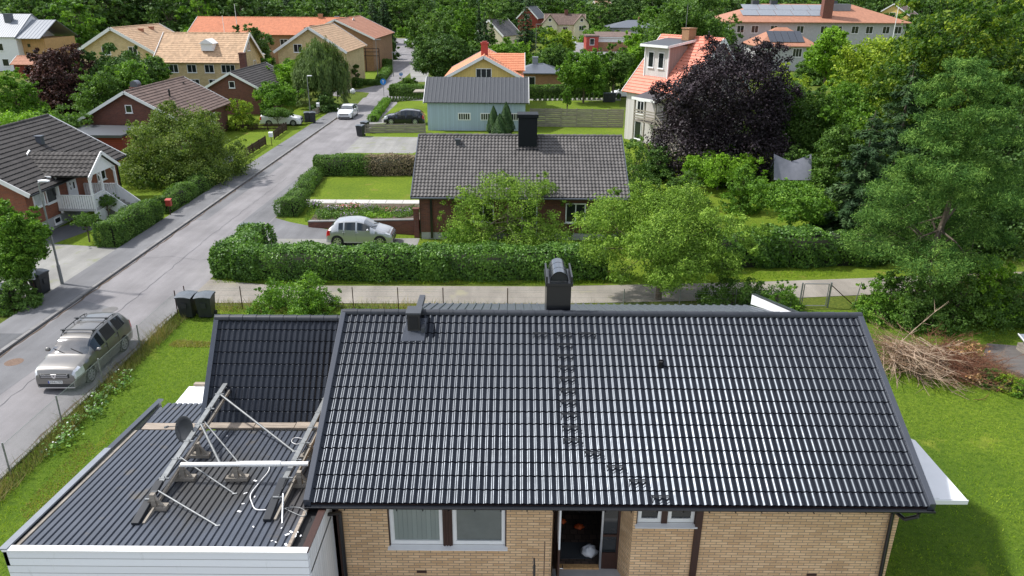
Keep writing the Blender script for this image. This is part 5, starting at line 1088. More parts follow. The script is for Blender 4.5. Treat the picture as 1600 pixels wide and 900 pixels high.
for rank, i in enumerate(order):
    px, py, k_ = spots[i]; g = G(px, py+4, .4); nm, lf, wd_ = fl[k_]; n_ = 300; h_ = rg.uniform(.4, .62)
    P = rg.normal(size=(n_, 3))*np.array([.26, .22, .14])+np.array([0, 0, h_*.55]); P[:, 2] = np.clip(P[:, 2], .05, h_)
    T = thing(nm, wd_+' in the flower bed, '+('leftmost plant' if rank == 0 else 'rightmost plant' if rank == len(spots)-1 else pos_words[rank]+' plant from the left'), 'flower clump', (g.x, g.y, max(.05, .4-(g.y-44)*.06)), 0, 'plants in the raised flower bed')
    leaf_quads('foliage', P, unit(rg.normal(size=(n_, 3))*.6+np.array([0, 0, .6])), .17, .06, np.clip(rg.normal(.5, .2, n_), 0, 1), M['l_mid' if k_ in (0, 1) else lf], rg, parent=T)
    if k_ in (0, 1): Q = rg.normal(size=(80, 3))*np.array([.26, .2, .08])+np.array([0, 0, h_*.8]); leaf_quads('blossom', Q, unit(rg.normal(size=(80, 3))*.5+np.array([0, 0, 1])), .10, .07, np.clip(rg.normal(.5, .25, 80), 0, 1), M[lf], rg, parent=T)
blades('ground_cover', 'mixed low plants covering the raised flower bed', [(-13.2, 45), (-6, 43.7), (-6, 48.8), (-14.0, 48.8)], 60, .16, 'l_mid', 31, .03, z=.2)
car = make_car('silver five door hatchback parked on the driveway behind the hedge', 'p_silver', name='hatchback_car', **HAT); car.location = (-7.0, 41.65, .006); car.rotation_euler = (0, 0, R(180))
for (px, py, lb) in ((384, 385, 'wheelie bin with blue grey lid behind the hedge corner, left'), (391, 386, 'wheelie bin with blue grey lid behind the hedge corner, right')):
    g = G(px, py+6, 0); dup(bin0, (g.x-(.15 if px < 388 else -.2), 41.0, 0), R(5), lb, (1.1, 1.1, 1.2))['group'] = 'bins behind the hedge corner'
# ---- street house with white porch
LH = house('house', 'orange red brick house with dark tiled roof and white gabled porch', -32.9, 47.1, R(90), 10.6, 8.8, 3.0, 2.5, 'brick_orange', 'tile_grey', sty='flatrow', oe=.55, og=.35, gut='black_metal', base=.75,
           wins=[('f', -4.1, 2.3, 1.1, 1.2, 1, 'curtain'), ('f', -2.85, 2.25, 1.1, 1.25, 1), ('f', -4.35, .45, .7, .42, 1), ('f', -2.8, .45, .7, .42, 1), ('l', -1.0, 2.0, 1.1, 1.1, 2), ('f', 3.0, 2.2, 1.1, 1.2, 2)])
r = MB(); slope_tiles(r, (-29.8, 44.45, 3.12), (-26.0, 44.45, 3.12), (-31.6, 46.25, 4.3), seed=9, period=.3, course=.3, amp=.04, step=.05, seg=4) if False else None
PO = MB(); slope_tiles(PO, (-30.4, 44.4, 3.2), (-26.0, 44.4, 3.2), (-30.4, 46.2, 4.35), **STY['pan']); slope_tiles(PO, (-26.0, 48.0, 3.2), (-30.4, 48.0, 3.2), (-26.0, 46.2, 4.35), **STY['pan'])
def into(par, mb, nm, mt, **k):                      # parts given in site coordinates under a placed, turned thing
    bpy.context.view_layer.update(); Mi = par.matrix_basis.inverted() if par.parent is None else par.matrix_world.inverted()
    mb.v = [tuple(Mi @ Vector(p)) for p in mb.v]; return mb.build(nm, mt, par, **k)
into(LH, PO, 'porch_roof', M['tile_grey'])
t = MB(); t.prism([(-26.2, 44.6, 3.15), (-26.2, 47.8, 3.15), (-26.2, 46.2, 4.2)], (.05, 0, 0)); into(LH, t, 'porch_gable', M['white'])
t = MB(); t.bar((-25.97, 44.3, 3.12), (-25.97, 46.2, 4.34), .05, .2); t.bar((-25.97, 48.1, 3.12), (-25.97, 46.2, 4.34), .05, .2); t.bar((-28.3, 44.3, 3.17), (-30.4, 44.42, 3.3), .1, .1); t.bar((-30.45, 44.4, 3.3), (-30.45, 46.2, 4.42), .1, .12); into(LH, t, 'porch_trim', M['white'])
for xx, yy in ((-26.2, 44.7), (-26.2, 47.7), (-28.3, 44.7), (-26.2, 46.0)): t = MB(); t.box(xx-.06, xx+.06, yy-.06, yy+.06, .8 if xx < -27 else 0.02, 3.2); t.bar((xx, yy+.05, 2.75), (xx, yy+(.4 if yy < 46 else -.4), 3.15), .06); into(LH, t, 'porch_post', M['white'])
t = MB(); t.box(-28.45, -26.15, 44.6, 47.8, .95, 1.1); into(LH, t, 'porch_floor', M['render_grey'])
for a, b in (((-28.4, 44.65), (-26.2, 44.65)), ((-26.2, 44.65), (-26.2, 45.9)), ((-28.4, 47.75), (-26.2, 47.75))):
    t = MB(); n_ = int(math.hypot(b[0]-a[0], b[1]-a[1])/.14); alx = a[1] == b[1]; wx, wy = (.055, .012) if alx else (.012, .055)
    for i in range(n_+1): xx, yy = a[0]+(b[0]-a[0])*i/n_, a[1]+(b[1]-a[1])*i/n_; t.box(xx-wx, xx+wx, yy-wy, yy+wy, .95, 1.94)
    t.bar((*a, 1.95), (*b, 1.95), .08, .05); into(LH, t, 'railing', M['white'])
t = MB(); t.prism([(-26.1, 44.6, .05), (-26.1, 45.9, .05), (-26.1, 45.9, .95), (-26.1, 44.6, .95)], (.04, 0, 0)); into(LH, t, 'porch_skirt', M['clad_white_v'])
t = MB(); [t.box(-26.1+.28*i, -25.8+.28*i, 46.1, 47.6, 0, .95-.19*(i+.2)) for i in range(5)]; into(LH, t, 'steps', M['concrete'])
for yy in (46.05, 47.65):
    t = MB(); t.prism([(-26.1, yy-.03, .75), (-24.75, yy-.03, .0), (-24.75, yy-.03, .8), (-26.1, yy-.03, 1.9)], (0, .06, 0)); into(LH, t, 'stair_railing', M['white'])
t = MB(); t.box(-28.49, -28.43, 46.0, 47.0, 1.1, 3.0); dr_ = into(LH, t, 'door', M['white']); t = MB(); [t.box(-28.44, -28.42, 46.25, 46.33, 1.9+.3*i, 2.05+.3*i) for i in range(3)]; t.box(-28.44, -28.42, 46.6, 46.75, 1.9, 2.3); t.v = [tuple(LH.matrix_basis.inverted() @ Vector(p)) for p in t.v]; t.build('door_pane', M['glass'], dr_)
t = MB(); t.box(-31.1, -30.75, 48.0, 48.35, 4.3, 4.95); t.box(-31.2, -30.7, 47.95, 48.4, 4.95, 5.0); into(LH, t, 'roof_vent', M['sheet_dark'])
for px, py, h_, w_, lb in ((140, 378, 1.9, 2.2, 'small clipped tree on thin stem before the porch, nearer the camera'), (172, 345, 1.9, 2.1, 'small clipped tree on thin stem beside the porch steps, farther one')):
    g = G(px, py); tree('shrub', lb, g.x, g.y, h_, w_, 'l_mid', 5500, .07, .42, 7, px, 'clipped shrubs before the porch', 'shrub', r0=.05, squash=.7)
def letterbox(px, py, m, lb, h_=1.25, grp=None):
    g = G(px, py); T = thing('mailbox', lb, 'letter box', (g.x, g.y, 0), 0, grp); t = MB(); t.tube((0, 0, -.05), (0, 0, h_-.3), .03); t.build('post', M['wood_brown'], T, uv=False)
    t = MB(); t.box(-.17, .17, -.12, .12, h_-.38, h_); t.prism([(-.19, -.15, h_), (.19, -.15, h_), (.19, .15, h_+.07), (-.19, .15, h_+.07)], (0, 0, .02)); t.box(-.12, .12, -.125, -.121, h_-.12, h_-.09); t.build('box', M[m], T, bevel=.01)
letterbox(267, 338, 'red', 'red letter box on a post in front of the lower hedge', 1.1)
letterbox(354, 273, 'render_white', 'left white letter box below the spreading street tree', grp='letter boxes under the street tree'); letterbox(363, 270, 'render_white', 'right white letter box below the spreading street tree', grp='letter boxes under the street tree')
letterbox(425, 228, 'render_white', 'white letter box at the end of the brown fence'); letterbox(498, 178, 'render_white', 'white letter box beside the far black bins')
letterbox(57, 462, 'render_white', 'white letter box by the bins at the left edge')
for i, (px, py, lb) in enumerate(((12, 482, 'black wheelie bin at the left edge, nearer one'), (66, 458, 'black wheelie bin half hidden behind the white letter box'))):
    g = G(px, py); dup(bin0, (g.x, g.y, 0), R(80), lb, 1.1)['group'] = 'bins at the left edge'
for px, py, lb in ((489, 193, 'black wheelie bin on the pavement left of the white car, right one'), (481, 193, 'black wheelie bin on the pavement left of the white car, left one')):
    g = G(px, py); dup(bin0, (g.x, g.y, .09), R(20), lb, 1.15)['group'] = 'bins beside the far lamp'
for px, py, lb in ((564, 213, 'black wheelie bin in front of the grey plank fence end'), (571, 207, 'grey lidded bin behind the black bin at the fence end')):
    g = G(px, py); dup(bin0, (g.x, g.y, 0), R(-15), lb, (1.2, 1.2, 1.12))['group'] = 'bins at the plank fence'
def lamp(px, py, ptop, lb, arm=1.0, two=False, leanx=0):
    g = G(px, py); h_ = Yp(px, ptop, g.y).z; T = thing('street_lamp', lb, 'street lamp', (g.x, g.y, 0)); t = MB(); t.tube((0, 0, 0), (leanx*.3, 0, 1.1), .085, .08, 12); t.tube((leanx*.3, 0, 1.1), (leanx, 0, h_-.05), .055, .04, 10); t.path([(leanx, 0, h_-.06), (leanx+.25*arm, 0, h_), (leanx+.45*arm, 0, h_+.0)], .03, 8); t.build('pole', M['galv'], T, uv=False)
    t = MB(); P = [[(leanx+arm*(.0+.62*u/6), (.11*math.sin(math.pi*v/8-math.pi/2)+0)*math.sin(math.pi*(u+.6)/7.2), h_+.05+.06*math.sin(math.pi*(u+.6)/7.2)*math.cos(math.pi*v/8-math.pi/2)) for v in range(9)] for u in range(7)]; t.grid(P, 0, True); t.box(min(leanx+.05*arm, leanx+.58*arm), max(leanx+.05*arm, leanx+.58*arm), -.09, .09, h_+.0, h_+.05); t.build('lamp_head', M['render_white'], T, uv=False, sharp=50)
    return T
lamp(98, 446, 284, 'tall grey street lamp leaning beside the left driveway', .9, leanx=-.0)
lamp(485, 177, 119, 'slim grey street lamp above the far black bins', 1)
# ---- red house, carport, garage house behind
RH = house('house', 'red brick gabled house with brown ribbed tiles and white verges', -34.9, 74, R(90), 12, 8.6, 2.95, 2.35, 'brick_red', 'tile_redbrown', sty='flatrow', oe=.5, og=.4, wins=[('l', .0, 3.85, .62, .72, 1), ('f', 2, 1.8, 1.2, 1.1, 2), ('f', -3, 1.8, 1.2, 1.1, 2)], vw=.16, chims=[(1.2, 2.6, .95, .8, 1.3, 'brick_red')])
t = MB(); t.tube((1.2-.42, 2.6, 5.2), (1.2+.42, 2.6, 5.2), .38, n=14); t.build('chimney_cowl', M['sheet_dark'], RH, uv=False)
for xx, yy in ((-1.6, -1.9), (4.2, -.9)): t = MB(); t.tube((xx, yy, 3.9), (xx, yy, 5.1), .09); t.build('vent_pipe', M['black_metal'], RH, uv=False)
CP_ = thing('carport', 'low flat roofed dark red carport before the red gable', 'carport', (-36.2, 64.6, 0)); t = MB(); t.box(-3.2, 3.2, -2.4, 2.8, 2.35, 2.5); t.box(-3.25, 3.25, -2.45, -2.4, 2.3, 2.52); t.build('roof', M['sheet_grey'], CP_); t = MB(); t.box(-3, 3, -2, 2.5, 0, 2.35); t.build('wall', M['wood_red'], CP_)
R3 = house('house', 'small dark red gabled house with slate grey tiles', -33.6, 97, R(90), 13, 7.0, 2.9, 1.9, 'brick_red', 'tile_grey', sty='flatrow', wins=[('l', 0, 3.5, .7, .8, 1)], oe=.45)
q = MB(); q.box(-.45, .45, -.35, .35, 0, 6.2); q.box(-.5, .5, -.4, .4, 6.2, 6.35); c = q.build('chimney', M['brick_red'], R3); c.location = (4.5, 2.2, 0)
def plankfence(name, lb, a, b, h, m='wood_grey', boards_=5, post=1.8, cat='fence', picket=False):
    a, b = Vector((*a, 0)), Vector((*b, 0)); T = thing(name, lb, cat); L = (b-a).length; d = (b-a).normalized(); k = max(1, round(L/post)); s = Vector((-d.y, d.x, 0))
    for i in range(k+1): p = a+d*L*i/k; t = MB(); t.box(-.05, .05, -.05, .05, -.1, h+.04, 0, Matrix.Translation(p)); t.build('post', M[m], T)
    t = MB()
    if picket:
        n_ = int(L/.13)
        for i in range(n_): p = a+d*L*(i+.5)/n_; t.bar(p+Vector((0, 0, .08)), p+Vector((0, 0, h)), .07, .02, up=s)
        for z_ in (.25, h-.2): t.bar(a+Vector((0, 0, z_)), b+Vector((0, 0, z_)), .03, .07)
    else:
        for i in range(boards_):
            z_ = h*(i+.5)/boards_; 
            for j in range(k): p0, p1 = a+d*L*j/k, a+d*L*(j+1)/k; o_ = s*(.03 if (i+j) % 2 else -.02); t.bar(p0+o_+Vector((0, 0, z_)), p1+o_+Vector((0, 0, z_)), .022, h/boards_*.88)
    t.build('boards', M[m], T); return T
plankfence('plank_fence', 'low grey horizontal plank fence beside the dark car', (-15.6, 78.3), (-9.35, 78.9), .95)
plankfence('plank_fence', 'tall weathered grey plank fence right of the blue barn', (1.9, 83.2), (12.2, 82.9), 2.0, boards_=9)
plankfence('picket_fence', 'low brown picket fence in front of the white estate car', (-29.6, 79.2), (-24.6, 79.7), .75, 'wood_brown', picket=True, post=2)
plankfence('picket_fence', 'brown picket fence running along the pavement, farther length', (-24.3, 79.6), (-24.05, 74.4), .85, 'wood_brown', picket=True, post=2)
plankfence('picket_fence', 'brown picket fence running along the pavement, nearer length', (-24.0, 71.5), (-23.9, 65.5), .85, 'wood_brown', picket=True, post=2)
plankfence('picket_fence', 'low fence by the pavement beyond the far bins', (-23.9, 87), (-23.6, 97), .8, 'wood_grey', picket=True, post=2)
car = make_car('white estate car behind the low picket fence', 'p_white', name='estate_car', **{**EST, 'L': 4.49}); car.location = (-23.6, 83.3, 0); car.rotation_euler = (0, 0, R(184))
car = make_car('white car driving on the road towards the camera', 'p_white', name='white_car', plate='', **SAL); car.location = (-19.7, 86.9, .006); car.rotation_euler = (0, 0, R(90))
car = make_car('dark blue car behind the low plank fence, nose left', 'p_navy', name='dark_car', **SUV); car.location = (-14.6, 84.6, .008); car.rotation_euler = (0, 0, R(0))
# ---- blue barn and the houses around it
BN = house('barn', 'pale blue boarded barn with dark grey sheet metal roof', -3.95, 83.7, 0, 10.5, 6.8, 3.15, 2.0, 'clad_blue', 'sheet_grey', sty='sheet', oe=.4, og=.35, vw=.1)
for ox in (-1.3, 1.1, 3.9):
    f = MB(); f.box(ox-.68, ox+.68, -3.44, -3.402, 1.1, 1.9); fo = f.build('window', M['white'], BN); g_ = MB()
    for k_ in range(5): g_.box(ox-.58+.24*k_, ox-.58+.24*k_+.17, -3.455, -3.441, 1.2, 1.8)
    g_.build('pane', M['glass'], fo)
YH = house('house', 'yellow boarded house with orange tiled roof and red chimney', -3.6, 98.6, R(90), 12.6, 8.6, 4.45, 2.25, 'clad_yellow', 'tile_orange', sty='flatrow', oe=.55, og=.5, vw=.26, wins=[('l', .0, 4.75, 1.9, 1.3, 3), ('l', 2.6, 3.5, 1.1, 1.3, 2), ('l', -2.6, 3.5, 1.1, 1.3, 2), ('f', 2, 3, 1.1, 1.3, 2)])
t = MB(); slope_tiles(t, (-3.4, 95.0, 4.9), (1.4, 95.0, 4.9), (-3.4, 98.2, 6.75), **STY['flatrow']); slope_tiles(t, (1.4, 101.2, 4.9), (-3.4, 101.2, 4.9), (1.4, 98.2, 6.75), **STY['flatrow']); into(YH, t, 'wing_roof', M['tile_orange'])
t = MB(); t.box(-3, 1.0, 95.5, 100.8, 0, 4.9); t.prism([(-3, 95.5, 4.9), (-3, 100.8, 4.9), (-3, 98.2, 6.6)], (4.0, 0, 0)); into(YH, t, 'wing_wall', M['clad_yellow'])
t = MB(); t.bar((1.43, 94.9, 4.85), (1.43, 98.2, 6.75), .05, .25); t.bar((1.43, 101.3, 4.85), (1.43, 98.2, 6.75), .05, .25); into(YH, t, 'bargeboard', M['white'])
q = Yp(757, 90, 95); t = MB(); t.box(q.x-.42, q.x+.42, 95, 95.8, 5.6, 8.0); t.box(q.x-.5, q.x+.5, 94.92, 95.88, 8.0, 8.2); t.box(q.x-.3, q.x+.3, 95.1, 95.7, 8.2, 8.35); into(YH, t, 'chimney', M['red'])
BR = house('house', 'brown brick extension with dark flat hipped roof behind yellow house', 3.9, 117, 0, 6.5, 7, 2.9, 1.0, 'brick_brown', 'sheet_dark', hip=True, wins=[('f', -1.6, 1.5, 1.9, 1.7, 1)], verge=None, chims=[(-.6, 0, .8, .8, 1.2, 'sheet_light')])
t = MB(); t.box(-9.6, -8.9, 95, 96, 0, 2.2); t.bar((-12.5, 95.5, 2.3), (-8.0, 95.5, 2.4), 2.6, .12); tag(t.build('pergola', M['wood_grey']), 'weathered pergola left of the yellow house', 'pergola')
# ---- pale pink house with salmon roof
PH = house('house', 'tall pale house with salmon red roof, wide dormer and balcony', 17.3, 75.6, R(-57), 7.6, 9.0, 5.0, 4.9, 'clad_pink', 'tile_salmon', sty='flatrow', oe=.35, og=.35, vw=.2, wins=[('f', -1.6, 3.4, 1.0, 1.3, 2), ('f', 1.9, 3.6, .8, 1.3, 1), ('r', 1, 3.4, 1.2, 1.3, 2), ('r', 0, 6.6, 1.2, 1.3, 2), ('f', -1.8, 1.2, 1.0, 1.9, 1)], chims=[(.1, -.5, .95, .95, 1.7, 'brick_brown'), (2.4, -.3, .5, .5, .85, 'tile_salmon')])
t = MB(); t.box(-2.6, .55, -3.4, .2, 6.0, 9.25, 0); dm = t.build('dormer', M['clad_brown'], PH); t = MB(); t.box(-2.6, .55, -3.42, -3.402, 6.1, 9.2); t.build('dormer_front', M['clad_pink'], dm)
t = MB(); t.prism([(-2.9, -3.9, 9.2), (.9, -3.9, 9.2), (.9, .7, 9.85), (-2.9, .7, 9.85)], (0, 0, .1)); t.build('dormer_roof', M['sheet_grey'], dm); t = MB(); t.box(-2.92, .92, -3.96, -3.9, 9.1, 9.33); t.bar((.93, -3.93, 9.2), (.93, .7, 9.86), .05, .22); t.bar((-2.93, -3.93, 9.2), (-2.93, .7, 9.86), .05, .22)
t.bar((.6, -3.42, 6.1), (.6, -3.42, 9.2), .12); t.bar((-2.65, -3.42, 6.1), (-2.65, -3.42, 9.2), .12); t.build('dormer_trim', M['white'], dm)
window_part(PH, (-1.75, -3.43, 7.9), (1, 0, 0), (0, -1, 0), .8, 1.5, 1); window_part(PH, (-.35, -3.43, 7.9), (1, 0, 0), (0, -1, 0), .8, 1.5, 1)
t = MB(); t.prism([(-.6, -6.6, 4.55), (2.6, -6.6, 4.55), (2.6, -4.4, 5.05), (-.6, -4.4, 5.05)], (0, 0, .1)); t.build('canopy_roof', M['sheet_grey'], PH); t = MB(); t.box(-.65, 2.65, -6.66, -6.6, 4.45, 4.7); t.bar((2.64, -6.6, 4.62), (2.64, -4.45, 5.1), .05, .22); t.build('canopy_trim', M['white'], PH)
t = MB(); t.box(-.5, 2.5, -6.4, -4.6, 2.4, 2.52); 
for xx in (-.45, 1.0, 2.45): t.box(xx-.06, xx+.06, -6.4, -6.28, 0, 4.6)
for z_ in (2.75, 3.0, 3.25, 3.5): t.box(-.5, 2.5, -6.42, -6.38, z_-.08, z_+.06)
for z_ in (2.75, 3.0, 3.25, 3.5): t.box(2.46, 2.5, -6.4, -4.6, z_-.08, z_+.06)
t.build('balcony', M['wood_grey'], PH)
t = MB()
for k_ in range(11): t.box(2.5+.28*k_, 2.8+.28*k_, -6.3, -5.2, 2.2-.21*k_, 2.27-.21*k_)
for yy in (-6.35, -5.15):
    t.bar((2.5, yy, 2.3), (5.6, yy, 0), .05, .25)
    for dz in (.45, .9): t.bar((2.5, yy, 2.4+dz), (5.6, yy, .1+dz), .05, .1)
t.build('stairs', M['wood_grey'], PH)
t = MB(); t.bar((0, 0, 0), (0, 0, 4.2), .1); t.tube((0, 0, 0), (0, 0, 4.5), .02); AN = None
# ---- near and middle trees
tp('apple_tree', 'large pale green apple tree reaching over the gravel lane', 1045, 33.2, 285, 300, 'l_apple', n=70000, ls=.11, h0=.14, k=26, seed=11, asp=.55, clump=.30, shell=.22, squash=.7, per=22, r0=.17, fill=.5)
tp('apple_tree', 'airy sprawling fruit tree in front of the red brick house', 795, 40.4, 268, 205, 'l_apple', n=34000, ls=.11, h0=.04, k=20, seed=12, asp=.55, clump=.32, shell=.36, squash=.8, per=18, fill=.3, r0=.12)
tp('bush', 'leafy bush at the lane behind the left tiled roof', 452, 31.0, 432, 150, 'l_green', n=16000, ls=.10, h0=.05, k=13, seed=13, clump=.3, shell=.25, cat='bush')
tp('bush', 'dense bush under the apple tree right side', 1150, 32.1, 425, 110, 'l_mid', n=12000, ls=.09, h0=.04, k=10, seed=14, cat='bush')
tp('bush', 'small bush left of the garden gate', 1218, 31.9, 436, 80, 'l_green', n=9000, ls=.09, h0=.04, k=8, seed=15, cat='bush')
rngp = np.random.default_rng(77); bl = []
for i in range(46):
    f_ = (i+.5)/46; z_ = 2.1+9.0*f_; a = i*2.4+rngp.normal(0, .3); rr = 2.9*(1-f_)**.5+.25; d_ = rr*rngp.uniform(.5, 1.12); s_ = rngp.uniform(.7, 1.25)*(1.2-.55*f_)
    bl.append((d_*math.cos(a), d_*math.sin(a), z_+.10*d_+rngp.normal(0, .15), s_*1.05, s_*1.05, s_*.30))
q = Yp(1486, 130, 31.6)
tree('pine_tree', 'big layered pine tree in front of the dark spruces', 19.25, 32.3, 11.5, 8.6, 'l_pine', 150000, .14, .1, seed=16, cat='pine tree', blobs=bl, asp=.2, clump=.27, shell=.14, per=60, r0=.2, lean=(.5, 0))
tp('spruce_tree', 'dark spruce left behind the layered pine', 1370, 41, 165, 150, 'l_spruce', 'con', n=36000, ls=.34, wd=.2, seed=17)
tp('spruce_tree', 'tall dark spruce right behind the layered pine', 1432, 47, 88, 170, 'l_spruce', 'con', n=36000, ls=.36, wd=.2, seed=18)
tp('fruit_tree', 'rounded fruit tree over the hedge below the grey sail', 1245, 43.5, 272, 165, 'l_green', n=26000, ls=.14, h0=.2, k=15, seed=19, clump=.3, shell=.22)
tp('bush', 'pale green bush beside the purple beech', 1128, 55, 232, 150, 'l_lime', n=16000, ls=.15, h0=.08, k=12, seed=20, clump=.3, shell=.25, cat='bush')
tp('bush', 'green bush behind the brick house right gable', 995, 52, 205, 90, 'l_mid', n=9000, ls=.14, h0=.05, k=9, seed=21, cat='bush')
tp('beech_tree', 'very large dark purple copper beech beside the salmon roof', 1143, 60.5, 50, 205, 'l_purple', n=80000, ls=.19, h0=.0, k=34, seed=22, clump=.3, shell=.2, fill=.8, cat='beech tree')
tp('tree', 'deep green tree right of the purple beech', 1262, 62, 108, 140, 'l_mid', n=26000, ls=.22, h0=.06, k=16, seed=23)
tp('tree', 'yellow green crown at the beech shoulder', 1238, 76, 98, 90, 'l_yellow', n=14000, ls=.22, h0=.1, k=12, seed=24)
tp('tree', 'mid green garden tree below the terracotta roof', 1335, 62, 120, 150, 'l_green', n=28000, ls=.2, h0=.08, k=17, seed=25, shell=.22)
tp('tree', 'light yellow green maple left of the big right tree', 1402, 66, 42, 170, 'l_yellow', n=30000, ls=.24, h0=.1, k=18, seed=26, shell=.22)
tp('tree', 'huge green tree in the upper right corner', 1535, 50, -60, 240, 'l_oak', n=60000, ls=.25, h0=.05, k=30, seed=27, shell=.2)
tp('tree', 'bright green rounded tree before the terracotta roof', 1303, 110, 30, 70, 'l_lime', n=16000, ls=.33, h0=.1, k=12, seed=28)
tp('tree', 'dark tree filling the space behind the layered pine', 1500, 44, 200, 190, 'l_dark', n=26000, ls=.2, h0=.05, k=15, seed=29)
tp('tree', 'dark green tree at the right edge beyond the pine', 1595, 41, 150, 120, 'l_dark', n=22000, ls=.2, h0=.05, k=14, seed=30)
for i, (px, y_, pt_, w_, lf, lb) in enumerate(((1400, 31.1, 425, 90, 'l_green', 'light green bush at the foot of the pine'), (1450, 30.7, 415, 120, 'l_mid', 'dark bush under the pine, beside the light green one'), (1515, 30.9, 408, 130, 'l_mid', 'tangled green bush right of the pine trunk'), (1562, 31.2, 392, 95, 'l_lime', 'bright green upright bush near the right edge'), (1602, 31.0, 405, 100, 'l_mid', 'green bush cut by the right edge above the lawn'), (1350, 38.9, 392, 70, 'l_mid', 'low bush at the right end of the lane hedge'))):
    tp('bush', lb, px, y_, pt_, w_, lf, n=9000, ls=.11, h0=.03, k=9, seed=50+i, clump=.3, shell=.25, cat='bush')
blades('tall_grass', 'pale tall seeding grass beside the right hand bushes', [(20.5, 33.2), (27, 33.5), (27, 35.6), (21, 35)], 90, 1.1, 'l_weed', 51, .02)
def trampoline():
    T = thing('garden_sail', 'grey cloth sail shelter hung among dark trees', 'shelter', (20.2, 53, .9)); t = MB(); n = 10
    P = [[(-1.65+3.3*i/n, -.9*(j/6), 2.2-1.6*(j/6)+.35*abs(i/n-.5)*2*(1-j/6)-.25*math.sin(math.pi*i/n)*(1-j/6)) for i in range(n+1)] for j in range(7)]; t.grid(P, 0, True); t.grid([[(p[0], p[1]+.02, p[2]) for p in r_] for r_ in P], 0, True, True); t.build('cloth', M['cloth_grey'], T, uv=False)
    for xx in (-1.55, 0, 1.55): t = MB(); t.tube((xx, -.05, 0), (xx, .0, 2.5), .03); t.build('pole', M['black_metal'], T, uv=False)
    t = MB(); t.grid([[(-1.5-.5*j/3, -.1-.6*j/3, 2.3-.8*i/3*1.0-.2*j) for i in range(4)] for j in range(4)], 0, True); t.build('side_cloth', M['p_navy'], T, uv=False)
trampoline()
next(o for o in sc.objects if o.name == 'garden_sail').scale = (.82, .82, .9)
# ---- left side trees
tp('tree', 'spreading street tree in front of the red brick gable', 274, 57.4, 163, 176, 'l_olive', n=60000, ls=.15, h0=.0, k=26, seed=31, clump=.3, shell=.2, squash=.75, sx=1, r0=.14)
tp('tree', 'leafy garden tree cut by the left edge near the lamp', 4, 33.0, 305, 98, 'l_green', n=30000, ls=.12, h0=.08, k=16, seed=32, clump=.3, shell=.22)
tp('bush', 'dark bush behind the bins at the left edge', 14, 31.5, 430, 66, 'l_mid', n=9000, ls=.10, h0=.03, k=9, seed=33, cat='bush')
tp('bush', 'golden yellow rounded bush beside the red house', 374, 80, 148, 42, 'l_yellow', n=9000, ls=.14, h0=.05, k=9, seed=34, cat='bush', shell=.1)
tp('tree', 'light green garden tree before the slate roofed house', 432, 88, 122, 85, 'l_green', n=18000, ls=.2, h0=.12, k=13, seed=35)
tp('tree', 'small round tree above the white estate car', 432, 81.2, 166, 62, 'l_mid', n=10000, ls=.14, h0=.45, k=9, seed=36)
tp('shrub', 'yellow green leafy tree left of the willow', 448, 101, 86, 70, 'l_lime', n=12000, ls=.24, h0=.1, k=10, seed=37, cat='tree')
def willow():
    y_ = 97; q = Yp(497, 72, y_); rng = np.random.default_rng(38); T = thing('willow_tree', 'drooping weeping willow beside the road bend', 'willow', (q.x, y_, 0)); h_ = q.z+1.0; w_ = W_(86, y_)
    n_s = 520; a = rng.uniform(0, 6.28, n_s); rr = w_/2*np.sqrt(rng.uniform(0, 1, n_s)); top = h_*(1-.42*(rr/(w_/2))**2)*rng.uniform(.86, 1, n_s)+.6*np.sin(a*3); ln = np.minimum(top-.4, rng.uniform(2, 4.5, n_s)); k_ = 60
    u = rng.uniform(0, 1, (n_s, k_)); P = np.stack([(np.cos(a)*rr)[:, None]+rng.normal(0, .13, (n_s, k_)), (np.sin(a)*rr)[:, None]+rng.normal(0, .13, (n_s, k_)), top[:, None]-u*ln[:, None]], 2).reshape(-1, 3)
    t = np.clip(np.repeat(rng.normal(.5, .18, n_s), k_)+rng.normal(0, .1, n_s*k_), 0, 1); N = unit(np.stack([np.repeat(np.cos(a), k_), np.repeat(np.sin(a), k_), np.full(n_s*k_, .3)], 1)+rng.normal(size=(n_s*k_, 3))*.4)
    leaf_quads('crown', P, N, .42, .10, t, M['l_willow'], rng, along=np.array([[0, 0, -1.0]])+P*0, parent=T, spread=.2); trunk_mesh([(0, 0, h_*.6, 1.5, 1.5, 1)], .2, .28, rng).build('trunk', M['bark'], T, uv=False)
willow()
def thuja(lb, px, y_, pt_, w_, seed, grp=None, leaf='l_spruce', hk=1):
    q = Yp(px, pt_, y_); h_ = q.z; w = W_(w_, y_); rng = np.random.default_rng(seed); T = thing('thuja', lb, 'conifer', (q.x, y_, 0), 0, grp); n = 9000
    u = rng.uniform(0, 1, n); a = rng.uniform(0, 6.28, n); prof = (np.minimum(1, (u+.12)*3)*(1-u)**.75)*w*.62; r_ = prof*(1-np.abs(rng.normal(0, .09, n)))*(1+.1*np.sin(a*5+u*9))
    P = np.stack([np.cos(a)*r_, np.sin(a)*r_, u*h_], 1); N = unit(np.stack([np.cos(a), np.sin(a), np.full(n, .5)], 1)+rng.normal(size=(n, 3))*.4)
    leaf_quads('crown', P, N, .16, .07, np.clip(.5+.15*np.sin(a*5+u*9)+rng.normal(0, .13, n), 0, 1), M[leaf], rng, along=np.array([[0, 0, 1.0]])+P*0, parent=T, spread=.4); t = MB(); t.tube((0, 0, -.1), (0, 0, h_*.8), .09, .02, 6); t.build('trunk', M['bark'], T, uv=False)
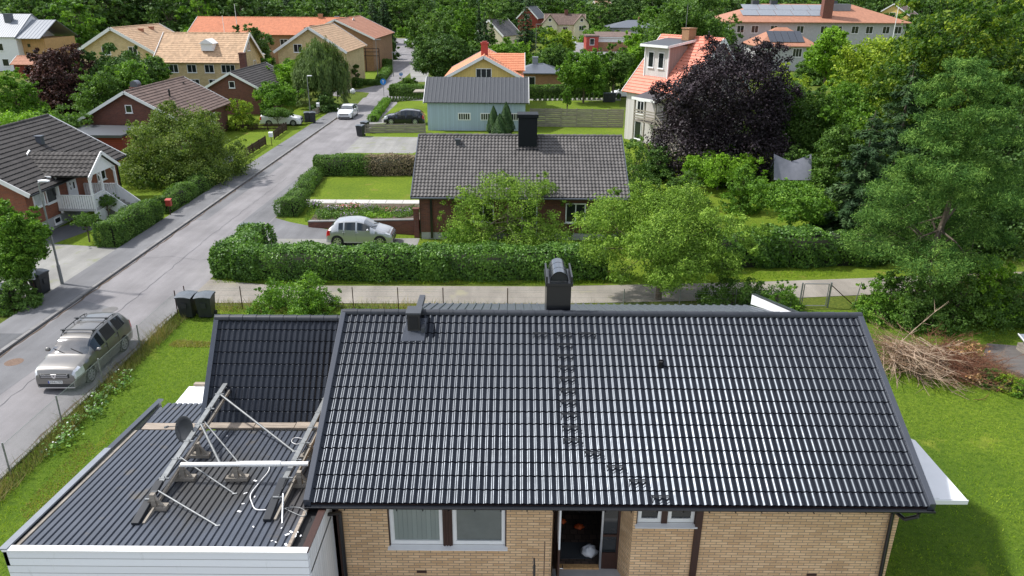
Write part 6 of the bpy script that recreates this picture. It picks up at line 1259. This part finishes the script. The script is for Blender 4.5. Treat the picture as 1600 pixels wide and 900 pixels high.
thuja('pointed thuja before the blue barn, tallest right one', 791, 78.0, 160, 26, 61, 'thujas before the blue barn'); thuja('pointed thuja before the blue barn, left one', 771, 77.8, 166, 22, 62, 'thujas before the blue barn'); thuja('pointed thuja before the blue barn, low middle one', 781, 76.6, 178, 26, 63, 'thujas before the blue barn')
mini = None
mp_ = gp((606, 160), (660, 155))
a_, b_ = Vector((*mp_[0], 0)), Vector((*mp_[1], 0)); a2, b2 = Vector((*gp((580, 190))[0], 0)), Vector((*mp_[0], 0))
ords = 'first second third fourth fifth sixth seventh eighth ninth tenth eleventh twelfth thirteenth fourteenth fifteenth sixteenth seventeenth eighteenth'.split()
def mini_row(a, b, n, grp, lab0):
    global mini
    for i in range(n):
        lab = 'knee high thuja, '+ords[i]+' from the left, '+lab0
        p = a.lerp(b, i/(n-1))
        if mini is None:
            rng = np.random.default_rng(5); mini = thing('young_thuja', lab, 'young conifer', tuple(p), 0, grp); u = rng.uniform(0, 1, 700); an = rng.uniform(0, 6.28, 700); r_ = .24*(1-u)**.7; P = np.stack([np.cos(an)*r_, np.sin(an)*r_, u*.85], 1)
            leaf_quads('foliage', P, unit(P-np.array([0, 0, .3])+rng.normal(size=(700, 3))*.15), .10, .06, np.clip(rng.normal(.5, .2, 700), 0, 1), M['l_mid'], rng, parent=mini)
        else: c = dup(mini, tuple(p), i*.7, lab, random.Random(i).uniform(.85, 1.15)); c['group'] = grp
mini_row(a_, b_, 13, 'young thujas at the back of the barn lawn', 'behind the lawn left of the barn')
mini_row(Vector((*gp((836, 158))[0], 0)), Vector((*gp((966, 155))[0], 0)), 18, 'young thujas beside the paved path', 'along the path behind the tall plank fence')
hedge('hedge', 'low hedge along the road side of the barn lawn', [tuple(gp((583, 190))[0]), tuple(gp((604, 161))[0])], .8, .7, 'l_green', 7000, .14, 64)
hedge('hedge', 'long clipped hedge behind the lawn and small column tree', [tuple(gp((828, 153))[0]), tuple(gp((942, 150))[0])], 1.6, 1.7, 'l_mid', 14000, .18, 65)
tp('column_tree', 'small columnar tree on the lawn behind the plank fence', 887, 92, 126, 18, 'l_green', n=4500, ls=.14, h0=.12, k=9, seed=66, cat='tree')
hedge('hedge', 'square hedge left of the blue barn at the side road', [tuple(gp((622, 149))[0]), tuple(gp((659, 150))[0])], 2.2, 1.5, 'l_mid', 9000, .2, 67)
tp('bush', 'rough bush at the road junction behind the square hedge', 636, 121, 119, 34, 'l_mid', n=5000, ls=.25, h0=.03, k=7, seed=68, cat='bush')
tp('tree', 'dark shrubby tree under the willow', 505, 93.5, 142, 44, 'l_dark', n=7000, ls=.2, h0=.03, k=8, seed=69)

more = [('bush', 'dark bush in the shade left of the purple beech', 1030, 58, 222, 60, 'l_dark', 8000, .16), ('bush', 'dark undergrowth below the middle of the purple beech', 1150, 57.5, 236, 110, 'l_dark', 12000, .16), ('bush', 'fresh green bush right behind the grey cloth shelter', 1240, 56, 225, 70, 'l_mid', 9000, .16),
        ('tree', 'green tree between grey cloth shelter and the spruces', 1322, 52, 190, 90, 'l_mid', 22000, .17), ('tree', 'yellowish green tree behind the left dark spruce', 1345, 58, 150, 110, 'l_green', 22000, .2), ('bush', 'light green bush left of the grey cloth shelter', 1165, 49, 255, 60, 'l_green', 10000, .13), ('bush', 'wide bush right of the rounded fruit tree', 1318, 43, 300, 80, 'l_mid', 10000, .13),
        ('tree', 'shady tree behind the beech right shoulder', 1225, 70, 120, 100, 'l_dark', 18000, .22), ('tree', 'broad green tree left of the upper right corner', 1455, 60, 30, 130, 'l_oak', 26000, .24), ('tree', 'dark tree below the upper right corner', 1590, 47, 80, 130, 'l_dark', 24000, .22), ('bush', 'low bush between apple tree and purple beech', 1075, 50, 262, 70, 'l_mid', 8000, .13),
        ('tree', 'dark green tree behind the red brick gable', 150, 86, 92, 90, 'l_mid', 20000, .25), ('tree', 'green tree over the left end of the red gable roof', 205, 88, 95, 80, 'l_green', 18000, .25), ('bush', 'bushy green growth behind the dark tiled roof, left', 15, 62, 150, 90, 'l_lime', 12000, .18), ('bush', 'bushy green growth behind the dark tiled roof, right', 95, 66, 160, 80, 'l_mid', 12000, .18), ('tree', 'low tree behind the bushy growth at the left edge', 60, 74, 168, 80, 'l_green', 12000, .22),
        ('bush', 'small low bush at the foot of the airy fruit tree, left', 722, 39.6, 345, 70, 'l_green', 9000, .10), ('bush', 'dark shrubs under the spreading street tree', 240, 56, 235, 90, 'l_mid', 9000, .14)]
for i, (nm, lb, px, y_, pt_, w_, lf, n_, ls_) in enumerate(more): tp(nm, lb, px, y_, pt_, w_, lf, n=n_, ls=ls_, h0=.0, k=12, seed=300+i, shell=.2, cat=nm)
# ---------------------------------------------------------------- the far side of the village
def winrow(side, xs, z, w, h, n=1, gl='glass'): return [(side, x, z, w, h, n, gl) for x in xs]
house('apartment_house', 'pale yellow brick apartment house with wide faded orange roof facing us', -43.3, 109.6, 0, 11.2, 9.2, 5.0, 3.25, 'brick_yellow', 'tile_sand', sty='far', oe=.5, og=.45, vw=.3,
      wins=winrow('f', [-3.7], 3.95, 1.9, 1.1, 3)+winrow('f', [-.9, 1.5], 3.95, 1.3, 1.1, 2)+winrow('f', [4.1], 3.95, 1.9, 1.1, 3)+winrow('f', [-3.4], 1.95, 1.9, 1.2, 3)+winrow('f', [-.7, 1.8, 4.2], 1.95, 1.2, 1.2, 2)+winrow('r', [0], 6.6, 1.2, 1.2, 2)+winrow('r', [-2, 2], 4, 1.2, 1.2, 2))
DMH = MB(); DMH.box(-42.9, -41.3, 106.1, 108.4, 6.2, 7.15); DMH.prism([(-43.1, 105.9, 7.15), (-41.1, 105.9, 7.15), (-42.1, 105.9, 7.75)], (0, 2.6, 0)); dmo = DMH.build('roof_dormer', M['white'], None)
dmo.parent = next(o for o in sc.objects if o.name == 'apartment_house'); dmo.location = (43.2, -109.6, 0)
house('apartment_house', 'yellow brick house with white verges behind the dark red tree', -59.4, 122.5, R(90), 15, 11.4, 5.3, 3.3, 'brick_yellow', 'tile_sand', sty='far', oe=.5, og=.5, vw=.32, wins=winrow('l', [-2.6, 1.4], 5.5, 1.3, 1.2, 2)+winrow('l', [-3.4, 3.6], 2.6, 1.3, 1.2, 2), chims=[(-1, -1.2, .6, .6, .7, 'tile_terracotta'), (3, -1.0, .6, .6, .7, 'tile_terracotta')])
house('apartment_house', 'yellow brick house with striped orange roof behind the willow', -30.2, 122.3, R(90), 15, 9.9, 5.75, 3.15, 'brick_yellow', 'tile_sand', sty='far', oe=.5, og=.5, vw=.26,
      wins=winrow('l', [-1.4, 1.9], 6.05, 1.3, 1.2, 2)+winrow('l', [-.6, 3.4], 3.5, 1.4, 1.3, 2)+winrow('l', [.9], 3.5, 1.4, 1.3, 3)+winrow('l', [2.2], 1.1, 1.3, 1.0, 2), chims=[(-5, 1, .6, .6, .8, 'brick_red'), (-3, .6, .6, .6, .8, 'brick_red')])
house('long_building', 'long brown brick building with bright orange hipped looking roof', -47.5, 156, 0, 30, 12, 6.3, 2.7, 'brick_brown', 'tile_deep', sty='far', oe=.6, og=.5, vw=.2, wins=winrow('f', [-13, -9, -5, -1, 3, 7], 4.7, 1.5, 1.3, 2)+winrow('f', [-13, -9, -5, -1, 3], 1.8, 1.5, 1.3, 2), chims=[(9, 0, .8, .8, 1, 'brick_brown'), (12, 1, .8, .8, 1, 'sheet_light')])
house('gabled_building', 'brown brick gabled building with orange roof at the far street', -33.0, 156, R(90), 23, 13.4, 5.95, 3.1, 'brick_brown', 'tile_terracotta', sty='far', oe=.5, og=.6, vw=.22, wins=winrow('l', [.2], 7.3, 1.2, 1.2, 2)+winrow('l', [2.2], 5.2, 3.6, 1.4, 5)+winrow('l', [5], 5.2, 1.2, 1.4, 2)+winrow('l', [-2, 2, 5], 2, 1.5, 1.4, 2))
bl_ = thing('balcony_frame', 'open steel and timber balcony frame before the gabled brick building', 'balcony', (-29, 143, 0)); t = MB()
for xx in (-4, -1.5, 1.5, 4): t.box(xx-.08, xx+.08, -.1, .1, 0, 4.2)
for z_ in (2.9, 3.6, 4.2): t.box(-4, 4, -.1, .1, z_-.06, z_+.06)
t.build('frame', M['wood_brown'], bl_)
WHs = house('apartment_block', 'white rendered block with light grey sheet roof at the left edge', -97, 146, 0, 14, 12, 6.0, 3.6, 'render_white', 'sheet_light', sty='sheet', oe=.3, og=.1, vw=.1, verge='sheet_light', wins=winrow('f', [-.5, 3.8], 4.2, 1.2, 1.3, 1)+winrow('f', [-.2, 4.2], 1.5, 1.2, 1.3, 1)+[('r', 0, 4, 1.2, 1.2, 1)], chims=[(4.0, -2, 1.2, 1.0, 1.6, 'sheet_dark')])
t = MB(); t.box(7.0, 11.2, -4.5, 5.5, 0, 5.6); t.build('annex_wall', M['timber_orange'], WHs); t = MB(); slope_tiles(t, (6.9, -6.3, 5.7), (11.5, -6.3, 5.7), (6.9, 0, 8.7), mode='rib', period=.6, amp=.04); slope_tiles(t, (11.5, 6.3, 5.7), (6.9, 6.3, 5.7), (11.5, 0, 8.7), mode='rib', period=.6, amp=.04); t.build('annex_roof', M['sheet_light'], WHs)
window_part(WHs, (8.2, -4.52, 4.4), (1, 0, 0), (0, -1, 0), .7, .7, 1, 'timber_orange')
house('shed', 'small red brown shed before the white block', -82, 132, 0, 6, 4, 2.2, 1.0, 'wood_red', 'tile_terracotta', sty='far')
BG = house('large_building', 'large grey building with terracotta hipped roof behind the trees', 63.5, 172, 0, 37, 17, 8.9, 3.1, 'render_grey', 'tile_terracotta', hip=True, verge=None, oe=.9, og=.9, wins=winrow('f', [-16, -13, -9, -3.5, 1.5, 4.5, 8, 11, 14.5, 17], 7.2, 1.5, 1.5, 2))
t = MB(); ez_, rz2 = 8.9-.9*3.1/8.5+.1, 12.1; sl2 = (rz2-ez_)/9.4
def onhip(x, d): return (x, -9.4+d, ez_+sl2*d+.08)
for i in range(5):
    for j in range(2): x0 = -15.2+i*3.6+j*.9; d0 = 3.0+j*2.9; t.prism([onhip(x0, d0), onhip(x0+3.5, d0), onhip(x0+3.5, d0+2.8), onhip(x0, d0+2.8)], (0, 0, .06))
t.build('solar_array', M['sheet_light'], BG); t = MB(); t.box(1.2, 3.2, -7.4, -5.8, 8.5, 16.5); t.build('chimney', M['brick_red'], BG); t = MB(); t.box(4.5, 8.5, -3.5, -.5, 10, 12.2); t.build('roof_unit', M['sheet_light'], BG)
for xx in (-11, -7, 6): t = MB(); t.box(xx-.7, xx+.7, -.6, .6, 12, 12.8); t.build('roof_vent', M['sheet_grey'], BG)
LB = house('side_building', 'lower grey wing with solar panels on its terracotta roof', 53.5, 156, 0, 11, 10, 4.9, 2.9, 'render_grey', 'tile_terracotta', hip=True, verge=None, oe=.6, og=.6, wins=winrow('f', [-3, 2], 3.4, 1.8, 1.6, 3))
t = MB()
for i in range(5): t.prism([(-3.4+1.36*i, -4.6, 5.3), (-2.1+1.36*i, -4.6, 5.3), (-2.1+1.36*i, -1.3, 7.2), (-3.4+1.36*i, -1.3, 7.2)], (0, 0, .08))
t.build('solar_array', M['solar'], LB)
RL = thing('low_building', 'low red and white flat roofed building by the car park', 'building', (24.5, 203, 0)); t = MB(); t.box(-2.6, 6.4, -2, 6, 0, 3.3); t.build('wall', M['brick_brown'], RL); t = MB(); t.box(-3, 6.8, -2.6, 6.4, 3.3, 3.5); t.prism([(-3, -2.6, 3.5), (6.8, -2.6, 3.5), (6.8, 6, 4.4), (-3, 6, 4.4)], (0, 0, .1), 1); t.build('roof', [M['white'], M['tile_redbrown']], RL)
t = MB(); t.box(-5.8, -2.65, -3.2, 4, 0, 3.6); t.box(-6, -2.5, -3.4, 4.2, 3.6, 3.95, 1); t.build('red_block', [M['red'], M['tile_redbrown']], RL); window_part(RL, (-4.3, -3.22, 2.4), (1, 0, 0), (0, -1, 0), 1.2, 1.6, 1); t = MB(); t.box(-2.6, 6.4, -2.05, -2.01, 2.3, 3.2); t.build('fascia', M['white'], RL)
GF = house('flat_building', 'grey roofed low building far beyond the car park', 37, 244, 0, 14, 12, 4.6, 1.7, 'render_grey', 'sheet_dark', hip=True, verge=None, oe=1, og=1, wins=winrow('f', [-4, 0, 4], 2.2, 2.6, 1.5, 1, 'curtain'), chims=[(2, 0, .5, .5, 1.2, 'brick_brown')])
CH_ = house('house', 'far cream house with brown roof and two front gables', 17.0, 262, 0, 13, 8.5, 4.6, 2.9, 'cream', 'tile_redbrown', sty='far', verge='cream', wins=winrow('f', [0], 3, 1.6, 1.4, 2), chims=[(.5, 0, 1.1, 1.1, 1.6, 'brick_red')])
for s in (-1, 1): t = MB(); t.prism([(s*5.2-2.4, -6, 0), (s*5.2+2.4, -6, 0), (s*5.2+2.4, -6, 4.6), (s*5.2, -6, 7.4), (s*5.2-2.4, -6, 4.6)], (0, 4, 0)); t.build('gable', M['cream'], CH_); t = MB(); t.prism([(s*5.2-2.8, -6.4, 4.4), (s*5.2, -6.4, 7.65), (s*5.2+2.8, -6.4, 4.4), (s*5.2, -6.4, 7.4)], (0, 6, 0)); t.build('gable_roof', M['tile_redbrown'], CH_); window_part(CH_, (s*5.2, -6.01, 3.4), (1, 0, 0), (0, -1, 0), 1.6, 1.5, 2); window_part(CH_, (s*5.2, -6.01, 5.9), (1, 0, 0), (0, -1, 0), .9, .9, 1)
q = Yp(838, 22, 270); house('house', 'far dark red house with white verges left of the cream house', q.x-1.5, 274, R(70), 9, 7, 6.2, 3.4, 'wood_red', 'sheet_grey', sty='far', vw=.3, wins=winrow('l', [0], 6.5, 1.2, 1.4, 2))
q = Yp(778, 42, 200); house('house', 'far brown roofed house half hidden by conifers', q.x, 204, R(60), 9, 8, 4, 3.4, 'cream', 'tile_brown', sty='far', vw=.3)
q = Yp(1417, 14, 215); house('house', 'far yellow house with white balcony near the top right', q.x, 220, R(50), 9, 8, 9.2, 2.6, 'yellow_paint', 'tile_redbrown', sty='far', wins=winrow('l', [0], 9.0, 1.6, 1.4, 2)+winrow('f', [-2, 2], 8, 1.5, 1.4, 2))
q = Yp(942, 18, 330); house('house', 'tiny far house with pale roof below the hill', q.x, 335, R(20), 7, 7, 8, 3, 'brick_brown', 'tile_sand', sty='far')
t = thing('bus_shelter', 'small dark green kiosk box on the grass by the far road', 'kiosk', (-30.3, 168, 0)); m_ = MB(); m_.box(-1.6, 1.6, -1, 1, 0, 2.5); m_.build('wall', M['dish'], t); m_ = MB(); m_.box(-1.8, 1.8, -1.2, 1.2, 2.5, 2.65); m_.build('roof', M['sheet_light'], t)
def sign(px, py_base, ptop, lb, r_=.42):
    g = G(px, py_base); h_ = Yp(px, ptop, g.y).z; T = thing('road_sign', lb, 'road sign', (g.x, g.y, 0)); t = MB(); t.tube((0, 0, -.05), (0, 0, h_), .035); t.build('post', M['galv'], T, uv=False)
    t = MB(); t.tube((0, -.04, h_-r_), (0, -.07, h_-r_), r_, n=28); so = t.build('sign_face', M['blue_sign'], T, uv=False); t = MB(); t.bar((.0, -.075, h_-r_-.22), (.0, -.075, h_-r_+.05), .07, .004, up=(0, 1, 0)); t.bar((0, -.075, h_-r_+.02), (.0, -.075, h_-r_+.25), .07, .004, up=(0, 1, 0)); t.bar((-.14, -.075, h_-r_+.1), (0, -.075, h_-r_+.26), .06, .004, up=(0, 1, 0)); t.bar((.14, -.075, h_-r_+.1), (0, -.075, h_-r_+.26), .06, .004, up=(0, 1, 0)); t.build('arrow', M['white'], so)
sign(600, 150, 123, 'round blue road sign on a post at the side road junction'); sign(627, 124, 113, 'small blue road sign farther along the road curve', .3)
def pole(px, py_base, y_, ptop, lb, r_=.07, head=0, nm='street_lamp', m='galv', cat='street lamp'):
    q = Yp(px, ptop, y_); T = thing(nm, lb, cat, (q.x, y_, 0)); t = MB(); t.tube((0, 0, 0), (0, 0, q.z), r_, r_*.6, 8); t.build('pole', M[m], T, uv=False)
    if head: t = MB(); t.lathe([(.02, q.z+.35), (.2, q.z+.25), (.42, q.z+.08), (.3, q.z), (.05, q.z-.02)], 12, 0); t.build('lamp_head', M['render_white'], T, uv=False)
    elif nm == 'street_lamp': t = MB(); t.box(-.1, .8, -.12, .12, q.z-.04, q.z+.08); t.build('lamp_head', M['galv'], T)
pole(587, 130, 126, 62, 'tall thin street lamp at the bright apartment lawn'); pole(572, 75, 150, 74, 'globe park lamp before the gabled brick building', .06, 1); pole(613, 110, 135, 82, 'slim lamp post where the far road narrows')
pole(402, 100, 128, 79, 'leftmost white globe park lamp above the slate roof', .06, 1); pole(411, 100, 126, 86, 'lowest white globe park lamp beside the parked car', .06, 1); pole(420, 100, 130, 80, 'rightmost white globe park lamp above the slate roof', .06, 1)
pole(347, 49, 112, 24, 'white flagpole rising behind the yellow apartment roof', .06, 0, 'flagpole', 'white', 'flagpole'); pole(366, 50, 140, 6, 'taller white flagpole among the dark trees', .07, 0, 'flagpole', 'white', 'flagpole')
pole(1408, 60, 105, -10, 'white flagpole before the yellow green maple', .07, 0, 'flagpole', 'white', 'flagpole'); pole(838, 60, 150, 38, 'grey lamp post right of the dark spruce', .07); pole(1075, 50, 83, 8, 'thin antenna mast beside the brown chimney', .04, 0, 'antenna_mast', 'galv', 'mast')
c0 = make_car('white car far along the road', 'p_white', name='far_car', full=False, **SAL); g = G(636, 68); c0.location = (g.x, g.y, .006); c0.rotation_euler = (0, 0, R(90))
pk = make_car('grey car parked below the globe lamps', 'p_grey', name='far_car', full=False, **SUV); q = Yp(418, 99, 122); pk.location = (q.x-1, 122, 0); pk.rotation_euler = (0, 0, R(100))
cb = make_car('dark blue car in the far car park', 'p_navy', name='far_car', full=False, **SAL); g = G(911, 66); cb.location = (g.x, g.y, .01); cb.rotation_euler = (0, 0, R(95))
for (px, py, a, lb) in ((897, 70, 110, 'white car beside the dark blue one in the far car park'), (893, 64, 90, 'white car behind another white one in the far car park'), (845, 65, 80, 'white car left of the yellowing tree in the far car park'), (855, 66, 95, 'white car at the left end of the far car park'), (878, 66, 100, 'white car under the yellowing tree crown'), (955, 152, 10, 'white car parked behind the long clipped hedge')):
    g = G(px, py); dup(c0, (g.x, g.y, .01), R(a), lb)
for i, px in enumerate((946, 951, 957)): g = G(px, 160); dup(bin0, (g.x, g.y, 0), R(5*i), ('left', 'middle', 'right')[i]+' black bin of three beside the white parked car', 1.2)['group'] = 'three bins by the path'
for i, px in enumerate((903, 910, 917, 925)): T = thing('white_pot', ('leftmost', 'second', 'third', 'rightmost')[i]+' white garden pot before the long clipped hedge', 'garden pot', tuple(G(px, 151)), 0, 'white pots before the hedge'); t = MB(); t.lathe([(.22, 0), (.34, .55), (.36, .8), (.3, .8)], 12); t.build('pot', M['render_white'], T, uv=False)
st_ = G(551, 147); lump('boulder', 'render_white', st_.x, st_.y, -.05, (.4, .35, .8), 'pale boulder on the grass island at the junction', 'boulder', 6)
hedge('hedge', 'clipped hedge along the far side of the bright apartment lawn', [tuple(gp((553, 101))[0]), tuple(gp((604, 104))[0])], 2, 1.3, 'l_mid', 9000, .3, 70)
hedge('hedge', 'clipped hedge along the road side of the bright apartment lawn', [tuple(gp((607, 110))[0]), tuple(gp((594, 129))[0])], 1.2, .9, 'l_mid', 8000, .25, 71)
hedge('hedge', 'clipped hedge along the near side of the bright apartment lawn', [tuple(gp((535, 131))[0]), tuple(gp((588, 133))[0])], 1.2, .8, 'l_mid', 9000, .22, 72)
hedge('hedge', 'clipped hedge under the lower windows of the pale yellow house', [(-50, 101.5), (-35.5, 102)], 1.5, 1.7, 'l_mid', 9000, .22, 73)
tp('bush', 'bush at the right corner of the yellow house behind the willow', 555, 119, 98, 16, 'l_mid', n=4000, ls=.25, h0=.03, k=7, seed=74, cat='bush')
# ---- bigger single trees of the background
bgt = [('tree', 'broad dark green tree left of the yellow houses', 182, 95, 70, 120, 'l_dark', 34000, .3, .06), ('tree', 'lighter green tree right behind the broad dark tree', 232, 100, 86, 60, 'l_green', 14000, .28, .08), ('copper_tree', 'dark red leaved tree before the white block', 82, 92, 60, 110, 'l_copper', 34000, .28, .05),
       ('tree', 'bright green tree at the left edge behind the dark roof', 12, 84, 105, 70, 'l_green', 14000, .24, .05), ('bush', 'light bush between the dark roof and the dark red tree', 60, 78, 168, 90, 'l_lime', 12000, .2, .03), ('tree', 'broad rounded tree left of the orange roofed yellow house', 690, 117, 45, 96, 'l_dark', 38000, .32, .1), ('tree', 'medium tree filling behind the red chimney', 742, 126, 62, 60, 'l_mid', 15000, .32, .08),
       ('tree', 'tall poplar like tree group, left', 688, 165, 4, 74, 'l_mid', 18000, .42, .04), ('tree', 'tall poplar like tree group, right', 728, 160, 2, 56, 'l_green', 16000, .42, .04), ('tree', 'bushy green tree right of the conifers', 790, 138, 52, 62, 'l_green', 14000, .34, .05), ('tree', 'yellow green shrub tree right of the dark spruce', 815, 150, 62, 44, 'l_lime', 9000, .34, .05),
       ('tree', 'yellowing round tree at the car park', 872, 150, 34, 62, 'l_yellow', 14000, .34, .08), ('tree', 'dark tree before the car park, left of centre', 862, 123, 62, 70, 'l_mid', 18000, .3, .06), ('tree', 'lush bright green tree above the clipped hedge', 915, 103, 72, 88, 'l_green', 24000, .27, .08), ('tree', 'green tree above the right end of the clipped hedge', 962, 106, 68, 66, 'l_mid', 17000, .27, .08),
       ('tree', 'big heavy crowned green tree behind the salmon roof', 1075, 112, -20, 140, 'l_mid', 52000, .34, .1), ('tree', 'pale green tree left of the salmon roof', 1000, 112, 44, 60, 'l_lime', 14000, .3, .06), ('tree', 'small tree row before the grey building', 1010, 150, 30, 60, 'l_mid', 10000, .36, .05), ('tree', 'tree left of the large grey building', 1140, 150, 15, 50, 'l_mid', 10000, .36, .05),
       ('tree', 'dark elm behind the long orange roof', 390, 128, 28, 62, 'l_dark', 18000, .34, .05), ('tree', 'wild tree crown left of the willow', 460, 108, 88, 46, 'l_green', 10000, .28, .1), ('tree', 'green tree by the far road left side', 592, 190, 42, 26, 'l_green', 6000, .4, .04), ('tree', 'dark greyish tree beside the kiosk', 606, 172, 56, 30, 'l_dark', 7000, .38, .05), ('tree', 'round green tree at the end of the far road', 632, 262, 40, 34, 'l_green', 6000, .5, .04),
       ('tree', 'leafy hedge tree left of the far cream house', 842, 236, 38, 60, 'l_mid', 7000, .5, .03), ('tree', 'leafy hedge tree right of the far cream house', 938, 240, 38, 70, 'l_green', 9000, .5, .03), ('tree', 'dark round tree right of the far cream house', 930, 272, 0, 60, 'l_dark', 9000, .55, .03), ('tree', 'green tree before the large grey building, left', 1275, 128, 92, 60, 'l_mid', 12000, .32, .03), ('tree', 'green tree before the large grey building, right', 1335, 125, 70, 70, 'l_green', 14000, .32, .03), ('tree', 'dark tree right of the rounded bright green tree', 1375, 118, 60, 70, 'l_mid', 14000, .32, .03), ('tree', 'light tree beside the yellow far house', 1362, 190, 25, 70, 'l_dark', 9000, .45, .03)]
for i, (nm, lb, px, y_, pt_, w_, lf, n_, ls_, h0_) in enumerate(bgt): tp(nm, lb, px, y_, pt_, w_, lf, n=n_, ls=ls_, h0=h0_, k=16, seed=100+i, cat='bush' if nm == 'bush' else 'tree')
for i, (px, y_, pt_, w_, lb) in enumerate(((757, 148, 14, 26, 'tall slim spruce beside the poplar like trees'), (768, 150, 28, 30, 'spruce with pale green tips behind the red chimney'), (822, 158, -12, 46, 'tall dark spruce right of the far brown roof'), (748, 152, 2, 22, 'narrow dark spruce behind the tall slim one'))):
    tp('spruce_tree', lb, px, y_, pt_, w_, 'l_spruce' if i != 1 else 'l_mid', 'con', n=9000, ls=.5, wd=.28, seed=140+i)
# ---- the wood that closes the view
base_t = []
for i, (nm, lb, lf, kind, n_) in enumerate((('tree', 'tall mid green tree of the wood closing the view behind the houses', 'l_mid', 'r', 5200), ('tree', 'tall dark green tree of the wood closing the view behind the houses', 'l_dark', 'r', 5200), ('tree', 'fresh green tree of the wood closing the view behind the houses', 'l_green', 'r', 5200), ('tree', 'tall dull green tree of the wood closing the view behind the houses', 'l_dark', 'r', 5200), ('spruce_tree', 'dark pointed spruce of the wood closing the view behind the houses', 'l_spruce', 'c', 5200))):
    if kind == 'r': T = tree(nm, lb, 0, -400, 15, 10.5, lf, n_, .75, .03, 15, 200+i, 'trees of the wood behind the houses')
    else: T = conifer(nm, lb, 0, -400, 17, 7, lf, n_, .9, seed=205, group='trees of the wood behind the houses')
    base_t.append(T)
rgf = random.Random(8); used = set(); cnt = 0
kw_ = ['mid green tree', 'dark green tree', 'fresh green tree', 'dull green tree', 'dark pointed spruce']
def zone(px0, px1, y_, n, hs, kinds):
    global cnt
    for i in range(n):
        px = px0+(px1-px0)*(i+.5+rgf.uniform(-.35, .35))/n; yy = y_+rgf.uniform(-.05, .05)*y_; x_ = Yp(px, 40, yy).x; k_ = rgf.choice(kinds); s_ = hs*rgf.uniform(.85, 1.2)
        b_ = base_t[k_]; sc_ = (s_*rgf.uniform(.9, 1.25), s_*rgf.uniform(.9, 1.25), s_)
        pz = (px0+px1)/2; rowd = 'front row' if yy < 230 else 'middle row' if yy < 310 else 'back row'
        wh = ('above the white block' if px < 60 else 'above the pair of yellow houses' if px < 390 else 'above the long orange roof' if px < 560 else 'at the end of the far road' if px < 680 else 'above the yellow boarded house' if px < 820 else 'near the far cream house' if px < 960 else 'left of the large terracotta roofed building' if px < 1150 else 'above the large terracotta roofed building' if px < 1420 else 'behind the upper right corner trees')
        lb_ = kw_[k_]+', '+rowd+' of wood '+wh
        if k_ not in used: used.add(k_); b_['label'] = lb_; b_.location = (x_, yy, 0); b_.scale = sc_; b_.rotation_euler = (0, 0, rgf.uniform(0, 6))
        else: dup(b_, (x_, yy, 0), rgf.uniform(0, 6), lb_, sc_)
        cnt += 1
for a in ((-60, 130, 168, 11, .95, [0, 2, 1]), (-60, 380, 195, 20, 1.0, [0, 1, 3, 2]), (-80, 400, 235, 20, 1.15, [1, 3, 0, 4]), (-90, 420, 285, 20, 1.3, [3, 1, 0]), (395, 600, 192, 10, .78, [1, 3, 0, 4]), (390, 610, 225, 12, .82, [1, 4, 3, 0]), (390, 640, 280, 14, .9, [3, 1, 0]),
          (560, 660, 300, 9, .95, [1, 0, 3]), (655, 800, 215, 9, .85, [0, 2, 1]), (650, 845, 285, 12, .85, [1, 3, 0, 4]), (780, 1000, 345, 16, .85, [1, 3, 0, 2]), (640, 1010, 390, 20, 1.0, [3, 1, 4]), (930, 1150, 262, 10, .8, [0, 2, 1]), (940, 1160, 300, 12, 1.0, [1, 3, 0]), (1130, 1640, 212, 17, .9, [1, 0, 2, 3]), (1130, 1700, 255, 18, 1.1, [3, 1, 0, 4]), (1100, 1750, 320, 20, 1.3, [3, 1, 0])): zone(*a)
for k_, b_ in enumerate(base_t):
    if k_ not in used: b_.location = (Yp(300, 40, 300).x, 300, 0)
rg = np.random.default_rng(12); n_ = 2600; cx_ = rg.uniform(-420, 420, n_); cy_ = rg.uniform(400, 1000, n_); tt = (cy_-380)/720
cz_ = (3*tt+38*tt*tt)*(1+.35*np.sin(cx_*.009+1))+rg.uniform(3, 9, n_); C_ = np.stack([cx_, cy_, cz_], 1); ci = np.repeat(np.arange(n_), 22)
P = C_[ci]+rg.normal(size=(len(ci), 3))*np.array([3.6, 3.6, 3.2]); o = leaf_quads('far_wood', P, unit(rg.normal(size=P.shape)*.6+np.array([0, -.3, .8])), 3.2, 2.2, np.clip(np.repeat(rg.normal(.45, .2, n_), 22)+rg.normal(0, .1, len(ci)), 0, 1), M['l_spruce'], rg)
tag(o, 'distant wooded hillside behind the village', 'wood', kind='stuff')
